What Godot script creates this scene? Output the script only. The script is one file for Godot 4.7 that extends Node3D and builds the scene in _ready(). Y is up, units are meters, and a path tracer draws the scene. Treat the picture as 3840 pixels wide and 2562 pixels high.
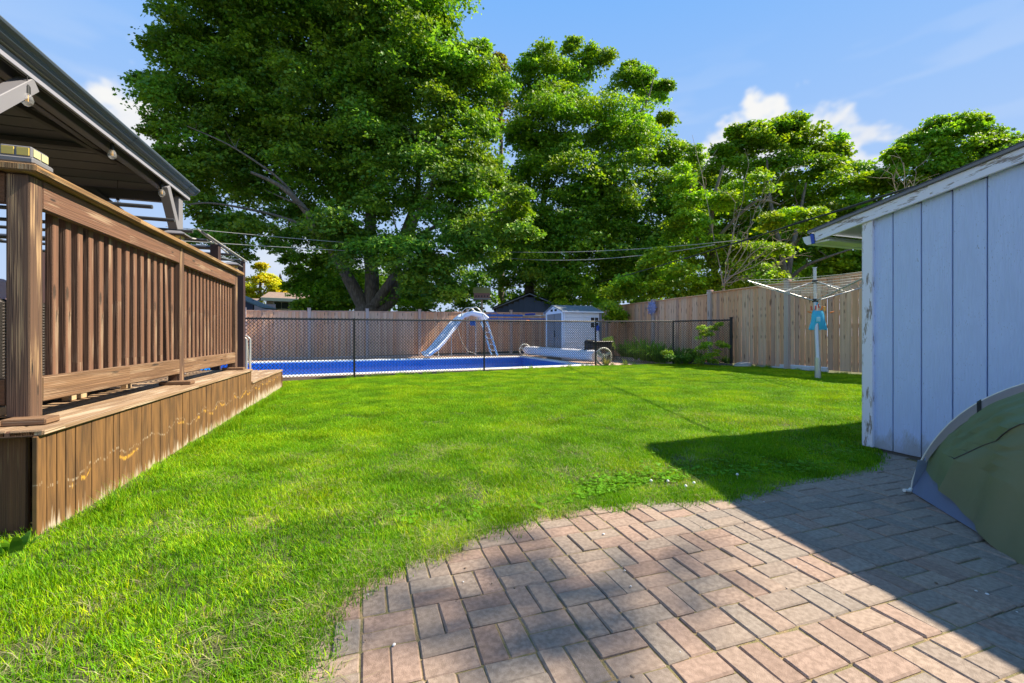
extends Node3D

# ---------------------------------------------------------------- mesh builder
class MB:
	var v := PackedVector3Array()
	var n := PackedVector3Array()
	var u := PackedVector2Array()
	var c := PackedColorArray()
	var col := Color.WHITE
	var uo := Vector2.ZERO
	func tri(a: Vector3, b: Vector3, d: Vector3, na: Vector3, nb: Vector3, nd: Vector3, ua := Vector2.ZERO, ub := Vector2.ZERO, ud := Vector2.ZERO) -> void:
		v.append(a); n.append(na); u.append(ua + uo)
		if (d - a).cross(b - a).dot(na + nb + nd) < 0.0:
			v.append(d); v.append(b); n.append(nd); n.append(nb); u.append(ud + uo); u.append(ub + uo)
		else:
			v.append(b); v.append(d); n.append(nb); n.append(nd); u.append(ub + uo); u.append(ud + uo)
		c.append(col); c.append(col); c.append(col)
	func face(a: Vector3, b: Vector3, d: Vector3, nn: Vector3) -> void:
		tri(a, b, d, nn, nn, nn)
	func quad(a: Vector3, b: Vector3, d: Vector3, e: Vector3, nn: Vector3, ua := Vector2.ZERO, ub := Vector2.ZERO, ud := Vector2.ZERO, ue := Vector2.ZERO) -> void:
		tri(a, b, d, nn, nn, nn, ua, ub, ud)
		tri(a, d, e, nn, nn, nn, ua, ud, ue)
	# a planar polygon patch whose texture coordinates are metres along two directions
	func flat(a: Vector3, b: Vector3, d: Vector3, e: Vector3, nn: Vector3, du: Vector3, dv: Vector3) -> void:
		quad(a, b, d, e, nn, Vector2(a.dot(du), a.dot(dv)), Vector2(b.dot(du), b.dot(dv)), Vector2(d.dot(du), d.dot(dv)), Vector2(e.dot(du), e.dot(dv)))
	# chamfered box; texture v runs along the grain axis, in metres
	func box(at: Vector3, size: Vector3, bev := 0.004, basis := Basis.IDENTITY, grain := -1) -> void:
		var h := size * 0.5
		var b := minf(bev, minf(h.x, minf(h.y, h.z)) * 0.45)
		var g := grain
		if g < 0:
			g = 0 if size.x >= size.y and size.x >= size.z else (1 if size.y >= size.z else 2)
		var P := func(k: int, s: float, i: int, p: float, q: float) -> Array:
			var j := 3 - k - i
			var r := Vector3.ZERO
			r[k] = s * h[k]; r[i] = p * (h[i] - b); r[j] = q * (h[j] - b)
			var a0 := i; var a1 := j
			if k != g:
				a1 = g; a0 = 3 - k - g
			return [at + basis * r, Vector2(r[a0] + float(k) * 0.37 + s * 0.11, r[a1])]
		for k in 3:
			var i := (k + 1) % 3
			for s: float in [-1.0, 1.0]:
				var nn := Vector3.ZERO
				nn[k] = s
				var q0: Array = P.call(k, s, i, -1.0, -1.0)
				var q1: Array = P.call(k, s, i, 1.0, -1.0)
				var q2: Array = P.call(k, s, i, 1.0, 1.0)
				var q3: Array = P.call(k, s, i, -1.0, 1.0)
				quad(q0[0], q1[0], q2[0], q3[0], basis * nn, q0[1], q1[1], q2[1], q3[1])
				if b <= 0.0:
					continue
				for t: float in [-1.0, 1.0]:
					var ne := Vector3.ZERO
					ne[k] = s; ne[i] = t
					var e0: Array = P.call(k, s, i, t, -1.0)
					var e1: Array = P.call(k, s, i, t, 1.0)
					var j := (i + 1) % 3
					# the same edge seen from face i: its other axes are j and k
					var f0: Array = P.call(i, t, j, -1.0, s)
					var f1: Array = P.call(i, t, j, 1.0, s)
					quad(e0[0], e1[0], f1[0], f0[0], (basis * ne).normalized(), e0[1], e1[1], f1[1], f0[1])
		if b > 0.0:
			for sx: float in [-1.0, 1.0]:
				for sy: float in [-1.0, 1.0]:
					for sz: float in [-1.0, 1.0]:
						var c0: Array = P.call(0, sx, 1, sy, sz)
						var c1: Array = P.call(1, sy, 2, sz, sx)
						var c2: Array = P.call(2, sz, 0, sx, sy)
						face(c0[0], c1[0], c2[0], (basis * Vector3(sx, sy, sz)).normalized())
	# a bar between two points
	func bar(a: Vector3, b: Vector3, w: float, t: float, up := Vector3.UP, bev := 0.004) -> void:
		var d := (b - a)
		var l := d.length()
		var y := d / l
		var x := y.cross(up)
		if x.length() < 0.01:
			x = y.cross(Vector3.RIGHT)
		x = x.normalized()
		box((a + b) * 0.5, Vector3(w, l, t), bev, Basis(x, y, x.cross(y)), 1)
	func tube(pts: Array, radii: Array, sides := 8, caps := true) -> void:
		var m := pts.size()
		var prev := Vector3.ZERO
		var rings := []
		var along := 0.0
		for i in m:
			var p: Vector3 = pts[i]
			var d: Vector3 = (pts[mini(i + 1, m - 1)] - pts[maxi(i - 1, 0)])
			d = d.normalized()
			var x: Vector3
			if i == 0:
				x = d.cross(Vector3.UP if absf(d.y) < 0.9 else Vector3.RIGHT).normalized()
			else:
				x = (prev - d * prev.dot(d)).normalized()
				along += p.distance_to(pts[i - 1])
			prev = x
			var y := d.cross(x)
			var r: float = radii[mini(i, radii.size() - 1)]
			var ring := []
			for k in sides + 1:
				var a := TAU * k / sides
				var nn := x * cos(a) + y * sin(a)
				ring.append([p + nn * r, nn, Vector2(float(k) / sides * TAU * r, along)])
			rings.append(ring)
		for i in m - 1:
			for k in sides:
				var a: Array = rings[i][k]
				var b: Array = rings[i][k + 1]
				var d: Array = rings[i + 1][k + 1]
				var e: Array = rings[i + 1][k]
				tri(a[0], b[0], d[0], a[1], b[1], d[1], a[2], b[2], d[2])
				tri(a[0], d[0], e[0], a[1], d[1], e[1], a[2], d[2], e[2])
		if caps:
			for side in [0, m - 1]:
				var o: Vector3 = pts[side]
				var dirn: Vector3 = (pts[0] - pts[1]).normalized() if side == 0 else (pts[m - 1] - pts[m - 2]).normalized()
				for k in sides:
					face(o, rings[side][k][0], rings[side][k + 1][0], dirn)
	# profile of (radius, height) turned about the y axis of xf
	func lathe(profile: Array, sides: int, xf := Transform3D.IDENTITY) -> void:
		for i in profile.size() - 1:
			var p: Vector2 = profile[i]
			var q: Vector2 = profile[i + 1]
			var dn := Vector2(q.y - p.y, p.x - q.x).normalized()
			for k in sides:
				var a0 := TAU * k / sides
				var a1 := TAU * (k + 1) / sides
				var c0 := Vector3(cos(a0), 0, sin(a0))
				var c1 := Vector3(cos(a1), 0, sin(a1))
				var w0 := xf * (c0 * p.x + Vector3.UP * p.y)
				var w1 := xf * (c1 * p.x + Vector3.UP * p.y)
				var w2 := xf * (c1 * q.x + Vector3.UP * q.y)
				var w3 := xf * (c0 * q.x + Vector3.UP * q.y)
				var n0 := (xf.basis * (c0 * dn.x + Vector3.UP * dn.y)).normalized()
				var n1 := (xf.basis * (c1 * dn.x + Vector3.UP * dn.y)).normalized()
				if p.x > 0.00001:
					tri(w0, w1, w2, n0, n1, n1)
				if q.x > 0.00001:
					tri(w0, w2, w3, n0, n1, n0)
	# a shape given as a grid of points, smooth
	func grid(rows: Array, flip := false, up := false) -> void:
		var nr := rows.size()
		var nc: int = rows[0].size()
		var ns := []
		for i in nr:
			var rn := []
			for k in nc:
				var dx: Vector3 = rows[i][mini(k + 1, nc - 1)] - rows[i][maxi(k - 1, 0)]
				var dy: Vector3 = rows[mini(i + 1, nr - 1)][k] - rows[maxi(i - 1, 0)][k]
				var nn := dx.cross(dy).normalized()
				rn.append(-nn if flip else nn)
			ns.append(rn)
		if up:
			for i in nr:
				for k in nc:
					if ns[i][k].y < 0.0:
						ns[i][k] = -ns[i][k]
		for i in nr - 1:
			for k in nc - 1:
				var t0 := Vector2(k, i) * 0.05
				tri(rows[i][k], rows[i][k + 1], rows[i + 1][k + 1], ns[i][k], ns[i][k + 1], ns[i + 1][k + 1], t0, t0 + Vector2(0.05, 0), t0 + Vector2(0.05, 0.05))
				tri(rows[i][k], rows[i + 1][k + 1], rows[i + 1][k], ns[i][k], ns[i + 1][k + 1], ns[i + 1][k], t0, t0 + Vector2(0.05, 0.05), t0 + Vector2(0, 0.05))
	# a prism: polygon (convex) in the plane of dx, dy pushed along dz by depth
	func prism(poly: Array, o: Vector3, dx: Vector3, dy: Vector3, dz: Vector3) -> void:
		var m := poly.size()
		var cen := Vector2.ZERO
		for p: Vector2 in poly:
			cen += p / m
		var q := []
		for p: Vector2 in poly:
			q.append(o + dx * p.x + dy * p.y)
		var zc := dz.normalized()
		var c0 := o + dx * cen.x + dy * cen.y
		for i in m:
			var k := (i + 1) % m
			tri(c0, q[i], q[k], -zc, -zc, -zc, cen, poly[i], poly[k])
			tri(c0 + dz, q[i] + dz, q[k] + dz, zc, zc, zc, cen, poly[i], poly[k])
			var e: Vector3 = q[k] - q[i]
			var sn := e.cross(dz).normalized()
			if sn.dot(q[i] - c0) < 0.0:
				sn = -sn
			var l := e.length()
			quad(q[i], q[k], q[k] + dz, q[i] + dz, sn, Vector2(0, 0), Vector2(0, l), Vector2(dz.length(), l), Vector2(dz.length(), 0))
	func mesh(m: Material = null) -> ArrayMesh:
		var a := []
		a.resize(Mesh.ARRAY_MAX)
		a[Mesh.ARRAY_VERTEX] = v
		a[Mesh.ARRAY_NORMAL] = n
		a[Mesh.ARRAY_TEX_UV] = u
		a[Mesh.ARRAY_COLOR] = c
		var r := ArrayMesh.new()
		r.add_surface_from_arrays(Mesh.PRIMITIVE_TRIANGLES, a)
		if m:
			r.surface_set_material(0, m)
		return r

# ---------------------------------------------------------------- scene helpers
var rng := RandomNumberGenerator.new()
var M := {}

func meta(o: Node, label: String, category: String, group := "") -> void:
	o.set_meta("label", label)
	o.set_meta("category", category)
	if group != "":
		o.set_meta("group", group)

func named(o: Node3D, called: String, parent: Node) -> void:
	o.name = called
	if parent.has_node(NodePath(called)):
		var k := 1
		var key := "count_" + called
		if parent.has_meta(key):
			k = int(parent.get_meta(key)) + 1
		parent.set_meta(key, k)
		o.name = "%s_%03d" % [called, k]
	parent.add_child(o, true)

func thing(called: String, label: String, category: String, at := Vector3.ZERO, group := "", turn := 0.0) -> Node3D:
	var o := Node3D.new()
	named(o, called, self)
	o.position = at
	o.rotation.y = turn
	meta(o, label, category, group)
	return o

# a mesh in world coordinates as a part under a thing or part
func part(called: String, m: Mesh, parent: Node3D, xf := Transform3D.IDENTITY, mat: Material = null) -> MeshInstance3D:
	var o := MeshInstance3D.new()
	o.mesh = m
	if mat:
		o.set_surface_override_material(0, mat)
	named(o, called, parent)
	o.transform = (parent.global_transform.affine_inverse() if parent != self else Transform3D.IDENTITY) * xf
	return o

func at(p: Vector3, b := Basis.IDENTITY) -> Transform3D:
	return Transform3D(b, p)

func solo(called: String, m: Mesh, label: String, category: String, group := "", xf := Transform3D.IDENTITY) -> MeshInstance3D:
	var o := part(called, m, self, xf)
	meta(o, label, category, group)
	return o

func struct(called: String, m: Mesh, label := "") -> MeshInstance3D:
	var o := part(called, m, self)
	o.set_meta("kind", "structure")
	if label != "":
		o.set_meta("label", label)
	return o

func many(called: String, m: Mesh, xs: Array, cols: Array, parent: Node3D, kind := "stuff") -> MultiMeshInstance3D:
	var mm := MultiMesh.new()
	mm.transform_format = MultiMesh.TRANSFORM_3D
	mm.use_colors = cols.size() > 0
	mm.mesh = m
	mm.instance_count = xs.size()
	var inv := parent.global_transform.affine_inverse()
	for i in xs.size():
		mm.set_instance_transform(i, inv * xs[i])
		if cols.size():
			mm.set_instance_color(i, cols[i])
	var o := MultiMeshInstance3D.new()
	o.multimesh = mm
	named(o, called, parent)
	if kind != "":
		o.set_meta("kind", kind)
	return o

func boxm(size: Vector3, mat: Material, bev := 0.004, uo := Vector2.ZERO, grain := -1) -> ArrayMesh:
	var b := MB.new()
	b.uo = uo
	b.box(Vector3.ZERO, size, bev, Basis.IDENTITY, grain)
	return b.mesh(mat)

func tubem(pts: Array, r: float, mat: Material, sides := 8) -> ArrayMesh:
	var b := MB.new()
	b.tube(pts, [r], sides)
	return b.mesh(mat)

func lin(r: float, g: float, b: float) -> Color:
	return Color(r, g, b).linear_to_srgb()

func mat(col: Color, rough := 0.8, metal := 0.0, spec := 0.5) -> StandardMaterial3D:
	var m := StandardMaterial3D.new()
	m.albedo_color = col
	m.roughness = rough
	m.metallic = metal
	m.metallic_specular = spec
	return m

func textured(t: Array, rough := 0.8, scale := Vector3.ONE, bump := 0.3, tint := Color.WHITE) -> StandardMaterial3D:
	var m := mat(tint, rough)
	m.albedo_texture = t[0]
	if t.size() > 1 and bump > 0.0:
		m.heightmap_enabled = true
		m.heightmap_texture = t[1]
		m.heightmap_scale = bump
	m.uv1_scale = scale
	return m

func noise(seed_: int, freq: float, oct := 3, kind := FastNoiseLite.TYPE_SIMPLEX_SMOOTH) -> FastNoiseLite:
	var f := FastNoiseLite.new()
	f.seed = seed_
	f.frequency = freq
	f.noise_type = kind
	f.fractal_octaves = oct
	f.fractal_type = FastNoiseLite.FRACTAL_FBM if oct > 1 else FastNoiseLite.FRACTAL_NONE
	return f

func image_pair(w: int, h: int, a: PackedByteArray, b: PackedByteArray) -> Array:
	var r := [ImageTexture.create_from_image(Image.create_from_data(w, h, false, Image.FORMAT_RGB8, a))]
	if b.size():
		r.append(ImageTexture.create_from_image(Image.create_from_data(w, h, false, Image.FORMAT_L8, b)))
	return r

# wood with the grain along v: streaks, knots, checks; wear is the share of bare grey wood
func wood(seed_: int, w: int, h: int, base: Color, dark: Color, knots: int, wear: float, bare: Color, streak := 1.0) -> Array:
	var n1 := noise(seed_, 0.03, 3)
	var n2 := noise(seed_ + 1, 0.16, 2)
	var n3 := noise(seed_ + 2, 0.011, 2)
	var r := RandomNumberGenerator.new()
	r.seed = seed_
	var ks := []
	for i in knots:
		ks.append(Vector3(r.randf() * w, r.randf() * h, r.randf_range(4.0, 9.0)))
	var a := PackedByteArray()
	var b := PackedByteArray()
	a.resize(w * h * 3)
	b.resize(w * h)
	var near := []
	for y in h:
		near.clear()
		for k: Vector3 in ks:
			if absf(y - k.y) < k.z * 5.0:
				near.append(k)
		for x in w:
			var wx := float(x)
			var knot := 0.0
			for k: Vector3 in near:
				var dx := (x - k.x) / k.z
				var dy := (y - k.y) / k.z
				var d2 := dx * dx + dy * dy * 0.35
				if d2 < 9.0:
					wx += 7.0 * dx * exp(-d2 * 0.5)
					if d2 < 1.6:
						knot = maxf(knot, 1.0 - d2 / 1.6)
			var s := n2.get_noise_2d(wx * 1.6, y * 0.035)
			var g := n1.get_noise_2d(wx * 1.2, y * 0.05)
			var l := n3.get_noise_2d(x * 1.0, y * 0.5)
			var t := clampf(0.45 + g * 0.75 * streak + s * 0.5 * streak + knot * 0.5, 0.0, 1.0)
			var cc := base.lerp(dark, t) * (1.0 - 0.55 * knot)
			var wr := clampf((l + s * 0.9 + g * 0.3 - 0.55 + wear) * 4.0, 0.0, 1.0) if wear > 0.0 else 0.0
			cc = cc.lerp(bare, wr)
			var o := (y * w + x) * 3
			a[o] = int(clampf(cc.r, 0, 1) * 255.0)
			a[o + 1] = int(clampf(cc.g, 0, 1) * 255.0)
			a[o + 2] = int(clampf(cc.b, 0, 1) * 255.0)
			b[y * w + x] = int(clampf(0.6 - s * 0.45 - g * 0.3 - knot * 0.2 - wr * 0.12, 0, 1) * 255.0)
	return image_pair(w, h, a, b)

# blotchy ground: two colours, speckles of a third
func speckle(seed_: int, w: int, c0: Color, c1: Color, c2: Color, amount: float, freq := 0.02) -> Array:
	var n1 := noise(seed_, freq, 4)
	var n2 := noise(seed_ + 5, 0.45, 1, FastNoiseLite.TYPE_VALUE)
	var n3 := noise(seed_ + 9, 0.2, 2)
	n1.domain_warp_enabled = false
	var a := PackedByteArray()
	var b := PackedByteArray()
	a.resize(w * w * 3)
	b.resize(w * w)
	for y in w:
		for x in w:
			# blend across the border so that the tile repeats
			var fx := float(x) / w
			var fy := float(y) / w
			var g := n1.get_noise_2d(x, y) * (1.0 - fx) + n1.get_noise_2d(x - w, y) * fx
			var g2 := n1.get_noise_2d(x, y - w) * (1.0 - fx) + n1.get_noise_2d(x - w, y - w) * fx
			g = (g * (1.0 - fy) + g2 * fy) * 1.6
			var s := n2.get_noise_2d(x, y)
			var f := n3.get_noise_2d(x, y)
			var cc := c0.lerp(c1, clampf(0.5 + g + f * 0.35, 0, 1))
			if s > 1.0 - amount:
				cc = cc.lerp(c2, clampf((s - 1.0 + amount) * 6.0, 0, 1))
			var o := (y * w + x) * 3
			a[o] = int(clampf(cc.r, 0, 1) * 255.0)
			a[o + 1] = int(clampf(cc.g, 0, 1) * 255.0)
			a[o + 2] = int(clampf(cc.b, 0, 1) * 255.0)
			b[y * w + x] = int(clampf(0.5 + s * 0.25 + f * 0.3, 0, 1) * 255.0)
	return image_pair(w, w, a, b)

func triplanar(m: StandardMaterial3D, scale: float, world := true) -> StandardMaterial3D:
	m.uv1_triplanar = true
	m.uv1_world_triplanar = world
	m.uv1_scale = Vector3.ONE * scale
	return m

# ---------------------------------------------------------------- sky, camera, light
func sky_texture() -> ImageTexture:
	var w := 2048
	var h := 1024
	var px := PackedFloat32Array()
	px.resize(w * h * 3)
	var big := noise(31, 0.045, 5)
	var thin := noise(77, 0.012, 4)
	# clouds: azimuth (degrees clockwise from -z), base elevation, half width, height, strength
	var clouds := [
		[-22.6, 17.0, 6.2, 6.6, 1.0], [48.5, 19.0, 12.5, 5.8, 1.0], [57.5, 16.5, 3.6, 2.4, 0.8], [-6.0, 6.0, 16.0, 7.0, 0.55], [100.0, 15.0, 12.0, 7.0, 1.0], [150.0, 22.0, 9.0, 6.0, 0.9],
		[-75.0, 17.0, 10.0, 6.0, 1.0], [-120.0, 12.0, 14.0, 7.0, 1.0], [-165.0, 25.0, 8.0, 5.0, 0.9], [75.0, 9.0, 14.0, 5.0, 0.6]]
	for y in h:
		var el := 90.0 - 180.0 * (y + 0.5) / h
		var base: Color
		if el > 0.0:
			var t := pow(clampf(el / 40.0, 0.0, 1.0), 0.8)
			base = Color(0.60, 0.71, 0.89).lerp(Color(0.185, 0.45, 0.935), t)
			base = base.lerp(Color(0.17, 0.41, 0.90), clampf((el - 40.0) / 50.0, 0, 1))
		else:
			base = Color(0.20, 0.22, 0.15).lerp(Color(0.09, 0.10, 0.05), clampf(-el / 30.0, 0, 1))
		var row := []
		if el > 0.0 and el < 42.0:
			for cl in clouds:
				if el > cl[1] - 3.0 and el < cl[1] + cl[3] * 2.0:
					row.append(cl)
		var veil_row := clampf(1.0 - absf(el - 23.0) / 9.0, 0.0, 1.0)
		for x in w:
			var c := base
			if el > 0.0 and el < 60.0:
				var az := 360.0 * (x + 0.5) / w
				var veil := veil_row * clampf(thin.get_noise_2d(x * 0.7, y * 3.2) * 0.7 - 0.02, 0.0, 0.2)
				c = c.lerp(Color(0.72, 0.80, 0.93), veil)
				for cl in row:
					var dx := fposmod(az - cl[0] + 180.0, 360.0) - 180.0
					if absf(dx) > cl[2] * 1.8:
						continue
					var ux: float = dx / cl[2]
					var uy: float = (el - cl[1]) / cl[3]
					var below := clampf(-uy * 3.0, 0.0, 2.0)
					var shape := 1.0 - ux * ux - maxf(uy, 0.0) * (0.75 + 0.6 * absf(ux)) - below
					var d := shape * 0.85 + big.get_noise_2d(x * 0.8, y * 1.1) * 0.55 - 0.02
					var a := clampf(d * 2.9, 0.0, 1.0)
					a = a * a * (3.0 - 2.0 * a) * cl[4]
					var lit := clampf(0.35 + uy * 0.8 + big.get_noise_2d(x * 1.2 + 300.0, y * 1.4) * 0.5, 0.0, 1.0)
					c = c.lerp(Color(0.66, 0.73, 0.87).lerp(Color(0.90, 0.90, 0.89), lit), a)
			var o := (y * w + x) * 3
			px[o] = c.r * SKY
			px[o + 1] = c.g * SKY
			px[o + 2] = c.b * SKY
	return ImageTexture.create_from_image(Image.create_from_data(w, h, false, Image.FORMAT_RGBF, px.to_byte_array()))

const EXPOSURE := 2.35
const SKY := 0.445
const SUN := 1.55

func make_view() -> void:
	var cam := Camera3D.new()
	cam.name = "camera"
	cam.position = Vector3(0, 1, 0)
	cam.rotation_degrees.y = -18.62
	cam.set_frustum(0.0784, Vector2(0, -0.0006), 0.05, 400.0)
	add_child(cam)
	cam.current = true
	var env := Environment.new()
	env.background_mode = Environment.BG_SKY
	var sky := Sky.new()
	var sm := PanoramaSkyMaterial.new()
	sm.panorama = sky_texture()
	sky.sky_material = sm
	env.sky = sky
	env.tonemap_mode = Environment.TONE_MAPPER_LINEAR
	env.tonemap_exposure = EXPOSURE
	env.ambient_light_source = Environment.AMBIENT_SOURCE_SKY
	env.sdfgi_enabled = true
	env.ssao_enabled = true
	env.ssil_enabled = true
	var we := WorldEnvironment.new()
	we.name = "world_environment"
	we.environment = env
	add_child(we)
	var sun := DirectionalLight3D.new()
	sun.name = "sun"
	sun.light_energy = SUN
	sun.light_color = Color(1.0, 0.95, 0.86)
	sun.light_angular_distance = 0.53
	sun.shadow_enabled = true
	sun.directional_shadow_max_distance = 80.0
	sun.basis = Basis.looking_at(Vector3(-0.93, -1.0, -0.04).normalized(), Vector3.UP)
	add_child(sun)

# ---------------------------------------------------------------- materials
func make_materials() -> void:
	var brown := wood(11, 384, 512, lin(0.205, 0.098, 0.055), lin(0.105, 0.052, 0.032), 6, 0.04, lin(0.30, 0.20, 0.13), 0.8)
	M.deck_wood = textured(brown, 0.75, Vector3(1.7, 0.6, 1), 0.35)
	M.deck_wood_dark = textured(brown, 0.75, Vector3(1.7, 0.6, 1), 0.35, Color(0.95, 0.88, 0.72))
	M.post_wood = textured(wood(12, 384, 512, lin(0.15, 0.078, 0.045), lin(0.062, 0.035, 0.024), 4, 0.12, lin(0.42, 0.27, 0.14), 0.85), 0.75, Vector3(2.2, 0.5, 1), 0.4)
	var tan_ := wood(13, 384, 512, lin(0.34, 0.22, 0.125), lin(0.15, 0.09, 0.05), 6, 0.25, lin(0.46, 0.36, 0.25))
	M.deck_board = textured(tan_, 0.8, Vector3(1.8, 0.5, 1), 0.35)
	M.worn_rail = textured(tan_, 0.8, Vector3(2.1, 0.45, 1), 0.45, Color(0.84, 0.78, 0.74))
	M.cap_wood = textured(wood(14, 384, 512, lin(0.36, 0.20, 0.075), lin(0.14, 0.075, 0.03), 3, 0.2, lin(0.47, 0.34, 0.19), 1.25), 0.7, Vector3(2.4, 0.4, 1), 0.5)
	M.pergola_wood = mat(lin(0.045, 0.022, 0.022), 0.6)
	var cedar := wood(15, 512, 512, lin(0.80, 0.55, 0.385), lin(0.50, 0.30, 0.20), 22, 0.0, lin(0.4, 0.3, 0.2), 0.8)
	M.cedar = []
	for t: Color in [Color(1, 1, 1), Color(0.93, 0.90, 0.90), Color(1.0, 0.94, 0.88), Color(0.88, 0.86, 0.88), Color(0.98, 0.90, 0.84), Color(0.9, 0.92, 0.95)]:
		M.cedar.append(textured(cedar, 0.85, Vector3(1.1, 0.32, 1), 0.25, t))
	M.fence_post = textured(wood(16, 256, 256, lin(0.58, 0.47, 0.42), lin(0.38, 0.29, 0.26), 2, 0.0, Color.WHITE, 0.7), 0.85, Vector3(2, 0.5, 1), 0.2)
	M.skirt = skirt_materials()
	M.siding = siding_material()
	M.trim = textured(peeling(), 0.55, Vector3(3, 1, 1), 0.12)
	M.white_paint = mat(lin(0.70, 0.72, 0.78), 0.5)
	M.soffit_paint = mat(lin(0.62, 0.64, 0.60), 0.7)
	M.blue_plastic = mat(lin(0.01, 0.06, 0.42), 0.4)
	var pav := speckle(21, 512, Color(0.92, 0.91, 0.90), Color(0.78, 0.76, 0.74), Color(1, 1, 1), 0.22, 0.03)
	M.paver = []
	for t: Color in [lin(0.39, 0.285, 0.22), lin(0.40, 0.28, 0.215), lin(0.36, 0.285, 0.225), lin(0.32, 0.255, 0.205), lin(0.42, 0.315, 0.24), lin(0.34, 0.235, 0.18), lin(0.33, 0.275, 0.225)]:
		M.paver.append(triplanar(textured(pav, 0.85, Vector3.ONE, 0.12, t), 2.3))
	M.grey_paver = []
	for t: Color in [lin(0.38, 0.31, 0.25), lin(0.34, 0.275, 0.225), lin(0.40, 0.315, 0.25), lin(0.31, 0.26, 0.215)]:
		M.grey_paver.append(triplanar(textured(pav, 0.85, Vector3.ONE, 0.12, t), 2.3))
	M.soil = triplanar(textured(speckle(22, 256, lin(0.075, 0.055, 0.03), lin(0.035, 0.03, 0.014), lin(0.16, 0.13, 0.08), 0.1), 0.95, Vector3.ONE, 0.5), 1.6)
	M.turf_soil = triplanar(textured(speckle(33, 256, lin(0.24, 0.185, 0.105), lin(0.12, 0.115, 0.045), lin(0.38, 0.32, 0.2), 0.16, 0.05), 0.95, Vector3.ONE, 0.8), 3.5)
	M.sand = triplanar(textured(speckle(23, 256, lin(0.27, 0.185, 0.09), lin(0.15, 0.135, 0.05), lin(0.36, 0.29, 0.19), 0.12), 0.95, Vector3.ONE, 0.4), 3.0)
	M.under_grass = triplanar(textured(speckle(24, 256, lin(0.05, 0.075, 0.015), lin(0.07, 0.06, 0.025), lin(0.12, 0.12, 0.03), 0.1), 0.95, Vector3.ONE, 0.5), 1.2)
	M.pool_deck = triplanar(textured(speckle(25, 512, lin(0.46, 0.31, 0.235), lin(0.34, 0.25, 0.20), lin(0.5, 0.42, 0.35), 0.12, 0.03), 0.85, Vector3.ONE, 0.2), 0.9)
	M.shingle = triplanar(textured(speckle(26, 256, lin(0.10, 0.10, 0.11), lin(0.05, 0.05, 0.055), lin(0.25, 0.25, 0.26), 0.15), 0.9, Vector3.ONE, 0.3), 1.5)
	M.brown_shingle = triplanar(textured(speckle(27, 256, lin(0.27, 0.19, 0.145), lin(0.18, 0.125, 0.10), lin(0.35, 0.27, 0.22), 0.15), 0.9, Vector3.ONE, 0.3), 0.8)
	M.bark = triplanar(textured(bark_texture(), 0.95, Vector3.ONE, 2.5), 0.45)
	M.dead_wood = mat(lin(0.36, 0.29, 0.22), 0.9)
	M.gutter = mat(lin(0.075, 0.10, 0.135), 0.45, 0.0, 0.5)
	M.fascia = mat(lin(0.27, 0.27, 0.32), 0.55)
	M.grey_frame = mat(lin(0.20, 0.195, 0.215), 0.5)
	M.grey_frame_dark = mat(lin(0.065, 0.06, 0.065), 0.55)
	M.soffit = mat(lin(0.105, 0.105, 0.122), 0.5)
	M.black_metal = mat(lin(0.012, 0.012, 0.013), 0.45)
	M.galvanised = mat(lin(0.55, 0.56, 0.56), 0.42, 0.6)
	M.line = mat(lin(0.52, 0.48, 0.40), 0.7)
	M.tube_grey = mat(lin(0.10, 0.105, 0.115), 0.4, 0.5)
	M.tube_light = mat(lin(0.35, 0.34, 0.33), 0.5)
	M.wire = mat(lin(0.02, 0.02, 0.022), 0.6)
	M.wire_pale = mat(lin(0.33, 0.33, 0.30), 0.5)
	M.lamp_grey = mat(lin(0.17, 0.165, 0.175), 0.5)
	M.lamp_amber = mat(lin(0.62, 0.46, 0.09), 0.25)
	M.lamp_cream = mat(lin(0.55, 0.50, 0.27), 0.25)
	M.glass = mat(Color(1, 1, 1, 0.12), 0.03)
	M.glass.transparency = BaseMaterial3D.TRANSPARENCY_ALPHA
	M.filament = mat(lin(0.70, 0.38, 0.05), 0.4)
	M.socket = mat(lin(0.012, 0.012, 0.012), 0.5)
	M.wicker = textured(weave(), 0.6, Vector3(7, 7, 1), 1.6)
	M.cushion = mat(lin(0.72, 0.50, 0.50), 0.9)
	M.slide_white = mat(lin(0.74, 0.79, 0.88), 0.3)
	M.slide_blue = mat(lin(0.22, 0.42, 0.75), 0.35)
	M.deep_blue = mat(lin(0.02, 0.13, 0.50), 0.4)
	M.coping = mat(lin(0.80, 0.80, 0.79), 0.5)
	M.liner = triplanar(textured(speckle(28, 256, lin(0.001, 0.15, 0.52), lin(0.001, 0.20, 0.66), lin(0.003, 0.32, 0.84), 0.08, 0.05), 0.4, Vector3.ONE, 0.0), 0.5)
	M.liner_floor = mat(lin(0.03, 0.27, 0.80), 0.5)
	M.water = mat(Color(0.85, 0.93, 1.0, 0.06), 0.05, 0.0, 0.22)
	M.water.transparency = BaseMaterial3D.TRANSPARENCY_ALPHA
	M.water.normal_enabled = true
	var rip := NoiseTexture2D.new()
	rip.noise = noise(40, 0.02, 3)
	rip.width = 512
	rip.height = 512
	rip.seamless = true
	rip.as_normal_map = true
	rip.bump_strength = 2.0
	M.water.normal_texture = rip
	M.water.normal_scale = 0.25
	triplanar(M.water, 0.35)
	M.roller = mat(lin(0.74, 0.72, 0.76), 0.55)
	M.wheel = mat(lin(0.66, 0.65, 0.56), 0.5)
	M.shed_plastic = mat(lin(0.70, 0.73, 0.79), 0.45)
	M.shed_door = mat(lin(0.21, 0.215, 0.23), 0.5)
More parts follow.
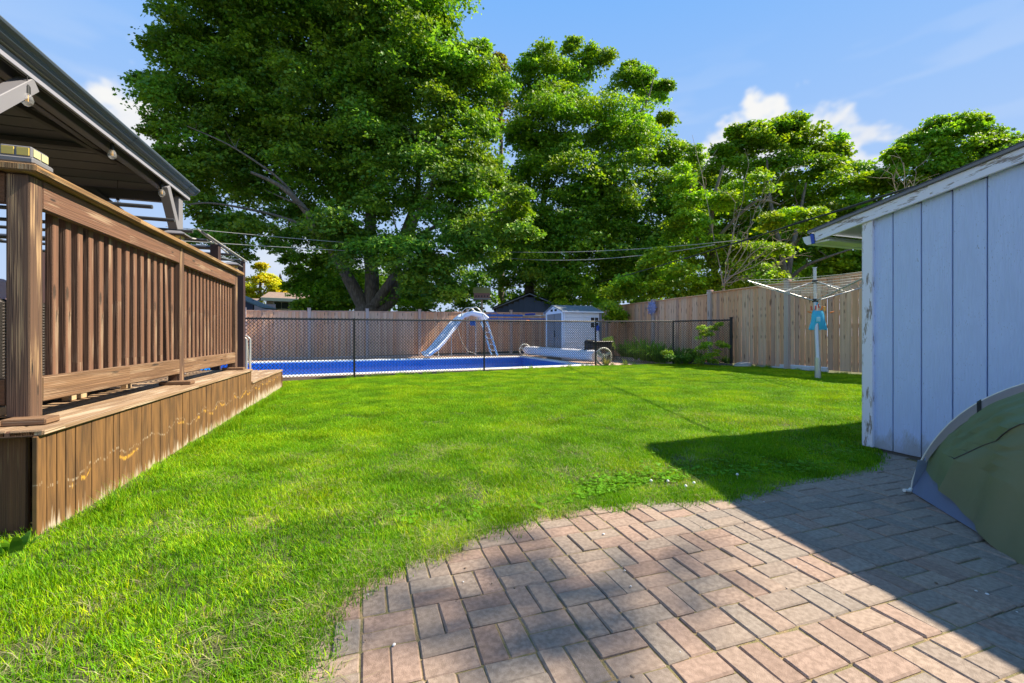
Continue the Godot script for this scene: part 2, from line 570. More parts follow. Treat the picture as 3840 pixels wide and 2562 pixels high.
	M.shed_roof = triplanar(textured(speckle(29, 256, lin(0.20, 0.23, 0.26), lin(0.13, 0.15, 0.17), lin(0.4, 0.42, 0.43), 0.1, 0.04), 0.6, Vector3.ONE, 0.3), 1.0)
	M.dark_glass = mat(lin(0.035, 0.038, 0.04), 0.1)
	M.neighbour_blue = mat(lin(0.105, 0.135, 0.205), 0.7)
	M.neighbour_trim = mat(lin(0.34, 0.37, 0.46), 0.6)
	M.birdhouse = mat(lin(0.27, 0.15, 0.125), 0.8)
	M.birdhouse_roof = mat(lin(0.34, 0.32, 0.12), 0.85)
	M.pale_wood = mat(lin(0.50, 0.36, 0.21), 0.8)
	M.stone = triplanar(textured(speckle(30, 256, lin(0.50, 0.46, 0.40), lin(0.34, 0.32, 0.29), lin(0.62, 0.6, 0.57), 0.1), 0.9, Vector3.ONE, 0.5), 2.0)
	M.log_white = mat(lin(0.60, 0.62, 0.66), 0.7)
	M.edging = mat(lin(0.13, 0.12, 0.105), 0.9)
	M.bag_blue = mat(lin(0.045, 0.44, 0.70), 0.6)
	M.bag_pale = mat(lin(0.30, 0.66, 0.80), 0.6)
	M.peg_orange = mat(lin(0.78, 0.20, 0.03), 0.5)
	M.peg_red = mat(lin(0.62, 0.10, 0.07), 0.5)
	M.peg_yellow = mat(lin(0.85, 0.42, 0.03), 0.5)
	M.lime = mat(lin(0.36, 0.46, 0.05), 0.6)
	M.plaque = mat(lin(0.20, 0.22, 0.42), 0.55)
	M.plaque_light = mat(lin(0.42, 0.40, 0.60), 0.55)
	M.tent_green = fabric(lin(0.165, 0.215, 0.115))
	M.tent_olive = fabric(lin(0.19, 0.21, 0.115))
	M.tent_grey = fabric(lin(0.27, 0.245, 0.25))
	M.tent_blue = fabric(lin(0.17, 0.22, 0.34))
	M.pole_white = mat(lin(0.70, 0.70, 0.64), 0.4)
	M.house_wall = mat(lin(0.50, 0.38, 0.22), 0.85)
	M.house_trim = mat(lin(0.60, 0.57, 0.45), 0.6)
	M.house_eave = mat(lin(0.10, 0.155, 0.17), 0.6)
	M.house_dark = mat(lin(0.055, 0.07, 0.13), 0.8)
	M.concrete = mat(lin(0.30, 0.28, 0.26), 0.9)
	M.clover_flower = mat(lin(0.72, 0.74, 0.66), 0.8)
	M.leaf = leaf_material(0.9)
	M.blade = leaf_material(0.70)
	M.needle = leaf_material(0.15)
	M.pebble = [mat(lin(0.5, 0.47, 0.43), 0.8), mat(lin(0.16, 0.11, 0.07), 0.7), mat(lin(0.66, 0.64, 0.6), 0.8)]

func leaf_material(through: float) -> StandardMaterial3D:
	var m := mat(Color.WHITE, 0.5, 0.0, 0.45 if through > 0.8 else 0.25)
	m.vertex_color_use_as_albedo = true
	m.cull_mode = BaseMaterial3D.CULL_DISABLED
	m.backlight_enabled = true
	m.backlight = lin(through, through, through * 0.35)
	return m

func fabric(c: Color) -> StandardMaterial3D:
	var m := mat(c, 0.55, 0.0, 0.4)
	var t := NoiseTexture2D.new()
	t.noise = noise(61, 0.012, 4)
	t.width = 256
	t.height = 256
	t.seamless = true
	m.heightmap_enabled = true
	m.heightmap_texture = t
	m.heightmap_scale = 0.9
	m.backlight_enabled = true
	m.backlight = lin(0.18, 0.2, 0.16)
	m.cull_mode = BaseMaterial3D.CULL_DISABLED
	return triplanar(m, 1.4)

# stained skirt boards: one long strip with worn feet and a trail of yellow scuffs
func skirt_materials() -> StandardMaterial3D:
	var w := 1536
	var h := 192
	var n1 := noise(51, 0.05, 3)
	var n2 := noise(52, 0.22, 2)
	var n3 := noise(53, 0.018, 3)
	var n4 := noise(54, 0.012, 2)
	var a := PackedByteArray()
	var b := PackedByteArray()
	a.resize(w * h * 3)
	b.resize(w * h)
	var base := lin(0.20, 0.098, 0.030)
	var dark := lin(0.082, 0.041, 0.015)
	var bare := lin(0.50, 0.43, 0.34)
	var yellow := lin(0.72, 0.40, 0.03)
	for x in w:
		var foot := 0.19 + 0.10 * n3.get_noise_1d(x * 3.0) + 0.10 * clampf(float(x) / w * 1.6 - 0.2, 0, 1)
		var trail := 0.47 + 0.03 * sin(x * 0.051) + 0.09 * n3.get_noise_1d(x * 1.0 + 900.0)
		var on := n4.get_noise_1d(x * 1.6 + 40.0)
		var tone := n4.get_noise_1d(x * 4.0)
		for y in h:
			var up := 1.0 - float(y) / h
			var g := n1.get_noise_2d(x * 1.3, y * 0.12)
			var s := n2.get_noise_2d(x * 1.6, y * 0.07)
			var t := clampf(0.4 + g * 0.7 + s * 0.45 + tone * 0.3, 0, 1)
			var cc := base.lerp(dark, t)
			var wr := clampf((foot - up) * 9.0 + s * 1.2 + g * 1.0, 0, 0.9)
			cc = cc.lerp(bare, wr)
			var dd := absf(up - trail)
			if on > 0.02 and dd < 0.03:
				cc = cc.lerp(yellow if on + s * 0.3 > 0.10 else bare, clampf((0.026 - dd) * 60.0 + s * 2.2 + g - 0.62, 0, 0.7))
			elif absf(up - trail - 0.05 - 0.05 * on) < 0.012 and s + g * 0.5 > 0.16:
				cc = cc.lerp(bare, 0.55)
			var o := (y * w + x) * 3
			a[o] = int(clampf(cc.r, 0, 1) * 255.0)
			a[o + 1] = int(clampf(cc.g, 0, 1) * 255.0)
			a[o + 2] = int(clampf(cc.b, 0, 1) * 255.0)
			b[y * w + x] = int(clampf(0.6 - s * 0.4 - g * 0.3, 0, 1) * 255.0)
	return textured(image_pair(w, h, a, b), 0.75, Vector3.ONE, 0.35)

func siding_material() -> StandardMaterial3D:
	var w := 512
	var n1 := noise(71, 0.055, 3)
	var n2 := noise(72, 0.25, 2)
	var n3 := noise(73, 0.01, 3)
	var a := PackedByteArray()
	var b := PackedByteArray()
	a.resize(w * w * 3)
	b.resize(w * w)
	for y in w:
		for x in w:
			var warp := n3.get_noise_2d(x * 1.2, y * 0.8) * 14.0
			var g := n1.get_noise_2d((x + warp) * 1.7, y * 0.40)
			var s := n2.get_noise_2d((x + warp) * 1.2, y * 0.45)
			var l := n3.get_noise_2d(x, y + 700.0)
			var k := 1.0 + 0.05 * g + 0.05 * l
			var cc := lin(0.49 * k, 0.60 * k, 0.86 * k)
			var fy := float(y) / w
			if fy > 0.58 and fy < 0.70:
				cc = cc.lerp(lin(0.26, 0.235, 0.19), clampf((0.655 + 0.05 * l + 0.02 * s - fy) * 11.0, 0.0, 0.55))
			if s > 0.66 and l > 0.08:
				cc = cc.lerp(lin(0.15, 0.15, 0.17), 0.6)
			var o := (y * w + x) * 3
			a[o] = int(clampf(cc.r, 0, 1) * 255.0)
			a[o + 1] = int(clampf(cc.g, 0, 1) * 255.0)
			a[o + 2] = int(clampf(cc.b, 0, 1) * 255.0)
			b[y * w + x] = int(clampf(0.5 + g * 0.6 + s * 0.3, 0, 1) * 255.0)
	return textured(image_pair(w, w, a, b), 0.6, Vector3(1.4, 0.4, 1), 0.16)

# white paint that has flaked off grey wood along the grain
func peeling() -> Array:
	var w := 256
	var h := 1024
	var n1 := noise(81, 0.012, 4)
	var n2 := noise(82, 0.14, 3)
	var a := PackedByteArray()
	var b := PackedByteArray()
	a.resize(w * h * 3)
	b.resize(w * h)
	var white := lin(0.76, 0.765, 0.86)
	for y in h:
		for x in w:
			var l := n1.get_noise_2d(x * 1.6, y * 0.28)
			var s := n2.get_noise_2d(x * 1.3, y * 0.09)
			var flake := clampf((l * 1.5 + s * 0.7 - 0.50) * 6.0, 0, 1)
			var cc := white.lerp(lin(0.20, 0.165, 0.155).lerp(lin(0.36, 0.31, 0.28), clampf(0.5 + s * 1.5, 0, 1)), flake)
			var o := (y * w + x) * 3
			a[o] = int(clampf(cc.r, 0, 1) * 255.0)
			a[o + 1] = int(clampf(cc.g, 0, 1) * 255.0)
			a[o + 2] = int(clampf(cc.b, 0, 1) * 255.0)
			b[y * w + x] = int(clampf(0.75 - flake * 0.5 + s * 0.2, 0, 1) * 255.0)
	return image_pair(w, h, a, b)

func weave() -> Array:
	var w := 128
	var a := PackedByteArray()
	var b := PackedByteArray()
	a.resize(w * w * 3)
	b.resize(w * w)
	for y in w:
		for x in w:
			var cell := int(float(x) / 16.0) + int(float(y) / 16.0)
			var fx := fmod(x, 16.0) / 16.0
			var fy := fmod(y, 16.0) / 16.0
			var hh := sin(fx * PI) * (0.5 + 0.5 * sin(fy * PI)) if cell % 2 == 0 else sin(fy * PI) * (0.5 + 0.5 * sin(fx * PI))
			var k := 0.75 + 0.25 * hh
			var cc := lin(0.075 * k, 0.062 * k, 0.055 * k)
			var o := (y * w + x) * 3
			a[o] = int(cc.r * 255.0)
			a[o + 1] = int(cc.g * 255.0)
			a[o + 2] = int(cc.b * 255.0)
			b[y * w + x] = int(hh * 255.0)
	return image_pair(w, w, a, b)

func bark_texture() -> Array:
	var w := 256
	var n1 := noise(91, 0.06, 4)
	var n2 := noise(92, 0.02, 3)
	var a := PackedByteArray()
	var b := PackedByteArray()
	a.resize(w * w * 3)
	b.resize(w * w)
	for y in w:
		for x in w:
			var g := n1.get_noise_2d(x * 1.6, y * 0.4)
			var l := n2.get_noise_2d(x, y)
			var cc := lin(0.24, 0.20, 0.155).lerp(lin(0.10, 0.082, 0.065), clampf(0.5 + g + l * 0.5, 0, 1))
			var o := (y * w + x) * 3
			a[o] = int(cc.r * 255.0)
			a[o + 1] = int(cc.g * 255.0)
			a[o + 2] = int(cc.b * 255.0)
			b[y * w + x] = int(clampf(0.5 - g, 0, 1) * 255.0)
	return image_pair(w, w, a, b)

# ---------------------------------------------------------------- ground, lawn, patio
var patio_poly := PackedVector2Array([Vector2(-0.50, 1.6), Vector2(-0.40, -0.5), Vector2(-0.30, -1.1), Vector2(-0.236, -1.405), Vector2(-0.185, -1.553), Vector2(-0.153, -1.787), Vector2(-0.065, -1.913), Vector2(0.17, -2.0), Vector2(0.434, -2.133), Vector2(0.691, -2.233), Vector2(1.09, -2.318), Vector2(1.409, -2.317), Vector2(1.682, -2.262), Vector2(2.065, -2.172), Vector2(2.624, -2.285), Vector2(3.215, -2.288), Vector2(3.841, -2.435), Vector2(4.2, -2.66), Vector2(4.4, -2.66), Vector2(4.4, 1.6)])
var pool := [Vector2(-4.9, -11.07), Vector2(6.83, -12.86), Vector2(6.93, -19.0), Vector2(-4.9, -17.7)]
var lawn_poly := PackedVector2Array([Vector2(-1.50, -2.85), Vector2(-1.50, -9.62), Vector2(-2.2, -10.1), Vector2(-2.2, -10.75), Vector2(-0.25, -11.02), Vector2(3.1, -11.58), Vector2(6.9, -12.15), Vector2(8.2, -12.0), Vector2(9.6, -11.75), Vector2(10.55, -10.6), Vector2(10.84, -9.0), Vector2(10.84, -2.4), Vector2(4.3, -2.4), Vector2(4.16, -2.55), Vector2(3.2, -1.9), Vector2(-0.1, -1.0), Vector2(-0.35, 0.4), Vector2(-2.6, 0.4), Vector2(-2.6, -2.82)])
var lumps := noise(5, 0.35, 3)
var tone := noise(6, 0.28, 3)

func ground(x: float, z: float) -> float:
	var e := clampf((z + 3.2) / 1.0, 0.0, 1.0) * clampf((x + 1.2) / 0.8, 0.0, 1.0)
	return 0.009 * x * (1.0 - e) + 0.018 * lumps.get_noise_2d(x * 1.5, z * 1.5) * (1.0 - 0.8 * e) - 0.004 * e

func steps(edges: Array) -> Array:
	# edges: [start, step, end, step, end ...]
	var r := []
	var p: float = edges[0]
	var i := 1
	while i < edges.size():
		while p < edges[i + 1] - 0.0001:
			r.append(p)
			p += edges[i]
		p = edges[i + 1]
		i += 2
	r.append(p)
	return r

func make_ground() -> void:
	var xs := steps([-240.0, 40.0, -40.0, 6.0, -10.0, 1.0, -3.0, 0.16, 5.0, 0.5, 12.0, 4.0, 40.0, 40.0, 240.0])
	var zs := steps([-300.0, 40.0, -60.0, 8.0, -28.0, 1.0, -13.0, 0.3, -3.6, 0.14, 0.6, 2.0, 12.0, 40.0, 60.0])
	var rows := []
	for z: float in zs:
		var row := []
		for x: float in xs:
			var y := ground(clampf(x, -6.0, 11.0), z)
			if x > -8.5 and x < 11.3 and z < -11.6 - 0.06 * x + maxf(0.0, x - 7.0) * 0.3 and z > -22.0:
				y = -0.12
				if x > -6.0 and x < 8.0 and z < -11.3 - maxf(0.0, x) * 0.2 and z > -20.0:
					y = -2.0
			elif Geometry2D.is_point_in_polygon(Vector2(x, z), patio_poly):
				y = -0.07
			row.append(Vector3(x, y, z))
		rows.append(row)
	var b := MB.new()
	b.grid(rows, false, true)
	struct("lawn_ground", b.mesh(M.under_grass))

func grass_patch(seed_: int, r: float, count: int, h0: float, h1: float, w: float, cols: Array, flatness := 0.0) -> ArrayMesh:
	var g := RandomNumberGenerator.new()
	g.seed = seed_
	var b := MB.new()
	for i in count:
		var a := g.randf() * TAU
		var q := sqrt(g.randf()) * r
		var p := Vector3(cos(a) * q, -0.012, sin(a) * q)
		var h := g.randf_range(h0, h1)
		var la := g.randf() * TAU
		var lean := Vector3(cos(la), 0, sin(la)) * h * (g.randf_range(0.1, 0.9) + flatness)
		var side := Vector3(cos(la + 1.2 + g.randf()), 0, sin(la + 1.2 + g.randf())).normalized() * w * g.randf_range(0.6, 1.2)
		var mid := p + Vector3.UP * h * (0.6 - flatness * 0.3) + lean * 0.35
		var tip := p + Vector3.UP * h * (1.0 - flatness * 0.75) + lean
		var nn := (side.cross(mid - p).normalized())
		if nn.y < 0.0:
			nn = -nn
		var n2 := (side.cross(tip - mid).normalized())
		if n2.y < 0.0:
			n2 = -n2
		var c: Color = cols[g.randi() % cols.size()]
		b.col = c * g.randf_range(0.75, 1.25)
		b.col.a = 1.0
		b.tri(p - side, p + side, mid + side * 0.8, nn, nn, nn)
		b.tri(p - side, mid + side * 0.8, mid - side * 0.8, nn, nn, nn)
		b.tri(mid - side * 0.8, mid + side * 0.8, tip, n2, n2, n2)
	return b.mesh(M.blade)

func on_lawn(x: float, z: float) -> bool:
	var p := Vector2(x, z)
	return Geometry2D.is_point_in_polygon(p, lawn_poly) and not Geometry2D.is_point_in_polygon(p, patio_poly)

func make_grass() -> void:
	var greens := [Color(0.170, 0.40, 0.006), Color(0.115, 0.33, 0.008), Color(0.225, 0.43, 0.006), Color(0.09, 0.26, 0.010), Color(0.29, 0.44, 0.012), Color(0.175, 0.41, 0.006)]
	var dry := [Color(0.42, 0.38, 0.19), Color(0.30, 0.30, 0.13), Color(0.36, 0.34, 0.18), Color(0.22, 0.25, 0.09)]
	rng.seed = 404
	# where the turf meets the bricks
	var rim := []
	for i in range(1, 18):
		var p := patio_poly[i]
		var q := patio_poly[i + 1]
		for j in maxi(1, int(p.distance_to(q) * 150.0)):
			var o := (q - p).orthogonal().normalized()
			if Geometry2D.is_point_in_polygon(p.lerp(q, 0.5) + o * 0.05, patio_poly):
				o = -o
			rim.append(p.lerp(q, rng.randf()) + o * rng.randfn(0.035, 0.05))
	for kind in 3:
		var xs := [[], [], [], []]
		var cs := [[], [], [], []]
		var count: int = [9500, 22000, 4200][kind]
		for i in count:
			var x := rng.randf_range(-2.2, 10.9)
			var z := rng.randf_range(-12.3, -0.4)
			if kind == 0:
				x = rng.randf_range(-2.0, 5.6)
				z = rng.randf_range(-4.6, -0.4)
			if kind == 2:
				x = rng.randf_range(-1.6, 5.5)
				z = rng.randf_range(-4.5, -0.6)
			var edge: bool = kind != 1 and i < rim.size()
			if edge:
				x = rim[i].x
				z = rim[i].y
			elif not on_lawn(x, z):
				continue
			var d := Vector2(x, z).length()
			if x < -0.62 * absf(z) - 0.35:
				continue
			if kind == 0 and d > 4.7 or kind == 1 and d < 4.2:
				continue
			var t := tone.get_noise_2d(x * 3.0, z * 3.0)
			var t2 := tone.get_noise_2d(x * 9.0 + 50.0, z * 9.0)
			if kind == 2 and t2 + t * 0.6 < (0.10 if not edge else -0.05 + 0.1 * x):
				continue
			var k := 1.0 + 0.55 * t2 + 0.2 * t
			var yel := clampf(0.1 + t * 1.5 + (d - 5.0) * 0.045, 0.0, 0.9)
			var dryness := clampf((t2 - 0.16) * 3.0, 0.0, 0.7) * clampf(1.4 - d * 0.2, 0.2, 1.0)
			var c := Color(1, 1, 1).lerp(Color(1.55, 1.12, 0.8), yel).lerp(Color(2.4, 1.25, 4.0), dryness * 0.6) * k
			c.a = 1.0
			var s := rng.randf_range(0.8, 1.2)
			var hy := s * rng.randf_range(0.7, 1.2) * (1.0 + 0.4 * t)
			if kind == 0 and (x < -1.1 or Geometry2D.is_point_in_polygon(Vector2(x + 0.02, z + 0.12), patio_poly)):
				hy *= 1.15
			var v := rng.randi() % 4
			xs[v].append(Transform3D(Basis(Vector3.UP, rng.randf() * TAU) * Basis.from_scale(Vector3(s, hy, s)), Vector3(x, maxf(ground(x, z), -0.004 if edge else -1.0), z)))
			cs[v].append(c if kind < 2 else Color(1, 1, 1) * rng.randf_range(0.8, 1.15))
		for v in 4:
			var m: ArrayMesh
			if kind == 0:
				m = grass_patch(100 + v, 0.10, 125, 0.016, 0.046, 0.0018, greens)
			elif kind == 1:
				m = grass_patch(110 + v, 0.15, 180, 0.022, 0.044, 0.0026, greens)
			else:
				m = grass_patch(120 + v, 0.11, 20, 0.05, 0.10, 0.0015, dry, 0.8)
			many(["lawn_grass", "far_lawn_grass", "dry_clippings"][kind], m, xs[v], cs[v], self)
	# longer tufts along the foot of the deck skirt, the chain-link fence and the right fence
	var tufts := grass_patch(131, 0.07, 46, 0.07, 0.17, 0.0022, greens)
	var tx := []
	var tc := []
	for i in 210:
		var x := -1.46 + absf(rng.randfn(0.0, 0.05))
		var z := rng.randf_range(-9.4, -2.9)
		if i > 75:
			var t := rng.randf()
			x = lerpf(-0.6, 9.4, t)
			z = -11.0 - minf(t, 0.75) * 1.62 + maxf(t - 0.75, 0.0) * 1.6 + rng.randfn(0, 0.06)
		if i > 150:
			x = 10.75 + rng.randfn(0, 0.05)
			z = rng.randf_range(-10.0, -4.0)
		var s := rng.randf_range(0.5, 1.0)
		tx.append(Transform3D(Basis(Vector3.UP, rng.randf() * TAU) * Basis.from_scale(Vector3(s, s, s)), Vector3(x, ground(x, z), z)))
		tc.append(Color(1.1, 1.0, 1.0) * rng.randf_range(0.7, 1.2))
	many("tall_grass", tufts, tx, tc, self)
	# clover along the sunlit edge of the patio
	var leafm := MB.new()
	for k in 3:
		var a := TAU * k / 3.0
		var d := Vector3(cos(a), 0.12, sin(a)) * 0.011
		var s := Vector3(-sin(a), 0, cos(a)) * 0.007
		var up := Vector3(0.15 * cos(a), 1, 0.15 * sin(a)).normalized()
		leafm.col = Color(0.12, 0.30, 0.015)
		leafm.face(Vector3.ZERO, d * 0.6 + s, d * 1.25 + s * 0.5, up)
		leafm.face(Vector3.ZERO, d * 1.25 + s * 0.5, d * 1.25 - s * 0.5, up)
		leafm.face(Vector3.ZERO, d * 1.25 - s * 0.5, d * 0.6 - s, up)
	var cx := []
	var cc := []
	for i in 1500:
		var x := 1.75 + rng.randfn(0.0, 0.42) if i < 400 else rng.randf_range(0.1, 4.1)
		var z := -2.36 - absf(rng.randfn(0.0, 0.16)) + 0.1 * sin(x * 2.4)
		if x < 1.2 and rng.randf() < 0.6 or not on_lawn(x, z - 0.02):
			continue
		var s := rng.randf_range(0.8, 1.5)
		cx.append(Transform3D(Basis(Vector3.UP, rng.randf() * TAU) * Basis(Vector3.RIGHT, rng.randf_range(-0.5, 0.5)) * Basis.from_scale(Vector3(s, s, s)), Vector3(x, ground(x, z) + rng.randf_range(0.008, 0.032), z)))
		cc.append(Color(1, 1, 1) * rng.randf_range(0.7, 1.4))
	many("clover", leafm.mesh(M.blade), cx, cc, self)
	var head := MB.new()
	head.lathe([Vector2(0, -0.004), Vector2(0.008, -0.002), Vector2(0.010, 0.004), Vector2(0.006, 0.010), Vector2(0, 0.012)], 7)
	head.tube([Vector3(0, -0.055, 0), Vector3(0, -0.003, 0)], [0.0009], 4)
	var hm := head.mesh(M.clover_flower)
	var said := ["leftmost white clover flower head near the sunlit edge of the patio", "white clover flower head in the middle of the little group by the patio edge", "white clover flower head closest to the shed's shadow at the patio edge", "white clover flower head nearest to the bricks beside the shed's shadow", "white clover flower head by itself in the shade at the patio edge"]
	var fi := 0
	for p: Vector2 in [Vector2(1.78, -2.42), Vector2(1.88, -2.38), Vector2(2.02, -2.30), Vector2(1.93, -2.27), Vector2(2.42, -2.34)]:
		var y := ground(p.x, p.y) + 0.05
		solo("clover_flower", hm, said[fi], "flower", "white clover flowers at the patio edge", at(Vector3(p.x, y, p.y)))
		fi += 1

func make_turf_edge() -> void:
	# the crumbling lip of turf and soil that overlaps the outermost bricks
	var line := []
	for i in range(1, 18):
		var p := patio_poly[i]
		var q := patio_poly[i + 1]
		var k := maxi(1, int(p.distance_to(q) / 0.025))
		for j in k:
			line.append(p.lerp(q, float(j) / k))
	var rows := []
	for i in line.size():
		var p: Vector2 = line[i]
		var d: Vector2 = (line[mini(i + 3, line.size() - 1)] - line[maxi(i - 3, 0)] as Vector2).normalized()
		var o := Vector2(d.y, -d.x)
		var row := []
		for e: Vector2 in [Vector2(-0.035, -0.014), Vector2(-0.012, 0.003), Vector2(0.02, 0.008), Vector2(0.07, 0.006), Vector2(0.14, -0.006), Vector2(0.30, -0.10)]:
			var w := lumps.get_noise_2d(p.x * 22.0 + e.x * 30.0, p.y * 22.0) * 0.035 + lumps.get_noise_2d(p.x * 7.0, p.y * 7.0) * 0.03
			var x := p + o * (e.x + w)
			row.append(Vector3(x.x, e.y + lumps.get_noise_2d(x.x * 40.0, x.y * 40.0) * 0.006, x.y))
		rows.append(row)
	var b := MB.new()
	b.grid(rows, false, true)
	struct("turf_edge", b.mesh(M.turf_soil))

func make_patio() -> void:
	var root := Node3D.new()
	named(root, "patio", self)
	root.set_meta("kind", "structure")
	root.set_meta("label", "basket weave patio of worn pinkish and grey brick pavers with mossy joints")
	var b := MB.new()
	var rows := []
	for z in steps([-2.75, 0.11, 1.6]):
		var row := []
		for x in steps([-0.62, 0.12, 4.3]):
			row.append(Vector3(x, -0.0035 + 0.003 * lumps.get_noise_2d(x * 9.0, z * 9.0), z))
		rows.append(row)
	b.grid(rows, false, true)
	part("joint_sand", b.mesh(M.sand), root)
	# every paver: a chipped block 0.0885 x 0.177
	var shapes := []
	rng.seed = 88
	for k in 5:
		var m := MB.new()
		m.box(Vector3(0, -0.02, 0), Vector3(0.0848 + 0.001 * (k % 2), 0.045, 0.1730 - 0.001 * (k % 3)), 0.0045 + 0.001 * (k % 2))
		var cache := {}
		for i in m.v.size():
			var key := m.v[i].snapped(Vector3.ONE * 0.0005)
			if not cache.has(key):
				cache[key] = Vector3(rng.randf_range(-1, 1), rng.randf_range(-1, 0.3), rng.randf_range(-1, 1)) * 0.0013
			m.v[i] += cache[key]
		shapes.append(m.mesh())
	var all := []
	var s := 0.177
	for iz in range(-7, 19):
		for ix in range(-4, 25):
			var x0 := -0.013 + ix * s
			var z0 := -1.636 + iz * s
			var vertical := posmod(ix + iz, 2) == 1
			for k in 2:
				var c := Vector2(x0 + s * 0.5, z0 + s * 0.5)
				if vertical:
					c.x = x0 + s * (0.25 + 0.5 * k)
				else:
					c.y = z0 + s * (0.25 + 0.5 * k)
				# the joints wander a little, more so at the left
				c += Vector2(lumps.get_noise_2d(c.y * 5.0, c.x * 3.0), lumps.get_noise_2d(c.x * 5.0 + 90.0, c.y * 3.0)) * 0.009
				var ok := Geometry2D.is_point_in_polygon(c, patio_poly)
				for v: Vector2 in [Vector2(0.07, 0), Vector2(0, 0.09), Vector2(0.06, 0.09), Vector2(-0.05, 0.09)]:
					ok = ok or Geometry2D.is_point_in_polygon(c + v, patio_poly)
				if not ok or c.x > 4.17 or c.y > 0.9:
					continue
				all.append([c, vertical])
	# the largest in the picture come first
	var view := []
	for e in all:
		var c: Vector2 = e[0]
		var zc := c.x * 0.3193 - c.y * 0.9477
		var xc := c.x * 0.9477 + c.y * 0.3193
		var seen := zc > 0.9 and absf(xc / zc) < 1.24 and 1.0 / zc < 0.88
		view.append([zc + (0.0 if seen else 100.0), e])
	view.sort_custom(func(a, d): return a[0] < d[0])
	var rest := MB.new()
	var n := 0
	for w in view:
		var c: Vector2 = w[1][0]
		var yaw := rng.randfn(0.0, 0.012) + (0.0 if w[1][1] else PI * 0.5)
		if rng.randf() < 0.5:
			yaw += PI
		var bs := Basis(Vector3.UP, yaw) * Basis(Vector3.RIGHT, rng.randfn(0, 0.009)) * Basis(Vector3.BACK, rng.randfn(0, 0.012))
		var xf := Transform3D(bs, Vector3(c.x, rng.randf_range(-0.002, 0.004), c.y))
		var grey := clampf((c.x - 1.7) / 1.5 + 0.10 + 1.1 * lumps.get_noise_2d(c.x * 2.0, c.y * 2.0), 0.0, 1.0)
		var mt: Material = M.grey_paver[rng.randi() % 4] if rng.randf() < grey * 0.8 else M.paver[rng.randi() % 7]
		if n < 300:
			part("paver", shapes[rng.randi() % 5], root, xf, mt)
		else:
			rest.box(xf * Vector3(0, -0.02, 0), Vector3(0.084, 0.045, 0.171), 0.005, bs)
		n += 1
	part("outer_paver", rest.mesh(M.grey_paver[2]), root).set_meta("kind", "stuff")
	# pebbles and acorn caps lying on the bricks
	for i in 26:
		var x := rng.randf_range(-0.05, 2.6)
		var z := rng.randf_range(-2.1, -0.9)
		if not Geometry2D.is_point_in_polygon(Vector2(x, z + 0.05), patio_poly):
			continue
		var m := MB.new()
		var r := rng.randf_range(0.003, 0.0065)
		m.lathe([Vector2(0, -r * 0.6), Vector2(r * 0.8, -r * 0.3), Vector2(r, 0), Vector2(r * 0.7, r * 0.5), Vector2(0, r * 0.7)], 7, Transform3D(Basis.from_scale(Vector3(1.2, 1, 0.8)), Vector3.ZERO))
		part("pebble", m.mesh(M.pebble[i % 3]), root, at(Vector3(x, 0.004 + r * 0.4, z), Basis(Vector3.UP, rng.randf() * 6.0)))

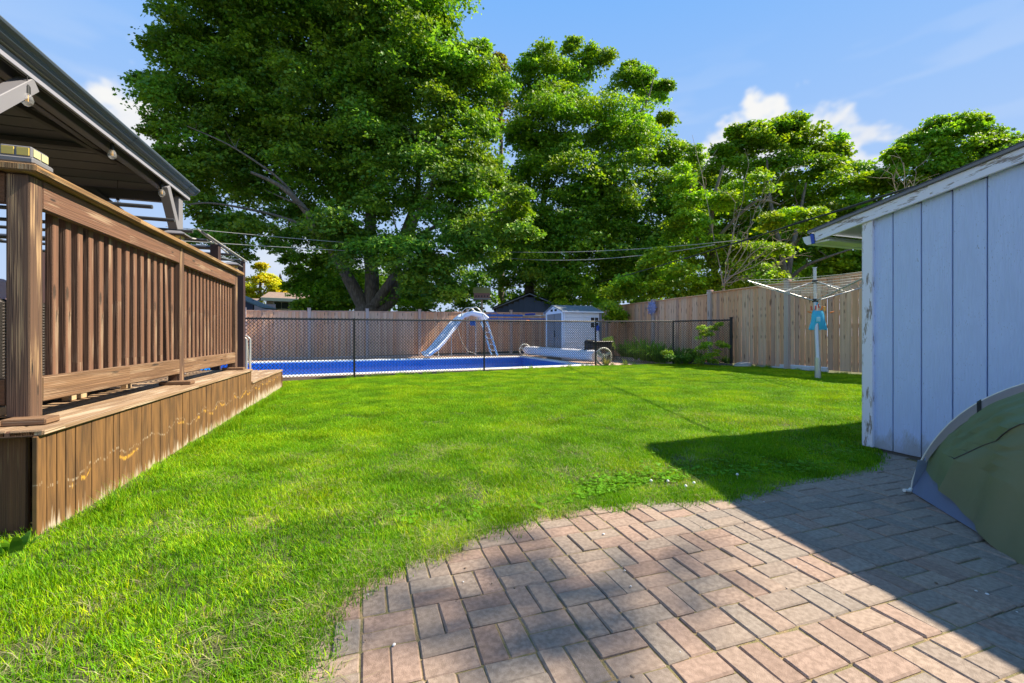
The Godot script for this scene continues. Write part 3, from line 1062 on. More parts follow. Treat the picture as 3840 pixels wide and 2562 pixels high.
func make_pool() -> void:
	# the paved surround, a ring about the pool, with a slab thickness
	var y := 0.045
	var outer := [Vector2(-8.5, -10.3), Vector2(7.2, -12.35), Vector2(11.2, -11.2), Vector2(11.2, -22.2), Vector2(-8.5, -20.1)]
	var b := MB.new()
	var ring := func(p: Vector2, q: Vector2, r: Vector2, s: Vector2) -> void:
		b.quad(Vector3(p.x, y, p.y), Vector3(q.x, y, q.y), Vector3(r.x, y, r.y), Vector3(s.x, y, s.y), Vector3.UP)
	ring.call(outer[0], outer[1], pool[1], pool[0])
	ring.call(outer[1], outer[2], outer[3], pool[1])
	ring.call(pool[1], outer[3], outer[3], pool[2])
	ring.call(pool[2], outer[3], outer[4], pool[3])
	ring.call(pool[3], outer[4], outer[0], pool[0])
	for i in 5:
		var p: Vector2 = outer[i]
		var q: Vector2 = outer[(i + 1) % 5]
		var e := (q - p).normalized()
		b.quad(Vector3(p.x, y, p.y), Vector3(q.x, y, q.y), Vector3(q.x, y - 0.2, q.y), Vector3(p.x, y - 0.2, p.y), Vector3(-e.y, 0, e.x))
	struct("pool_deck", b.mesh(M.pool_deck))
	var t := thing("swimming_pool", "in-ground swimming pool with royal blue liner and white coping behind the chain-link fence", "pool", Vector3(1.0, 0.0, -15.2))
	for i in 4:
		var p: Vector2 = pool[i]
		var q: Vector2 = pool[(i + 1) % 4]
		var mid := Vector2(1.0, -15.2)
		var d := q - p
		var nn := Vector3(d.y, 0, -d.x).normalized()
		if nn.dot(Vector3(mid.x - p.x, 0, mid.y - p.y)) < 0.0:
			nn = -nn
		var w := MB.new()
		w.quad(Vector3(p.x, 0.03, p.y), Vector3(q.x, 0.03, q.y), Vector3(q.x, -1.3, q.y), Vector3(p.x, -1.3, p.y), nn)
		part("pool_wall", w.mesh(M.liner), t)
		var cp := MB.new()
		var a3 := Vector3(p.x, 0.045, p.y) - nn * 0.10
		var b3 := Vector3(q.x, 0.045, q.y) - nn * 0.10
		cp.bar(a3 - (b3 - a3).normalized() * 0.2, b3 + (b3 - a3).normalized() * 0.2, 0.30, 0.06 + 0.002 * i, Vector3.UP, 0.02)
		part("coping", cp.mesh(M.coping), t)
	var fl := MB.new()
	fl.quad(Vector3(pool[0].x, -1.3, pool[0].y), Vector3(pool[1].x, -1.3, pool[1].y), Vector3(pool[2].x, -1.3, pool[2].y), Vector3(pool[3].x, -1.3, pool[3].y), Vector3.UP)
	part("pool_floor", fl.mesh(M.liner_floor), t)
	var wt := MB.new()
	wt.quad(Vector3(pool[0].x, -0.22, pool[0].y), Vector3(pool[1].x, -0.22, pool[1].y), Vector3(pool[2].x, -0.22, pool[2].y), Vector3(pool[3].x, -0.22, pool[3].y), Vector3.UP)
	struct("pool_water", wt.mesh(M.water))
	# planting bed along the right fence, with a low edging of blocks
	var bed := [Vector3(9.97, 0.07, -15.883), Vector3(9.925, 0.07, -13.873), Vector3(9.735, 0.07, -12.054), Vector3(10.175, 0.08, -11.062), Vector3(10.547, 0.09, -10.363)]
	var bb := MB.new()
	for i in 4:
		var p: Vector3 = bed[i]
		var q: Vector3 = bed[i + 1]
		var p2 := Vector3(10.86, 0.15, p.z - 0.6)
		var q2 := Vector3(10.86, 0.15, q.z - 0.6)
		p.y = 0.12
		q.y = 0.12
		bb.tri(p, q, q2, Vector3.UP, Vector3.UP, Vector3.UP)
		bb.tri(p, q2, p2, Vector3.UP, Vector3.UP, Vector3.UP)
	struct("garden_bed", bb.mesh(M.soil))
	var ed := thing("bed_edging", "low dark stone edging in front of the planted bed by the right fence", "garden edging", bed[0])
	for i in 4:
		var k := 5
		for j in k:
			var p: Vector3 = (bed[i] as Vector3).lerp(bed[i + 1], (j + 0.04) / k)
			var q: Vector3 = (bed[i] as Vector3).lerp(bed[i + 1], (j + 0.96) / k)
			p.y = 0.10
			q.y = 0.10
			var m := MB.new()
			m.bar(p, q, 0.10, 0.13, Vector3.UP, 0.012)
			part("edging_block", m.mesh(M.edging if i > 1 else M.stone), ed)

# ---------------------------------------------------------------- fences
func make_fences() -> void:
	# back fence: boards between posts, a capped top board
	var t := thing("back_fence", "weathered grey brown wooden board fence standing behind the pool", "fence", Vector3(3.0, 0.0, -21.2))
	var d := Vector3(15.5, 0, -1.6).normalized()
	var a := Vector3(-7.0, 0, -20.4 + 2.4 * 1.6 / 15.5)
	var length := 18.0
	var basis_ := Basis(Vector3.UP, atan2(-d.z, d.x))
	var shapes := []
	for k in 6:
		shapes.append(boxm(Vector3(0.135, 2.0, 0.022), M.cedar[0], 0.003, Vector2(k * 0.17, k * 0.83)))
	rng.seed = 9
	var n := int(length / 0.140)
	for i in n:
		var s := (i + 0.5) * 0.140
		var p := a + d * s
		var top := 2.00 + 0.0155 * s
		var z := rng.randfn(0, 0.003)
		part("board", shapes[rng.randi() % 6], t, at(p + Vector3(0, top - 1.0, 0) + basis_.z * z, basis_ * Basis(Vector3.BACK, rng.randfn(0, 0.0015))), M.cedar[[0, 2, 2, 4, 0, 1][rng.randi() % 6]])
	for i in 8:
		var p := a + d * (-0.1 + 2.39 * i + 0.05)
		var top := 2.00 + 0.0155 * (2.39 * i)
		part("post", boxm(Vector3(0.13, top + 0.12, 0.13), M.fence_post, 0.006, Vector2(i * 0.3, 0)), t, at(p + Vector3(0, (top + 0.12) * 0.5, 0.02), basis_))
		part("post_cap", boxm(Vector3(0.15, 0.03, 0.15), M.fence_post, 0.008), t, at(p + Vector3(0, top + 0.136, 0.02), basis_))
	for i in 7:
		var p := a + d * (2.39 * i + 0.02)
		var q := a + d * (2.39 * i + 2.24)
		var up0 := Vector3(0, 2.00 + 0.0155 * 2.39 * i, 0)
		var up1 := Vector3(0, 2.00 + 0.0155 * 2.39 * (i + 1), 0)
		var m := MB.new()
		m.bar(p + up0 + Vector3(0, 0.012, 0.012), q + up1 + Vector3(0, 0.012, 0.012), 0.05, 0.035, Vector3.BACK, 0.004)
		part("top_rail", m.mesh(M.cedar[1]), t)
		m = MB.new()
		m.bar(p + Vector3(0, 0.02, 0.03), q + Vector3(0, 0.05, 0.03), 0.14, 0.04, Vector3.BACK, 0.004)
		part("kick_board", m.mesh(M.fence_post), t)
	# right fence: boards with narrow gaps, lit from behind
	var f := thing("side_fence", "tall reddish cedar board fence along the right, light showing through its gaps", "fence", Vector3(10.9, 0.0, -12.0))
	var z0 := -3.0
	var tall := []
	for k in 6:
		tall.append(boxm(Vector3(0.022, 2.27, 0.134), M.cedar[0], 0.003, Vector2(k * 0.19, k * 0.71)))
	var i := 0
	while z0 > -21.9:
		var gap := 0.004 + (0.008 if z0 > -11.5 else 0.0) * rng.randf_range(0.3, 1.3)
		var c := Vector3(10.9 + rng.randfn(0, 0.003), 1.245 + 0.05, z0 - 0.067)
		if z0 < -11.8:
			c.y -= 0.05
		part("board", tall[rng.randi() % 6], f, at(c, Basis(Vector3.RIGHT, rng.randfn(0, 0.0016))), M.cedar[[0, 0, 2, 4, 2, 3][rng.randi() % 6]])
		z0 -= 0.134 + gap
		i += 1
	for pz: float in [-4.2, -6.5, -8.815, -11.615, -14.609, -18.121, -20.6]:
		var hgt := 2.50 if pz > -12.0 else 2.43
		part("post", boxm(Vector3(0.13, hgt, 0.13), M.fence_post, 0.006, Vector2(pz, 0)), f, at(Vector3(10.86, hgt * 0.5, pz)))
		part("post_cap", boxm(Vector3(0.155, 0.03, 0.155), M.fence_post, 0.008), f, at(Vector3(10.86, hgt + 0.016, pz)))
	for s in [[-3.0, -11.6, 2.455], [-11.63, -21.9, 2.395]]:
		var l: float = s[0] - s[1]
		part("top_rail", boxm(Vector3(0.11, 0.035, l), M.cedar[2], 0.005), f, at(Vector3(10.9, s[2] + 0.0, s[0] - l * 0.5)))
		part("back_rail", boxm(Vector3(0.04, 0.09, l), M.cedar[3], 0.005), f, at(Vector3(10.94, s[2] - 0.3, s[0] - l * 0.5)))
		part("back_rail", boxm(Vector3(0.04, 0.09, l), M.cedar[3], 0.005), f, at(Vector3(10.94, 1.25, s[0] - l * 0.5)))
		part("back_rail", boxm(Vector3(0.04, 0.09, l), M.cedar[3], 0.005), f, at(Vector3(10.94, 0.35, s[0] - l * 0.5)))
	# black chain-link pool fence
	var c := thing("chain_link_fence", "black chain-link pool fence with thin posts across the end of the lawn", "fence", Vector3(3.142, 0.028, -11.759))
	var pts := [Vector3(-3.9, -0.03, -10.52), Vector3(-0.248, -0.002, -11.1), Vector3(3.142, 0.028, -11.759), Vector3(6.913, 0.062, -12.224), Vector3(9.566, 0.086, -11.845), Vector3(10.72, 0.10, -10.60)]
	var H := 1.405
	for k in 6:
		var p: Vector3 = pts[k]
		var r := 0.024 if k < 5 else 0.042
		var m := MB.new()
		m.tube([p - Vector3(0, 0.1, 0), p + Vector3(0, H + (0.0 if k < 5 else 0.06), 0)], [r], 10)
		m.lathe([Vector2(r * 1.25, -0.01), Vector2(r * 1.25, 0.02), Vector2(0, 0.04)], 10, at(p + Vector3(0, H + (0.0 if k < 5 else 0.06), 0)))
		part("post", m.mesh(M.black_metal), c)
	for k in 5:
		var p: Vector3 = pts[k]
		var q: Vector3 = pts[k + 1]
		var up := Vector3(0, H, 0)
		part("top_rail", tubem([p + up, q + up], 0.021, M.black_metal), c)
		var len_ := p.distance_to(q)
		var e := (q - p) / len_
		var nn := e.cross(Vector3.UP).normalized()
		var pitch := 0.076
		var nw := int(len_ / pitch)
		var b := MB.new()
		var wr := 0.0052
		var segs := int((H - 0.03) / (pitch * 0.5))
		# each wire zigzags down, hooked into its neighbours
		for w in nw + 1:
			var x := pitch * w
			for j in segs:
				var s0 := (j % 2) * pitch * 0.5
				var s1 := ((j + 1) % 2) * pitch * 0.5
				var x0 := clampf(x + s0, 0.0, len_)
				var x1 := clampf(x + s1, 0.0, len_)
				var u := p + e * x0 + Vector3(0, H + 0.03 - j * pitch * 0.5, 0)
				var v := p + e * x1 + Vector3(0, H + 0.03 - (j + 1) * pitch * 0.5, 0)
				var dd := (v - u).normalized()
				var sd := dd.cross(nn) * wr
				b.quad(u - sd + nn * wr, u + sd + nn * wr, v + sd + nn * wr, v - sd + nn * wr, nn)
				b.quad(u - sd + nn * wr, v - sd + nn * wr, v - nn * wr, u - nn * wr, -sd.normalized())
				b.quad(u + sd + nn * wr, v + sd + nn * wr, v - nn * wr, u - nn * wr, sd.normalized())
			for j in segs:
				var s0 := (j % 2) * pitch * 0.5
				var s1 := ((j + 1) % 2) * pitch * 0.5
				var x0 := clampf(x + pitch - s0, 0.0, len_)
				var x1 := clampf(x + pitch - s1, 0.0, len_)
				var u := p + e * x0 + Vector3(0, H + 0.03 - j * pitch * 0.5, 0)
				var v := p + e * x1 + Vector3(0, H + 0.03 - (j + 1) * pitch * 0.5, 0)
				var dd := (v - u).normalized()
				var sd := dd.cross(nn) * wr
				b.quad(u - sd - nn * wr, u + sd - nn * wr, v + sd - nn * wr, v - sd - nn * wr, -nn)
				b.quad(u - sd - nn * wr, v - sd - nn * wr, v + nn * wr, u + nn * wr, -sd.normalized())
				b.quad(u + sd - nn * wr, v + sd - nn * wr, v + nn * wr, u + nn * wr, sd.normalized())
		part("wire_mesh", b.mesh(M.black_metal), c)

# ---------------------------------------------------------------- deck, railing, gazebo
func skirt_board(z0: float, z1: float, top: float, bottom: float, far: bool) -> ArrayMesh:
	var b := MB.new()
	var zc := (z0 + z1) * 0.5
	var t := rng.randfn(0.0, 0.002)
	b.box(Vector3(-1.575 + t, (top + bottom) * 0.5, zc), Vector3(0.022, top - bottom, absf(z1 - z0) - 0.009), 0.003, Basis.IDENTITY, 1)
	var shift := rng.randf_range(-0.02, 0.02)
	for i in b.v.size():
		var p := b.v[i]
		b.u[i] = Vector2((-2.8 - p.z) / 6.9 + shift * 0.3, 1.0 - (p.y - bottom + 0.02) / 0.62)
	return b.mesh(M.skirt)

func make_deck() -> void:
	rng.seed = 55
	var d := thing("wooden_deck", "raised brown stained wooden deck with vertical skirt boards beside the lawn", "deck", Vector3(-3.4, 0.0, -5.0))
	var joints := [-2.837, -2.913, -2.992, -3.065, -3.149, -3.301, -3.454, -3.541, -3.614, -3.77, -3.926, -4.077, -4.231, -4.392, -4.551, -4.689, -4.84, -5.006, -5.155, -5.31, -5.449, -5.605, -5.748, -5.899, -6.042, -6.187, -6.347, -6.502, -6.667, -6.819, -6.942]
	joints.append(-7.20)
	for i in joints.size() - 1:
		part("skirt_board", skirt_board(joints[i], joints[i + 1], 0.494, -0.07, false), d)
	# near end: wide boards, the corner left open
	for k in 3:
		var y := 0.415 - 0.002 * k
		var m := MB.new()
		m.uo = Vector2(0.3 * k, 0.2)
		m.box(Vector3(-1.654 - 0.28 - 0.57 * k, 0.205, -2.945), Vector3(0.56, 0.56, 0.03), 0.006, Basis.IDENTITY, 1)
		part("end_board", m.mesh(M.deck_wood_dark), d)
	part("frame_joist", boxm(Vector3(4.0, 0.40, 0.04), M.deck_wood_dark, 0.004), d, at(Vector3(-3.7, 0.25, -3.10)))
	part("frame_joist", boxm(Vector3(0.04, 0.40, 4.2), M.deck_wood_dark, 0.004), d, at(Vector3(-1.68, 0.25, -5.15)))
	for k in 22:
		var w := 0.138
		var m := boxm(Vector3(w, 0.034, 4.34), M.deck_board, 0.008 if k > 0 else 0.012, Vector2(k * 0.21, k * 0.57))
		part("deck_board", m, d, at(Vector3(-1.545 - 0.069 - 0.143 * k, 0.510 + 0.001 * (k % 3), -2.85 - 2.17)))
	var m0 := MB.new()
	m0.box(Vector3(-3.0, 0.507, -2.865), Vector3(2.85, 0.034, 0.03), 0.012)
	part("edge_board", m0.mesh(M.deck_wood), d)
	var l := thing("lower_deck", "lower wooden deck step with worn skirt boards leading to the pool", "deck", Vector3(-2.4, 0.0, -8.4))
	var j2 := []
	var z := -7.20
	while z > -9.56:
		j2.append(z)
		z -= [0.11, 0.14, 0.09, 0.14, 0.12][j2.size() % 5]
	j2.append(-9.60)
	for i in j2.size() - 1:
		part("skirt_board", skirt_board(j2[i], j2[i + 1], 0.312, -0.05, true), l)
	for k in 8:
		part("deck_board", boxm(Vector3(0.138, 0.034, 2.42), M.deck_board, 0.008, Vector2(k * 0.23, k * 0.31)), l, at(Vector3(-1.545 - 0.069 - 0.143 * k, 0.327, -8.41)))
	part("end_board", boxm(Vector3(1.2, 0.36, 0.03), M.deck_wood_dark, 0.004), l, at(Vector3(-2.15, 0.12, -9.6)))

	# railing
	var r := thing("deck_railing", "brown wooden deck railing with square balusters and a golden cap board", "railing", Vector3(-1.78, 0.527, -5.1))
	var X := -1.78
	for pz_: float in [-3.135, -5.165, -7.10]:
		part("post", boxm(Vector3(0.10, 1.33, 0.104), M.post_wood, 0.006, Vector2(pz_ * 0.33 + 0.05, pz_)), r, at(Vector3(X, 1.215, pz_)))
		part("foot_block", boxm(Vector3(0.26, 0.036, 0.12), M.worn_rail, 0.006, Vector2(pz_, 0.3)), r, at(Vector3(X + 0.04, 0.546, pz_ + 0.09)))
	part("foot_block", boxm(Vector3(0.30, 0.036, 0.13), M.worn_rail, 0.006, Vector2(0.7, 0.1)), r, at(Vector3(X - 0.16, 0.546, -3.03)))
	var bays := [[-3.187, -5.113, 14, -3.386, 0.1207], [-5.217, -7.05, 14, -5.40, 0.1165]]
	var shapes := []
	for k in 5:
		shapes.append(boxm(Vector3(0.038, 1.0, 0.056), M.deck_wood, 0.004, Vector2(k * 0.13, k * 0.41)))
	for bi in 2:
		var b: Array = bays[bi]
		var l0: float = b[0] - b[1]
		var zc: float = (b[0] + b[1]) * 0.5
		part("top_rail", boxm(Vector3(0.04, 0.165, l0), M.deck_wood, 0.006, Vector2(0.4 * bi, 0.6 * bi)), r, at(Vector3(-1.75, 1.80, zc)))
		part("bottom_rail", boxm(Vector3(0.042, 0.143, l0), M.worn_rail, 0.006, Vector2(0.27 * bi + 0.1, 0.5 * bi)), r, at(Vector3(-1.752, 0.70, zc)))
		for k in 15:
			var zz: float = b[3] - b[4] * k
			var tilt := 0.0
			if bi == 0 and k == 13:
				tilt = 0.055
			part("baluster", shapes[rng.randi() % 5], r, at(Vector3(-1.797, 1.24, zz), Basis(Vector3.RIGHT, tilt + rng.randfn(0, 0.003))))
	part("cap_board", boxm(Vector3(0.17, 0.044, 2.12), M.cap_wood, 0.008, Vector2(0.1, 0.1)), r, at(Vector3(-1.765, 1.908, -3.04 - 1.06)))
	part("cap_board", boxm(Vector3(0.17, 0.044, 2.14), M.cap_wood, 0.008, Vector2(0.5, 0.7)), r, at(Vector3(-1.765, 1.909, -5.165 - 1.07)))
	part("cap_board", boxm(Vector3(2.6, 0.044, 0.16), M.deck_wood_dark, 0.008, Vector2(0.5, 0.7)), r, at(Vector3(-1.852 - 1.3, 1.908, -3.12)))
	part("top_rail", boxm(Vector3(2.5, 0.165, 0.04), M.deck_wood_dark, 0.006), r, at(Vector3(-1.832 - 1.25, 1.80, -3.11)))
	part("bottom_rail", boxm(Vector3(2.5, 0.143, 0.04), M.deck_wood_dark, 0.006), r, at(Vector3(-1.832 - 1.25, 0.70, -3.11)))
	for k in 8:
		part("baluster", shapes[k % 5], r, at(Vector3(-1.93 - 0.12 * k, 1.24, -3.152)))

	# solar lamps on the railing posts
	var spots := [[Vector3(-1.78, 1.931, -3.135), 0], [Vector3(-1.775, 1.931, -5.165), 1], [Vector3(-1.775, 1.931, -7.10), 1]]
	var says := ["flat grey post lamp with yellow windows on the nearest railing post", "grey post lamp with a sloping lid on the middle railing post", "small grey post lamp with a sloping lid on the far end of the railing"]
	for i in 3:
		var p: Vector3 = spots[i][0]
		var t := thing("post_lamp", says[i], "lamp", p, "lamps on the railing posts")
		part("lamp_base", boxm(Vector3(0.165, 0.034, 0.165) if i == 0 else Vector3(0.12, 0.02, 0.12), M.lamp_grey, 0.01), t, at(p + Vector3(0, 0.018, 0)))
		if i == 0:
			part("lamp_body", boxm(Vector3(0.135, 0.062, 0.135), M.lamp_grey, 0.006), t, at(p + Vector3(0, 0.066, 0)))
		else:
			part("lamp_body", boxm(Vector3(0.095, 0.05, 0.095), M.lamp_grey, 0.004), t, at(p + Vector3(0, 0.046, 0)))
			var lid := MB.new()
			lid.lathe([Vector2(0.140, 0.066), Vector2(0.142, 0.076), Vector2(0.075, 0.108), Vector2(0, 0.110)], 4, Transform3D(Basis(Vector3.UP, PI * 0.25), p))
			for q in lid.v.size() / 3:
				var e := (lid.v[q * 3 + 2] - lid.v[q * 3]).cross(lid.v[q * 3 + 1] - lid.v[q * 3]).normalized()
				for w in 3:
					lid.n[q * 3 + w] = e
			part("lamp_lid", lid.mesh(M.lamp_grey), t)
		var hw := 0.0685 if i == 0 else 0.0485
		var hh := 0.066 if i == 0 else 0.048
		for side in 4:
			var bs := Basis(Vector3.UP, PI * 0.5 * side)
			for k in 2:
				var off := bs * Vector3((k - 0.5) * hw * 0.92, hh, hw)
				part("lamp_window", boxm(Vector3(hw * 0.76, 0.042 if i == 0 else 0.030, 0.006), M.lamp_amber if side == 0 or i > 0 and k == 0 else M.lamp_cream, 0.002), t, at(p + off, bs))

func hip_strip(o: Vector3, along: Vector3, inward: Vector3, half: float, i0: float, i1: float, slope: float, m: Material) -> ArrayMesh:
	# one roof panel of a hip face: o is the middle of the eave
	var b := MB.new()
	var lift := Vector3(0, 0.008, 0)
	var a0 := o + inward * i0 + Vector3(0, slope * i0, 0)
	var a1 := o + inward * i1 + Vector3(0, slope * i1, 0) + lift
	var h0 := half - i0
	var h1 := half - i1
	var th := Vector3(0, 0.02, 0)
	var nn := (Vector3.UP - inward * slope).normalized()
	var gap := (inward * 0.022 + Vector3(0, slope * 0.022, 0)) * (1.0 if i0 > 0.01 else 0.0)
	a0 += gap
	var p := [a0 - along * h0, a0 + along * h0, a1 + along * h1, a1 - along * h1]
	b.quad(p[0], p[1], p[2], p[3], -nn)
	b.quad(p[0] + th, p[1] + th, p[2] + th, p[3] + th, nn)
	b.quad(p[0], p[1], p[1] + th, p[0] + th, -inward)
	b.quad(p[3], p[2], p[2] + th, p[3] + th, inward)
	b.quad(p[0], p[3], p[3] + th, p[0] + th, -along)
	b.quad(p[1], p[2], p[2] + th, p[1] + th, along)
	return b.mesh(m)

func make_gazebo() -> void:
	var x0 := -2.10
	var x1 := -5.5
	var z0 := -2.62
	var z1 := -6.50
	var eave := 2.775
	var slope := 0.48
	var cx := (x0 + x1) * 0.5
	var cz := (z0 + z1) * 0.5
	var g := thing("gazebo", "dark grey metal gazebo with hip roof and gutter standing on the deck", "gazebo", Vector3(cx, 0.527, cz))
	var hx := (x0 - x1) * 0.5
	var hz := (z0 - z1) * 0.5
	var ins := 0.0
	var step := 0.118
	while ins < hx - 0.02:
		var nx := minf(ins + step, hx)
		part("roof_panel", hip_strip(Vector3(x0, eave, cz), Vector3.BACK, Vector3.LEFT, hz, ins, nx, slope, M.soffit), g)
		part("roof_panel", hip_strip(Vector3(x1, eave, cz), Vector3.BACK, Vector3.RIGHT, hz, ins, nx, slope, M.soffit), g)
		part("roof_panel", hip_strip(Vector3(cx, eave, z0), Vector3.RIGHT, Vector3.FORWARD, hx, ins, nx, slope, M.soffit), g)
		part("roof_panel", hip_strip(Vector3(cx, eave, z1), Vector3.RIGHT, Vector3.BACK, hx, ins, nx, slope, M.soffit), g)
		ins = nx
	for e in [[Vector3(x0, eave + 0.10, cz), Vector3.BACK, Vector3.LEFT, hz], [Vector3(x1, eave + 0.10, cz), Vector3.BACK, Vector3.RIGHT, hz], [Vector3(cx, eave + 0.10, z0), Vector3.RIGHT, Vector3.FORWARD, hx], [Vector3(cx, eave + 0.10, z1), Vector3.RIGHT, Vector3.BACK, hx]]:
		part("roof_sheet", hip_strip(e[0], e[1], e[2], e[3], 0.0, hx, slope, M.gutter), g)
	# hip rafters and purlins under the panels
	for sx: float in [1.0, -1.0]:
		for sz: float in [1.0, -1.0]:
			var a := Vector3(cx + sx * (hx - 0.06), eave - 0.045, cz + sz * (hz - 0.06))
			var b := Vector3(cx + sx * 0.02, eave - 0.045 + slope * (hx - 0.08), cz + sz * (hz - hx + 0.02))
			var m := MB.new()
			m.bar(a, b, 0.07, 0.055)
			part("hip_rafter", m.mesh(M.grey_frame_dark), g)
	for k in 2:
		var q: float = [0.62, 1.2][k]
		var y := eave - 0.05 + slope * q
		for s: float in [1.0, -1.0]:
			part("purlin", boxm(Vector3((hx - q) * 2.0, 0.045, 0.06), M.grey_frame_dark), g, at(Vector3(cx, y, cz + s * (hz - q))))
			part("purlin", boxm(Vector3(0.06, 0.045, (hz - q) * 2.0), M.grey_frame_dark), g, at(Vector3(cx + s * (hx - q), y, cz)))
	# beams, fascia, gutter
	for s: float in [1.0, -1.0]:
		part("beam", boxm(Vector3(0.07, 0.07, hz * 2.0 - 0.3), M.grey_frame_dark), g, at(Vector3(cx + s * (hx - 0.13), eave - 0.045, cz)))
		part("beam", boxm(Vector3(hx * 2.0 - 0.3, 0.11, 0.07), M.grey_frame_dark), g, at(Vector3(cx, eave - 0.092, cz + s * (hz - 0.13))))
		part("fascia", boxm(Vector3(0.02, 0.062, hz * 2.0), M.fascia, 0.003), g, at(Vector3(cx + s * (hx - 0.002), eave - 0.036, cz)))
		part("fascia", boxm(Vector3(hx * 2.0, 0.062, 0.02), M.fascia, 0.003), g, at(Vector3(cx, eave - 0.037, cz + s * (hz - 0.002))))
		part("eave_trim", boxm(Vector3(0.026, 0.012, hz * 2.0), M.fascia, 0.003), g, at(Vector3(cx + s * (hx + 0.008), eave + 0.012, cz)))
		# the gutter: a hollow K shape swept along the eave
		var prof := [Vector2(0.0, 0.085), Vector2(0.0, 0.012), Vector2(0.045, 0.012), Vector2(0.062, 0.022), Vector2(0.075, 0.045), Vector2(0.098, 0.062), Vector2(0.104, 0.075), Vector2(0.100, 0.084), Vector2(0.092, 0.084), Vector2(0.096, 0.075), Vector2(0.090, 0.066), Vector2(0.068, 0.049), Vector2(0.055, 0.027), Vector2(0.04, 0.018), Vector2(0.006, 0.018), Vector2(0.006, 0.085)]
		var b := MB.new()
		for i in prof.size() - 1:
			var p: Vector2 = prof[i]
			var q: Vector2 = prof[i + 1]
			var nn := Vector3(s * (q.y - p.y), -(q.x - p.x), 0).normalized() * (1.0 if i < 8 else 1.0)
			var xs := cx + s * hx
			b.quad(Vector3(xs + s * p.x, eave + p.y, z0 + 0.02), Vector3(xs + s * q.x, eave + q.y, z0 + 0.02), Vector3(xs + s * q.x, eave + q.y, z1 - 0.02), Vector3(xs + s * p.x, eave + p.y, z1 - 0.02), -nn if i < 7 else nn)
		var gm := part("gutter", b.mesh(M.gutter), g)
		for zz: float in [z1 - 0.02, z1 + 0.20, -4.95, z0 + 0.02]:
			var st := MB.new()
			for i in 8:
				var p: Vector2 = prof[i]
				var q: Vector2 = prof[i + 1]
				var xs := cx + s * hx
				var pm := Vector3(xs + s * p.x, eave + p.y, zz)
				var qm := Vector3(xs + s * q.x, eave + q.y, zz)
				st.bar(pm, qm, 0.03, 0.008, Vector3.UP, 0.002)
			part("gutter_strap", st.mesh(M.gutter), gm)
	for px_: float in [-2.19, -5.41]:
		for pz_: float in [-2.80, -6.34]:
			part("post", boxm(Vector3(0.115, 2.16, 0.115), M.grey_frame, 0.006), g, at(Vector3(px_, 0.527 + 1.08, pz_)))
			part("post_base", boxm(Vector3(0.16, 0.03, 0.16), M.grey_frame, 0.006), g, at(Vector3(px_, 0.542, pz_)))
			var sz := -1.0 if pz_ > -4.0 else 1.0
			var sx := -1.0 if px_ > -4.0 else 1.0
			var m := MB.new()
			m.bar(Vector3(px_ + 0.05, 1.80 if sz < 0.0 else 2.08, pz_ + sz * 0.04), Vector3(px_ + 0.05, 2.69, pz_ + sz * (1.0 if sz < 0.0 else 0.46)), 0.09, 0.085)
			part("brace", m.mesh(M.grey_frame), g)
			m = MB.new()
			m.bar(Vector3(px_ + sx * 0.04, 2.02, pz_), Vector3(px_ + sx * 0.80, 2.68, pz_), 0.085, 0.085)
			part("brace", m.mesh(M.grey_frame_dark), g)
	# string light bulbs
	var bulbs := [Vector3(-2.10, 2.575, -3.72), Vector3(-2.15, 2.655, -4.844), Vector3(-2.15, 2.62, -5.85), Vector3(-2.769, 2.594, -6.36)]
	var says := ["clear string light bulb hanging just below the pale grey brace at the gazebo eave", "clear string light bulb hanging halfway along the gazebo eave", "clear string light bulb hanging beside the far gazebo post", "clear string light bulb on a drooping cord under the far gazebo beam"]
	for i in 4:
		var p: Vector3 = bulbs[i]
		var t := thing("string_light", says[i], "light bulb", p, "string light bulbs under the gazebo roof")
		var m := MB.new()
		m.lathe([Vector2(0.012, 0.02), Vector2(0.027, -0.002), Vector2(0.033, -0.027), Vector2(0.028, -0.050), Vector2(0.013, -0.064), Vector2(0, -0.066)], 14, at(p))
		part("glass_bulb", m.mesh(M.glass), t)
		m = MB.new()
		m.tube([p + Vector3(0.004, 0.02, 0), p + Vector3(0.004, -0.036, 0)], [0.004], 6)
		m.tube([p + Vector3(-0.005, 0.02, 0.002), p + Vector3(-0.005, -0.036, 0.002)], [0.003], 6)
		part("filament", m.mesh(M.filament), t)
		m = MB.new()
		m.tube([p + Vector3(0, 0.015, 0), p + Vector3(0, 0.06, 0), p + Vector3(0, 0.075, 0)], [0.017, 0.016, 0.008], 10)
		m.tube([p + Vector3(0, 0.07, 0), p + Vector3(0, 0.13 if i < 3 else 0.30, 0)], [0.003], 5)
		part("socket", m.mesh(M.socket), t)

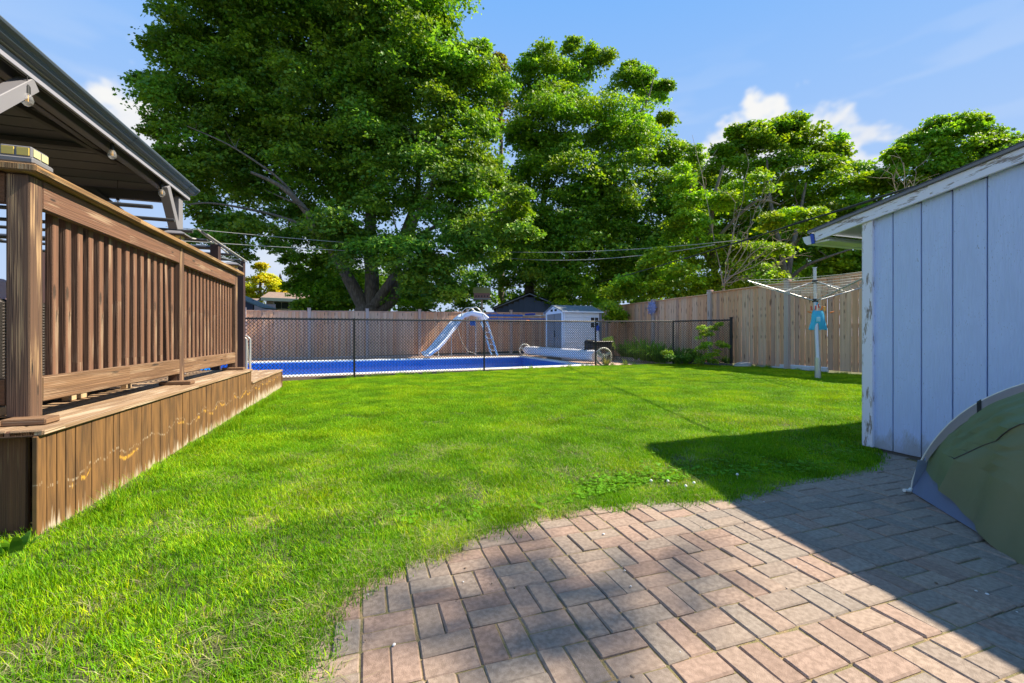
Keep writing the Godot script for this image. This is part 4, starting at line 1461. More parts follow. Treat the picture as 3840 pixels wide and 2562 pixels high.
func make_deck_things() -> void:
	# wicker sofa standing behind the railing
	var s := thing("wicker_sofa", "dark brown wicker sofa with its back to the deck railing", "sofa", Vector3(-2.35, 0.53, -4.15))
	for k in 2:
		var zc := -3.72 - 0.80 * k
		part("sofa_back", boxm(Vector3(0.12, 0.60, 0.78), M.wicker, 0.02), s, at(Vector3(-2.06, 0.92, zc)))
		part("sofa_base", boxm(Vector3(0.62, 0.30, 0.78), M.wicker, 0.02), s, at(Vector3(-2.34, 0.735, zc)))
		part("seat_cushion", boxm(Vector3(0.58, 0.10, 0.74), M.cushion, 0.04), s, at(Vector3(-2.45, 0.935, zc)))
		part("sofa_foot", boxm(Vector3(0.05, 0.055, 0.08), M.pale_wood, 0.006), s, at(Vector3(-2.05, 0.556, zc - 0.33)))
		part("sofa_foot", boxm(Vector3(0.05, 0.055, 0.08), M.pale_wood, 0.006), s, at(Vector3(-2.05, 0.556, zc + 0.33)))
	part("armrest", boxm(Vector3(0.62, 0.45, 0.10), M.wicker, 0.02), s, at(Vector3(-2.34, 0.81, -3.27)))
	part("armrest", boxm(Vector3(0.62, 0.45, 0.10), M.wicker, 0.02), s, at(Vector3(-2.34, 0.81, -4.97)))
	solo("throw_pillow", boxm(Vector3(0.14, 0.34, 0.36), M.cushion, 0.065), "pale pink pillow on the wicker sofa behind the nearest balusters", "pillow", "", at(Vector3(-2.24, 1.20, -3.62), Basis(Vector3.BACK, 0.25)))
	# frame of dark posts and metal tubes beyond the gazebo
	var p := thing("pergola_frame", "frame of thin metal tubes on dark brown posts past the deck railing", "pergola", Vector3(-3.0, 0.34, -7.6))
	for e in [[-7.133, 2.291], [-8.468, 2.279]]:
		for X: float in [-1.97, -4.6]:
			part("post", boxm(Vector3(0.105, e[1] - 0.33, 0.105), M.pergola_wood, 0.006), p, at(Vector3(X - 0.03, (e[1] + 0.33) * 0.5, e[0] - 0.02)))
	for k in 3:
		var X := -1.93 - 0.05 * k
		part("long_tube", tubem([Vector3(X, 2.31 + 0.03 * k, -6.55), Vector3(X, 2.30 + 0.02 * k, -7.1), Vector3(X + 0.01, 2.28, -8.5 + 0.3 * k)], 0.011, M.tube_light if k != 1 else M.tube_grey), p)
	part("long_tube", tubem([Vector3(-4.6, 2.30, -5.0), Vector3(-4.6, 2.28, -8.5)], 0.014, M.tube_grey), p)
	for k in 7:
		var z := -5.1 - 0.52 * k
		part("cross_tube", tubem([Vector3(-1.95, 2.25, z), Vector3(-4.62, 2.25 + 0.02 * (k % 2), z)], 0.020 if k != 4 else 0.032, M.tube_grey), p)
	part("diagonal_tube", tubem([Vector3(-1.95, 2.26, -6.8), Vector3(-3.0, 2.24, -5.6)], 0.012, M.tube_light), p)
	part("diagonal_tube", tubem([Vector3(-1.97, 2.22, -8.3), Vector3(-2.5, 2.26, -7.3)], 0.016, M.tube_grey), p)
	# white folding rail by the dark corner post
	var w := thing("pool_rail", "white tubular rail frame beside the dark post on the lower deck", "handrail", Vector3(-1.95, 0.345, -8.75))
	for k in 2:
		var z := -8.62 - 0.26 * k
		part("upright", tubem([Vector3(-1.95, 0.345, z), Vector3(-1.95, 0.95, z), Vector3(-2.0, 1.0, z), Vector3(-2.3, 1.0, z)], 0.016, M.galvanised), w)
	part("crossbar", tubem([Vector3(-1.95, 0.92, -8.62), Vector3(-1.95, 0.40, -8.88)], 0.012, M.galvanised), w)

# ---------------------------------------------------------------- shed, tent, clothes dryer
func make_shed() -> void:
	var s := thing("garden_shed", "pale blue wooden shed with vertical siding and flaking white trim at the right", "shed", Vector3(5.6, 0.0, -0.2))
	var X := 4.21
	var zs := [-2.61, -2.452, -2.254, -2.059, -1.865, -1.668, -1.470, -1.273, -1.075, -0.877, -0.68, -0.48, -0.28, -0.08, 0.12, 0.40, 0.80, 1.20, 1.60, 2.0, 2.30]
	for i in zs.size() - 1:
		var a: float = zs[i]
		var b: float = zs[i + 1]
		var top := 1.995 + 0.17 * minf(a + 2.67, 0.0 - a + 2.4 if a > 0.0 else 99.0) + 0.035
		var m := MB.new()
		m.uo = Vector2(i * 0.37, 0.0)
		m.box(Vector3(X + 0.012, (top + 0.03) * 0.5, (a + b) * 0.5), Vector3(0.024, top - 0.03, b - a - 0.007), 0.003, Basis.IDENTITY, 1)
		part("siding_board", m.mesh(M.siding), s)
	part("sheathing", boxm(Vector3(0.03, 1.98, 4.9), M.house_dark, 0.0), s, at(Vector3(X + 0.042, 1.02, -0.16)))
	part("corner_trim", boxm(Vector3(0.04, 2.0, 0.085), M.trim, 0.004, Vector2(0.33, 0.1)), s, at(Vector3(X - 0.006, 1.03, -2.634)))
	part("corner_trim", boxm(Vector3(0.085, 2.0, 0.03), M.trim, 0.004, Vector2(0.1, 0.5)), s, at(Vector3(X + 0.06, 1.03, -2.692)))
	part("back_wall", boxm(Vector3(3.0, 2.0, 0.04), M.siding, 0.0), s, at(Vector3(X + 1.55, 1.03, -2.65)))
	part("far_wall", boxm(Vector3(0.04, 2.0, 4.9), M.siding, 0.0), s, at(Vector3(X + 3.05, 1.03, -0.16)))
	part("front_wall", boxm(Vector3(3.0, 2.0, 0.04), M.siding, 0.0), s, at(Vector3(X + 1.55, 1.03, 2.32)))
	part("foundation", boxm(Vector3(3.06, 0.10, 4.94), M.edging, 0.004), s, at(Vector3(X + 1.55, 0.0, -0.18)))
	# roof: two slopes that meet over z = -0.18, a rake board and an eave board
	var xa := 4.145
	var xb := 7.55
	var ze := -3.15
	var zr := -0.18
	var ye := 2.045
	var k := 0.17
	var yr := ye + k * (zr - ze)
	for side: float in [1.0, -1.0]:
		var b := MB.new()
		var z2 := zr - (zr - ze) * side
		var nn := Vector3(0, 1, -k * side).normalized()
		b.quad(Vector3(xa, ye, z2), Vector3(xb, ye, z2), Vector3(xb, yr, zr), Vector3(xa, yr, zr), nn)
		b.quad(Vector3(xa, ye - 0.012, z2), Vector3(xb, ye - 0.012, z2), Vector3(xb, yr - 0.012, zr), Vector3(xa, yr - 0.012, zr), -nn)
		b.quad(Vector3(xa, ye - 0.012, z2), Vector3(xa, ye, z2), Vector3(xa, yr, zr), Vector3(xa, yr - 0.012, zr), Vector3.LEFT)
		b.quad(Vector3(xa, ye - 0.012, z2), Vector3(xa, ye, z2), Vector3(xb, ye, z2), Vector3(xb, ye - 0.012, z2), Vector3(0, 0, -side))
		part("roof_shingles", b.mesh(M.shingle), s)
		var e := MB.new()
		e.quad(Vector3(xa + 0.02, ye - 0.022, z2), Vector3(xb, ye - 0.022, z2), Vector3(xb, yr - 0.022, zr), Vector3(xa + 0.02, yr - 0.022, zr), -nn)
		e.quad(Vector3(xa + 0.02, ye - 0.013, z2), Vector3(xb, ye - 0.013, z2), Vector3(xb, yr - 0.013, zr), Vector3(xa + 0.02, yr - 0.013, zr), nn)
		part("soffit", e.mesh(M.soffit_paint), s)
		# drip edge and rake board, made of boards butted end to end
		var d := MB.new()
		d.bar(Vector3(xa + 0.008, ye - 0.022, z2), Vector3(xa + 0.008, yr - 0.022, zr), 0.022, 0.02, Vector3.RIGHT, 0.002)
		part("drip_edge", d.mesh(M.lamp_grey), s)
		var r := MB.new()
		r.uo = Vector2(0.13, 0.55 * side)
		r.bar(Vector3(xa + 0.030, ye - 0.082 + k * 0.06, z2 + 0.06 * side), Vector3(xa + 0.030, yr - 0.082, zr), 0.094, 0.026, Vector3.RIGHT, 0.003)
		part("rake_board", r.mesh(M.trim), s)
	# eave gutter board with a blue end
	var g := MB.new()
	var prof := [Vector2(0, 0.0), Vector2(0.06, 0.0), Vector2(0.085, 0.03), Vector2(0.10, 0.07), Vector2(0.105, 0.085), Vector2(0.0, 0.085)]
	g.prism(prof, Vector3(xa + 0.03, ye - 0.135, ze + 0.03), Vector3(0, 0, -1), Vector3(0, 1, 0), Vector3(3.3, 0, 0))
	part("eave_gutter", g.mesh(M.white_paint), s)
	part("gutter_end", boxm(Vector3(0.012, 0.10, 0.03), M.blue_plastic, 0.002), s, at(Vector3(xa + 0.008, ye - 0.09, ze + 0.045), Basis(Vector3.RIGHT, -0.17)))
	part("soffit_board", boxm(Vector3(3.2, 0.02, 0.14), M.soffit_paint, 0.003), s, at(Vector3(xa + 1.64, ye - 0.125, ze + 0.115)))

func tent_pole(p: Vector3, c: Vector3, h: float, s: float) -> Vector3:
	var q := p.lerp(c, s)
	return Vector3(q.x, 0.93 * h * sqrt(maxf(0.0, 1.0 - pow(1.0 - s, 2.0))) * (1.0 - 0.38 * exp(-s * 9.0)), q.z)

func make_tent() -> void:
	var t := thing("dome_tent", "small green dome tent with a grey pole sleeve pitched on the patio by the shed", "tent", Vector3(3.14, 0.0, -0.68))
	var u := Vector3(-0.585, 0, 0.811)
	var w := Vector3(0.811, 0, 0.585)
	var P := Vector3(3.30, 0, -1.82)
	var cs := [P, P + u * 2.0, P + u * 2.0 + w * 1.05, P + w * 1.05]
	var cen: Vector3 = (cs[0] + cs[2]) * 0.5
	var H := 0.93
	var nz := noise(66, 1.6, 3)
	for i in 4:
		var a: Vector3 = cs[i]
		var b: Vector3 = cs[(i + 1) % 4]
		var outn := ((a + b) * 0.5 - cen).normalized()
		# the fly: hung between two poles, hem lifted beside the near corner
		var rows := []
		var rn := 27
		for r in rn:
			var s := lerpf(0.075, 0.985, pow(float(r) / (rn - 1), 1.1))
			var L := tent_pole(a, cen, H, s)
			var R := tent_pole(b, cen, H, s)
			var row := []
			for c in 49:
				var f := c / 48.0
				var p := L.lerp(R, f)
				var belly := sin(f * PI)
				p.y -= 0.05 * belly * s
				var ang := atan2(s, f * 1.7)
				var ds := sqrt(s * s + f * f * 2.9)
				p += outn * 0.016 * sin(ang * 24.0 + 1.5 * nz.get_noise_2d(f * 3.0, s * 3.0)) * exp(-ds * 1.5) * minf(1.0, f * 9.0)
				p += outn * 0.012 * belly * sin(f * 23.0 + s * 9.0 + 3.0 * nz.get_noise_2d(f * 2.0, s * 2.0)) * (1.2 - s)
				p += outn * (0.055 * belly * (1.0 - s) + 0.05 * nz.get_noise_3d(p.x * 1.3, p.y * 1.6, p.z * 1.3) * belly)
				if r == 0:
					# hem line
					var lift := maxf(0.0, 0.17 - 0.42 * f) if i == 0 else (maxf(0.0, 0.17 - 0.42 * (1.0 - f)) if i == 3 else 0.02)
					p.y = lift
					p += outn * 0.05 * belly
				row.append(p)
			rows.append(row)
		if i != 0:
			var m := MB.new()
			m.grid(rows, false)
			part("fly_panel", m.mesh(M.tent_olive if i == 2 else M.tent_green), t)
		else:
			# this side is sewn from two cloths along a slanting seam
			var m := MB.new()
			var m2 := MB.new()
			for r in rn - 1:
				var cut := mini(48, 6 + int(r * 1.25))
				var cut2 := mini(48, 6 + int((r + 1) * 1.25))
				var pa := []
				var pb := []
				for c in 49:
					if c <= cut:
						pa.append([rows[r][c], rows[r + 1][mini(c * cut2 / cut, cut2)]])
					if c >= cut:
						pb.append([rows[r][c], rows[r + 1][clampi(48 - (48 - c) * (48 - cut2) / maxi(1, 48 - cut), cut2, 48)]])
				m.grid(pa, true)
				m2.grid(pb, true)
			var pm := part("fly_panel", m.mesh(M.tent_green), t)
			part("fly_panel", m2.mesh(M.tent_olive), t)
			# a seam and zip run up the long side, with a pull
			var seam := []
			for r in range(1, rn - 3):
				seam.append((rows[r][mini(48, 6 + int(r * 1.25))] as Vector3) + outn * 0.003)
			part("zip", tubem(seam, 0.0025, M.grey_frame_dark, 6), pm)
			var zp: Vector3 = seam[9]
			part("zip_pull", boxm(Vector3(0.012, 0.055, 0.006), M.black_metal, 0.002), pm, at(zp + outn * 0.012 + Vector3(0, -0.03, 0)))
		# the blue grey groundsheet that shows below the hem
		var tub := MB.new()
		var tr := []
		for r in 3:
			var row := []
			for c in 13:
				var f := c / 12.0
				var p := a.lerp(b, f)
				p += outn * (0.02 * sin(f * PI) - 0.035 * r) + Vector3(0, 0.01 + 0.11 * r - 0.0 * r, 0)
				row.append(p)
			tr.append(row)
		tub.grid(tr)
		part("groundsheet", tub.mesh(M.tent_blue), t)
	# poles: bare at the foot, then in a grey sleeve
	for i in 4:
		var pts := []
		var sl0 := []
		var bare := 0.075 if i == 0 else 0.03
		for k in 21:
			var s := pow(k / 20.0, 1.6) * 0.99
			var p := tent_pole(cs[i], cen, H + 0.012, s)
			pts.append(p + Vector3(0, 0.012, 0))
		part("pole", tubem(pts, 0.0055, M.pole_white, 8), t)
		var side := (cs[(i + 1) % 4] - cs[(i + 3) % 4] as Vector3).normalized()
		var rows := []
		for k in 15:
			var s := lerpf(bare, 0.98, pow(k / 14.0, 1.4))
			var p := tent_pole(cs[i], cen, H + 0.012, s)
			var wd := 0.040
			rows.append([p + side * wd - Vector3(0, 0.045, 0), p + side * wd * 0.5 + Vector3(0, 0.004, 0), p + Vector3(0, 0.018, 0), p - side * wd * 0.5 + Vector3(0, 0.004, 0), p - side * wd - Vector3(0, 0.045, 0)])
		var m := MB.new()
		m.grid(rows, true)
		var sv := part("pole_sleeve", m.mesh(M.tent_grey), t)
		if i == 0:
			var q := tent_pole(cs[i], cen, H + 0.012, 0.30)
			var q2 := tent_pole(cs[i], cen, H + 0.012, 0.318)
			var band := MB.new()
			for e in 2:
				pass
			var rr := []
			for p: Vector3 in [q, q2]:
				rr.append([p + side * 0.044 - Vector3(0, 0.046, 0), p + side * 0.022 + Vector3(0, 0.008, 0), p + Vector3(0, 0.023, 0), p - side * 0.022 + Vector3(0, 0.008, 0), p - side * 0.044 - Vector3(0, 0.046, 0)])
			band.grid(rr, true)
			part("strap", band.mesh(M.black_metal), sv)
			var g0 := tent_pole(cs[0], cen, H + 0.024, 0.040)
			var g1 := tent_pole(cs[0], cen, H + 0.024, 0.050)
			part("pole_joint", tubem([g0, g1], 0.0075, M.tent_green, 8), t)
		var ft := MB.new()
		ft.tube([(cs[i] as Vector3) + Vector3(0.0, 0.03, 0), (cs[i] as Vector3) + Vector3(-0.012, 0.012, -0.004), (cs[i] as Vector3) + Vector3(-0.05, 0.02, -0.01)], [0.009, 0.013, 0.011], 8)
		part("pole_foot", ft.mesh(M.pole_white), t)

func make_dryer() -> void:
	var foot := Vector3(9.389, 0.085, -6.9)
	var t := thing("rotary_clothes_dryer", "rotary clothes dryer on a leaning metal pole by the right fence", "clothes dryer", foot)
	var hub := Vector3(9.593, 1.804, -7.109)
	var up := Vector3(9.593, 2.225, -7.109)
	var top := Vector3(9.579, 2.529, -7.114)
	var m := MB.new()
	m.tube([foot, foot + Vector3(0, 0.45, 0)], [0.058], 14)
	part("ground_sleeve", m.mesh(M.galvanised), t)
	m = MB.new()
	m.tube([foot + Vector3(0, 0.4, 0), hub], [0.045], 14)
	part("pole", m.mesh(M.galvanised), t)
	m = MB.new()
	m.tube([hub, top], [0.034], 14)
	m.tube([top, top + Vector3(0, 0.02, 0)], [0.045], 14)
	part("upper_pole", m.mesh(M.galvanised), t)
	for h: Vector3 in [hub, up]:
		m = MB.new()
		m.tube([h - Vector3(0, 0.035, 0), h + Vector3(0, 0.035, 0)], [0.06], 14)
		part("hub", m.mesh(M.black_metal), t)
	var fw := Vector3(0.3193, 0, -0.9477)
	var rt := Vector3(0.9477, 0, 0.3193)
	var dirs := [-rt, -fw, rt, fw]
	var tips := []
	for d: Vector3 in dirs:
		var tip := hub + d.rotated(Vector3.UP, 0.06) * 1.58 + Vector3(0, 0.43, 0)
		tips.append(tip)
		m = MB.new()
		m.bar(hub + d * 0.05, tip, 0.035, 0.024)
		part("arm", m.mesh(M.galvanised), t)
		m = MB.new()
		m.bar(up + d * 0.04, hub.lerp(tip, 0.46), 0.018, 0.018)
		part("strut", m.mesh(M.galvanised), t)
	for k in 7:
		var f := 0.34 + 0.11 * k
		var pts := []
		for i in 5:
			var a: Vector3 = hub.lerp(tips[i % 4], f) + Vector3(0, 0.02, 0)
			pts.append(a)
			if i < 4:
				var b: Vector3 = hub.lerp(tips[(i + 1) % 4], f) + Vector3(0, 0.02, 0)
				for q in [0.25, 0.5, 0.75]:
					pts.append(a.lerp(b, q) - Vector3(0, 0.045 * f * (1.0 - pow(2.0 * q - 1.0, 2.0)), 0))
		part("clothes_line", tubem(pts, 0.0052, M.line, 5), t)
	# peg bag and pegs hung under the hub
	var bc := hub - Vector3(0, 0.46, 0) - fw * 0.09
	var bag := thing("peg_bag", "bright blue peg bag hanging from the hub of the rotary clothes dryer", "bag", bc - Vector3(0, 0.22, 0))
	m = MB.new()
	var rows := []
	for j in 9:
		var f := j / 8.0
		var y := 0.22 - 0.42 * f
		var hw := lerpf(0.115, 0.205, f) + 0.008 * sin(f * 9.0)
		var th := 0.035 + 0.03 * sin(f * PI)
		var row := []
		for i in 17:
			var a := TAU * i / 16.0
			row.append(bc + rt * cos(a) * hw + fw * sin(a) * th + Vector3(0, y + 0.01 * sin(3.0 * a + f * 4.0), 0))
		rows.append(row)
	m.grid(rows, false)
	part("bag_body", m.mesh(M.bag_blue), bag)
	m = MB.new()
	m.tube([bc + rt * 0.10 + Vector3(0, 0.2, 0), bc + rt * 0.03 + Vector3(0, 0.34, 0), hub - Vector3(0, 0.05, 0) - fw * 0.07], [0.01], 6)
	m.tube([bc - rt * 0.10 + Vector3(0, 0.2, 0), bc - rt * 0.03 + Vector3(0, 0.34, 0), hub - Vector3(0, 0.05, 0) - fw * 0.07], [0.01], 6)
	part("strap", m.mesh(M.bag_blue), bag)
	part("label_patch", boxm(Vector3(0.09, 0.10, 0.006), M.bag_pale, 0.002), bag, at(bc - fw * 0.068 + Vector3(0, 0.03, 0) - rt * 0.04, Basis(rt, Vector3.UP, -fw)))
	rng.seed = 12
	var tell := ["red clothes peg at the left above the blue bag", "orange clothes peg sticking out level at the far left of the blue bag", "red clothes peg left of the middle above the blue bag", "red clothes peg standing highest above the middle of the blue bag", "orange clothes peg right of the middle above the blue bag", "yellow clothes peg right of the orange ones above the blue bag", "yellow clothes peg at the right above the blue bag", "orange clothes peg sticking out level at the far right of the blue bag"]
	for i in 8:
		var a := -0.8 + 1.6 * i / 7.0
		var low := i == 1 or i == 7
		var c := bc + rt * (a * 0.20) + Vector3(0, (0.28 + (0.05 if i == 3 else rng.randfn(0, 0.01))) if not low else 0.19, 0) - fw * rng.randf_range(0.02, 0.09)
		var tilt := rng.randfn(0.0, 0.35) if not low else 1.3 * signf(a)
		if low:
			c += rt * signf(a) * 0.09
		var b := MB.new()
		var dx := rt.rotated(fw, tilt)
		var dy := Vector3.UP.rotated(fw, tilt)
		b.bar(c - dy * 0.045 - dx * 0.008, c + dy * 0.05 - dx * 0.004, 0.016, 0.014, fw, 0.002)
		b.bar(c - dy * 0.045 + dx * 0.008, c + dy * 0.05 + dx * 0.004, 0.016, 0.014, fw, 0.002)
		solo("clothes_peg", b.mesh([M.peg_red, M.peg_orange, M.peg_red, M.peg_red, M.peg_orange, M.peg_yellow, M.peg_yellow, M.peg_orange][i]), tell[i], "clothes peg", "clothes pegs clipped around the blue peg bag")

# ---------------------------------------------------------------- things round the pool
func make_pool_things() -> void:
	# slide
	var lip := Vector3(2.524, 0.252, -18.408)
	var t := thing("pool_slide", "white and blue pool slide with a ladder curving down to the far pool edge", "slide", Vector3(4.2, 0.045, -19.3))
	var path := [Vector3(5.129, 1.747, -19.588), Vector3(4.964, 1.92, -19.432), Vector3(4.577, 1.99, -19.352), Vector3(4.159, 1.862, -19.281), Vector3(3.803, 1.521, -19.085), Vector3(3.456, 1.114, -18.885), Vector3(3.1, 0.72, -18.688), Vector3(2.831, 0.447, -18.515), Vector3(2.6, 0.268, -18.435), Vector3(2.407, 0.183, -18.342)]
	var rows := []
	var under := []
	for i in path.size():
		var d: Vector3 = (path[mini(i + 1, path.size() - 1)] - path[maxi(i - 1, 0)] as Vector3).normalized()
		var side := Vector3(-d.z, 0, d.x).normalized()
		if side.z < 0.0:
			side = -side
		side = (side + Vector3(-0.25, 0, 0.1)).normalized()
		var up := d.cross(side)
		if up.y < 0.0:
			up = -up
		var row := []
		var row2 := []
		var wd := 0.38 + 0.014 * i
		for e in [Vector2(-1.0, 0.16), Vector2(-0.93, 0.15), Vector2(-0.80, 0.03), Vector2(-0.5, 0.0), Vector2(0, -0.015), Vector2(0.5, 0.0), Vector2(0.80, 0.03), Vector2(0.93, 0.15), Vector2(1.0, 0.16)]:
			var p: Vector3 = path[i] + side * e.x * wd + up * e.y
			row.append(p)
			row2.append(p - up * (0.035 if absf(e.x) < 0.9 else 0.05) + side * signf(e.x) * 0.012)
		rows.append(row)
		under.append(row2)
	var m := MB.new()
	m.grid(rows, true)
	m.grid(under, false)
	for k in [0, 8]:
		var a := []
		for i in path.size():
			a.append([rows[i][k], under[i][k]])
		m.grid(a)
	part("chute", m.mesh(M.slide_white), t)
	for k in 2:
		var off := Vector3(0.16, 0, 0.42) * (1.0 if k == 0 else -0.0)
		var rail := MB.new()
		rail.bar(Vector3(5.091, 1.687, -19.601) + off, Vector3(5.55, 0.111, -19.446) + off, 0.07, 0.10, Vector3.BACK, 0.01)
		part("ladder_rail", rail.mesh(M.slide_blue), t)
		var lp := [Vector3(4.147, 1.876, -19.602), Vector3(4.204, 2.154, -19.583), Vector3(4.355, 2.293, -19.532), Vector3(4.574, 2.317, -19.511), Vector3(4.775, 2.16, -19.496), Vector3(4.977, 1.722, -19.481), Vector3(5.218, 1.161, -19.452), Vector3(5.332, 0.94, -19.414), Vector3(5.275, 0.739, -19.433)]
		for i in lp.size():
			lp[i] += off
		part("handrail", tubem(lp, 0.022, M.galvanised, 8), t)
	for k in 5:
		var p := Vector3(5.129, 1.566, -19.588).lerp(Vector3(5.531, 0.192, -19.452), k / 5.0 + 0.08)
		part("step", boxm(Vector3(0.10, 0.03, 0.40), M.slide_white, 0.008), t, at(p + Vector3(0.08, 0, 0.21)))
	for e in [Vector3(3.008, 0.735, -18.931), Vector3(3.62, 1.039, -19.146), Vector3(4.765, 1.792, -19.288)]:
		var p: Vector3 = e
		part("leg", tubem([Vector3(p.x, 0.04, p.z), p], 0.022, M.galvanised, 8), t)
	part("skirt_panel", boxm(Vector3(0.26, 0.22, 0.05), M.deep_blue, 0.02), t, at(Vector3(4.703, 1.603, -19.626)))
	solo("garden_hose", tubem([Vector3(4.079, 1.7, -20.364), Vector3(4.196, 1.144, -20.324), Vector3(4.332, 0.712, -20.278), Vector3(4.608, 0.296, -20.291), Vector3(5.025, 0.147, -20.256)], 0.016, M.tube_light, 6), "thin grey hose drooping under the pool slide", "hose", "", Transform3D.IDENTITY)
	# solar cover on its reel
	var r := thing("cover_reel", "rolled white pool cover on a wheeled reel at the right end of the pool", "pool cover reel", Vector3(7.28, 0.05, -15.9))
	var X := 7.26
	var ya := 0.345
	m = MB.new()
	var cyl := []
	var rad := []
	for i in 24:
		cyl.append(Vector3(X, ya, lerpf(-12.75, -19.3, i / 23.0)))
		rad.append(0.195 + 0.008 * sin(i * 2.3) + 0.004 * sin(i * 5.1))
	m.tube(cyl, rad, 20)
	part("cover_roll", m.mesh(M.roller), r)
	part("axle", tubem([Vector3(X, ya, -12.2), Vector3(X, ya, -19.75)], 0.04, M.galvanised, 10), r)
	for z: float in [-12.32, -19.62]:
		var w := MB.new()
		var ring := []
		for k in 33:
			var a := TAU * k / 32.0
			ring.append(Vector3(X, ya, z) + Vector3(cos(a), sin(a), 0) * 0.275)
		w.tube(ring, [0.028], 8, false)
		var wm := part("wheel", w.mesh(M.wheel), r)
		for k in 3:
			var a := TAU * k / 3.0 + 0.5
			var sp := MB.new()
			sp.bar(Vector3(X, ya, z) + Vector3(cos(a), sin(a), 0) * 0.04, Vector3(X, ya, z) + Vector3(cos(a), sin(a), 0) * 0.265, 0.09, 0.03, Vector3.BACK, 0.01)
			part("spoke", sp.mesh(M.wheel), wm)
		var hb := MB.new()
		hb.tube([Vector3(X, ya, z + 0.05), Vector3(X, ya, z - 0.05)], [0.10], 14)
		part("wheel_hub", hb.mesh(M.wheel), wm)
	# storage shed
	var s := thing("storage_shed", "small white plastic storage shed with dark grey doors beside the pool", "shed", Vector3(8.3, 0.05, -16.6))
	var x0 := 7.45
	var x1 := 9.15
	var za := -15.75
	var zb := -17.45
	var ye := 2.03
	var yr := 2.30
	var zm := (za + zb) * 0.5
	for k in 2:
		var xl := lerpf(x0 + 0.08, x1 - 0.06, k * 0.5)
		var xr := lerpf(x0 + 0.08, x1 - 0.06, k * 0.5 + 0.5)
		for j in 9:
			var y := 0.06 + 0.212 * j
			var m2 := boxm(Vector3(xr - xl - 0.06, 0.205, 0.03), M.shed_plastic, 0.012)
			part("siding_panel", m2, s, at(Vector3((xl + xr) * 0.5, y + 0.106, za + 0.0)))
		part("corner_post", boxm(Vector3(0.075, ye - 0.05, 0.06), M.shed_plastic, 0.015), s, at(Vector3(xl - 0.01, ye * 0.5 + 0.03, za - 0.003)))
	part("corner_post", boxm(Vector3(0.10, ye - 0.05, 0.08), M.shed_door, 0.015), s, at(Vector3(x1 - 0.02, ye * 0.5 + 0.03, za - 0.01)))
	part("inner_wall", boxm(Vector3(x1 - x0 - 0.06, ye - 0.06, 0.03), M.shed_plastic, 0.0), s, at(Vector3((x0 + x1) * 0.5, ye * 0.5 + 0.03, za - 0.03)))
	part("rear_wall", boxm(Vector3(x1 - x0 - 0.06, ye - 0.06, 0.03), M.shed_plastic, 0.0), s, at(Vector3((x0 + x1) * 0.5, ye * 0.5 + 0.03, zb)))
	part("end_wall", boxm(Vector3(0.03, ye - 0.06, 1.66), M.shed_plastic, 0.0), s, at(Vector3(x1 - 0.03, ye * 0.5 + 0.03, zm)))
	for z: float in [za - 0.06, zb + 0.06]:
		part("door_jamb", boxm(Vector3(0.06, ye - 0.05, 0.11), M.shed_plastic, 0.012), s, at(Vector3(x0, ye * 0.5 + 0.03, z)))
	for z: float in [za - 0.46, zb + 0.46]:
		var dm := part("door", boxm(Vector3(0.04, ye - 0.13, 0.72), M.shed_door, 0.012), s, at(Vector3(x0 + 0.01, (ye - 0.1) * 0.5 + 0.03, z)))
		for y: float in [0.55, 1.40]:
			part("door_panel", boxm(Vector3(0.012, 0.70, 0.56), M.shed_door, 0.005), dm, at(Vector3(x0 - 0.013, y, z)))
		if z > zm:
			part("door_handle", boxm(Vector3(0.04, 0.26, 0.05), M.black_metal, 0.015), dm, at(Vector3(x0 - 0.03, 1.10, z - 0.30)))
	# gable over the doors with two vents
	var g := MB.new()
	g.prism([Vector2(za + 0.0, ye - 0.10), Vector2(zb, ye - 0.10), Vector2(zb, ye - 0.02), Vector2(zm, yr - 0.03), Vector2(za, ye - 0.02)], Vector3(x0 - 0.025, 0, 0), Vector3(0, 0, 1), Vector3.UP, Vector3(0.05, 0, 0))
	var gp := part("gable", g.mesh(M.shed_plastic), s)
	for e: float in [0.20, -0.20]:
		var vp := part("vent", boxm(Vector3(0.02, 0.085, 0.20), M.dark_glass, 0.006), gp, at(Vector3(x0 - 0.032, ye + 0.045, zm + e)))
	for side: float in [1.0, -1.0]:
		for k in 2:
			var b := MB.new()
			var xa := lerpf(x0 - 0.10, x1 + 0.06, k * 0.5)
			var xb := lerpf(x0 - 0.10, x1 + 0.06, k * 0.5 + 0.5) - 0.006
			var zz := zm + side * 0.97
			var nn := Vector3(0, 0.97, side * 0.29).normalized()
			b.quad(Vector3(xa, ye - 0.03, zz), Vector3(xb, ye - 0.03, zz), Vector3(xb, yr, zm), Vector3(xa, yr, zm), nn)
			b.quad(Vector3(xa, ye - 0.065, zz), Vector3(xb, ye - 0.065, zz), Vector3(xb, yr - 0.035, zm), Vector3(xa, yr - 0.035, zm), -nn)
			b.quad(Vector3(xa, ye - 0.065, zz), Vector3(xb, ye - 0.065, zz), Vector3(xb, ye - 0.03, zz), Vector3(xa, ye - 0.03, zz), Vector3(0, 0, side))
			b.quad(Vector3(xa, ye - 0.065, zz), Vector3(xa, ye - 0.03, zz), Vector3(xa, yr, zm), Vector3(xa, yr - 0.035, zm), Vector3.LEFT)
			part("roof_panel", b.mesh(M.shed_roof), s)
			var edge := MB.new()
			edge.bar(Vector3(xa, ye - 0.055, zz + 0.008 * side), Vector3(xb, ye - 0.055, zz + 0.008 * side), 0.016, 0.05, Vector3.UP, 0.004)
			part("roof_edge", edge.mesh(M.shed_plastic), s)
	var win := part("window", boxm(Vector3(0.40, 0.46, 0.025), M.shed_plastic, 0.006), s, at(Vector3(8.84, 1.56, za + 0.022)))
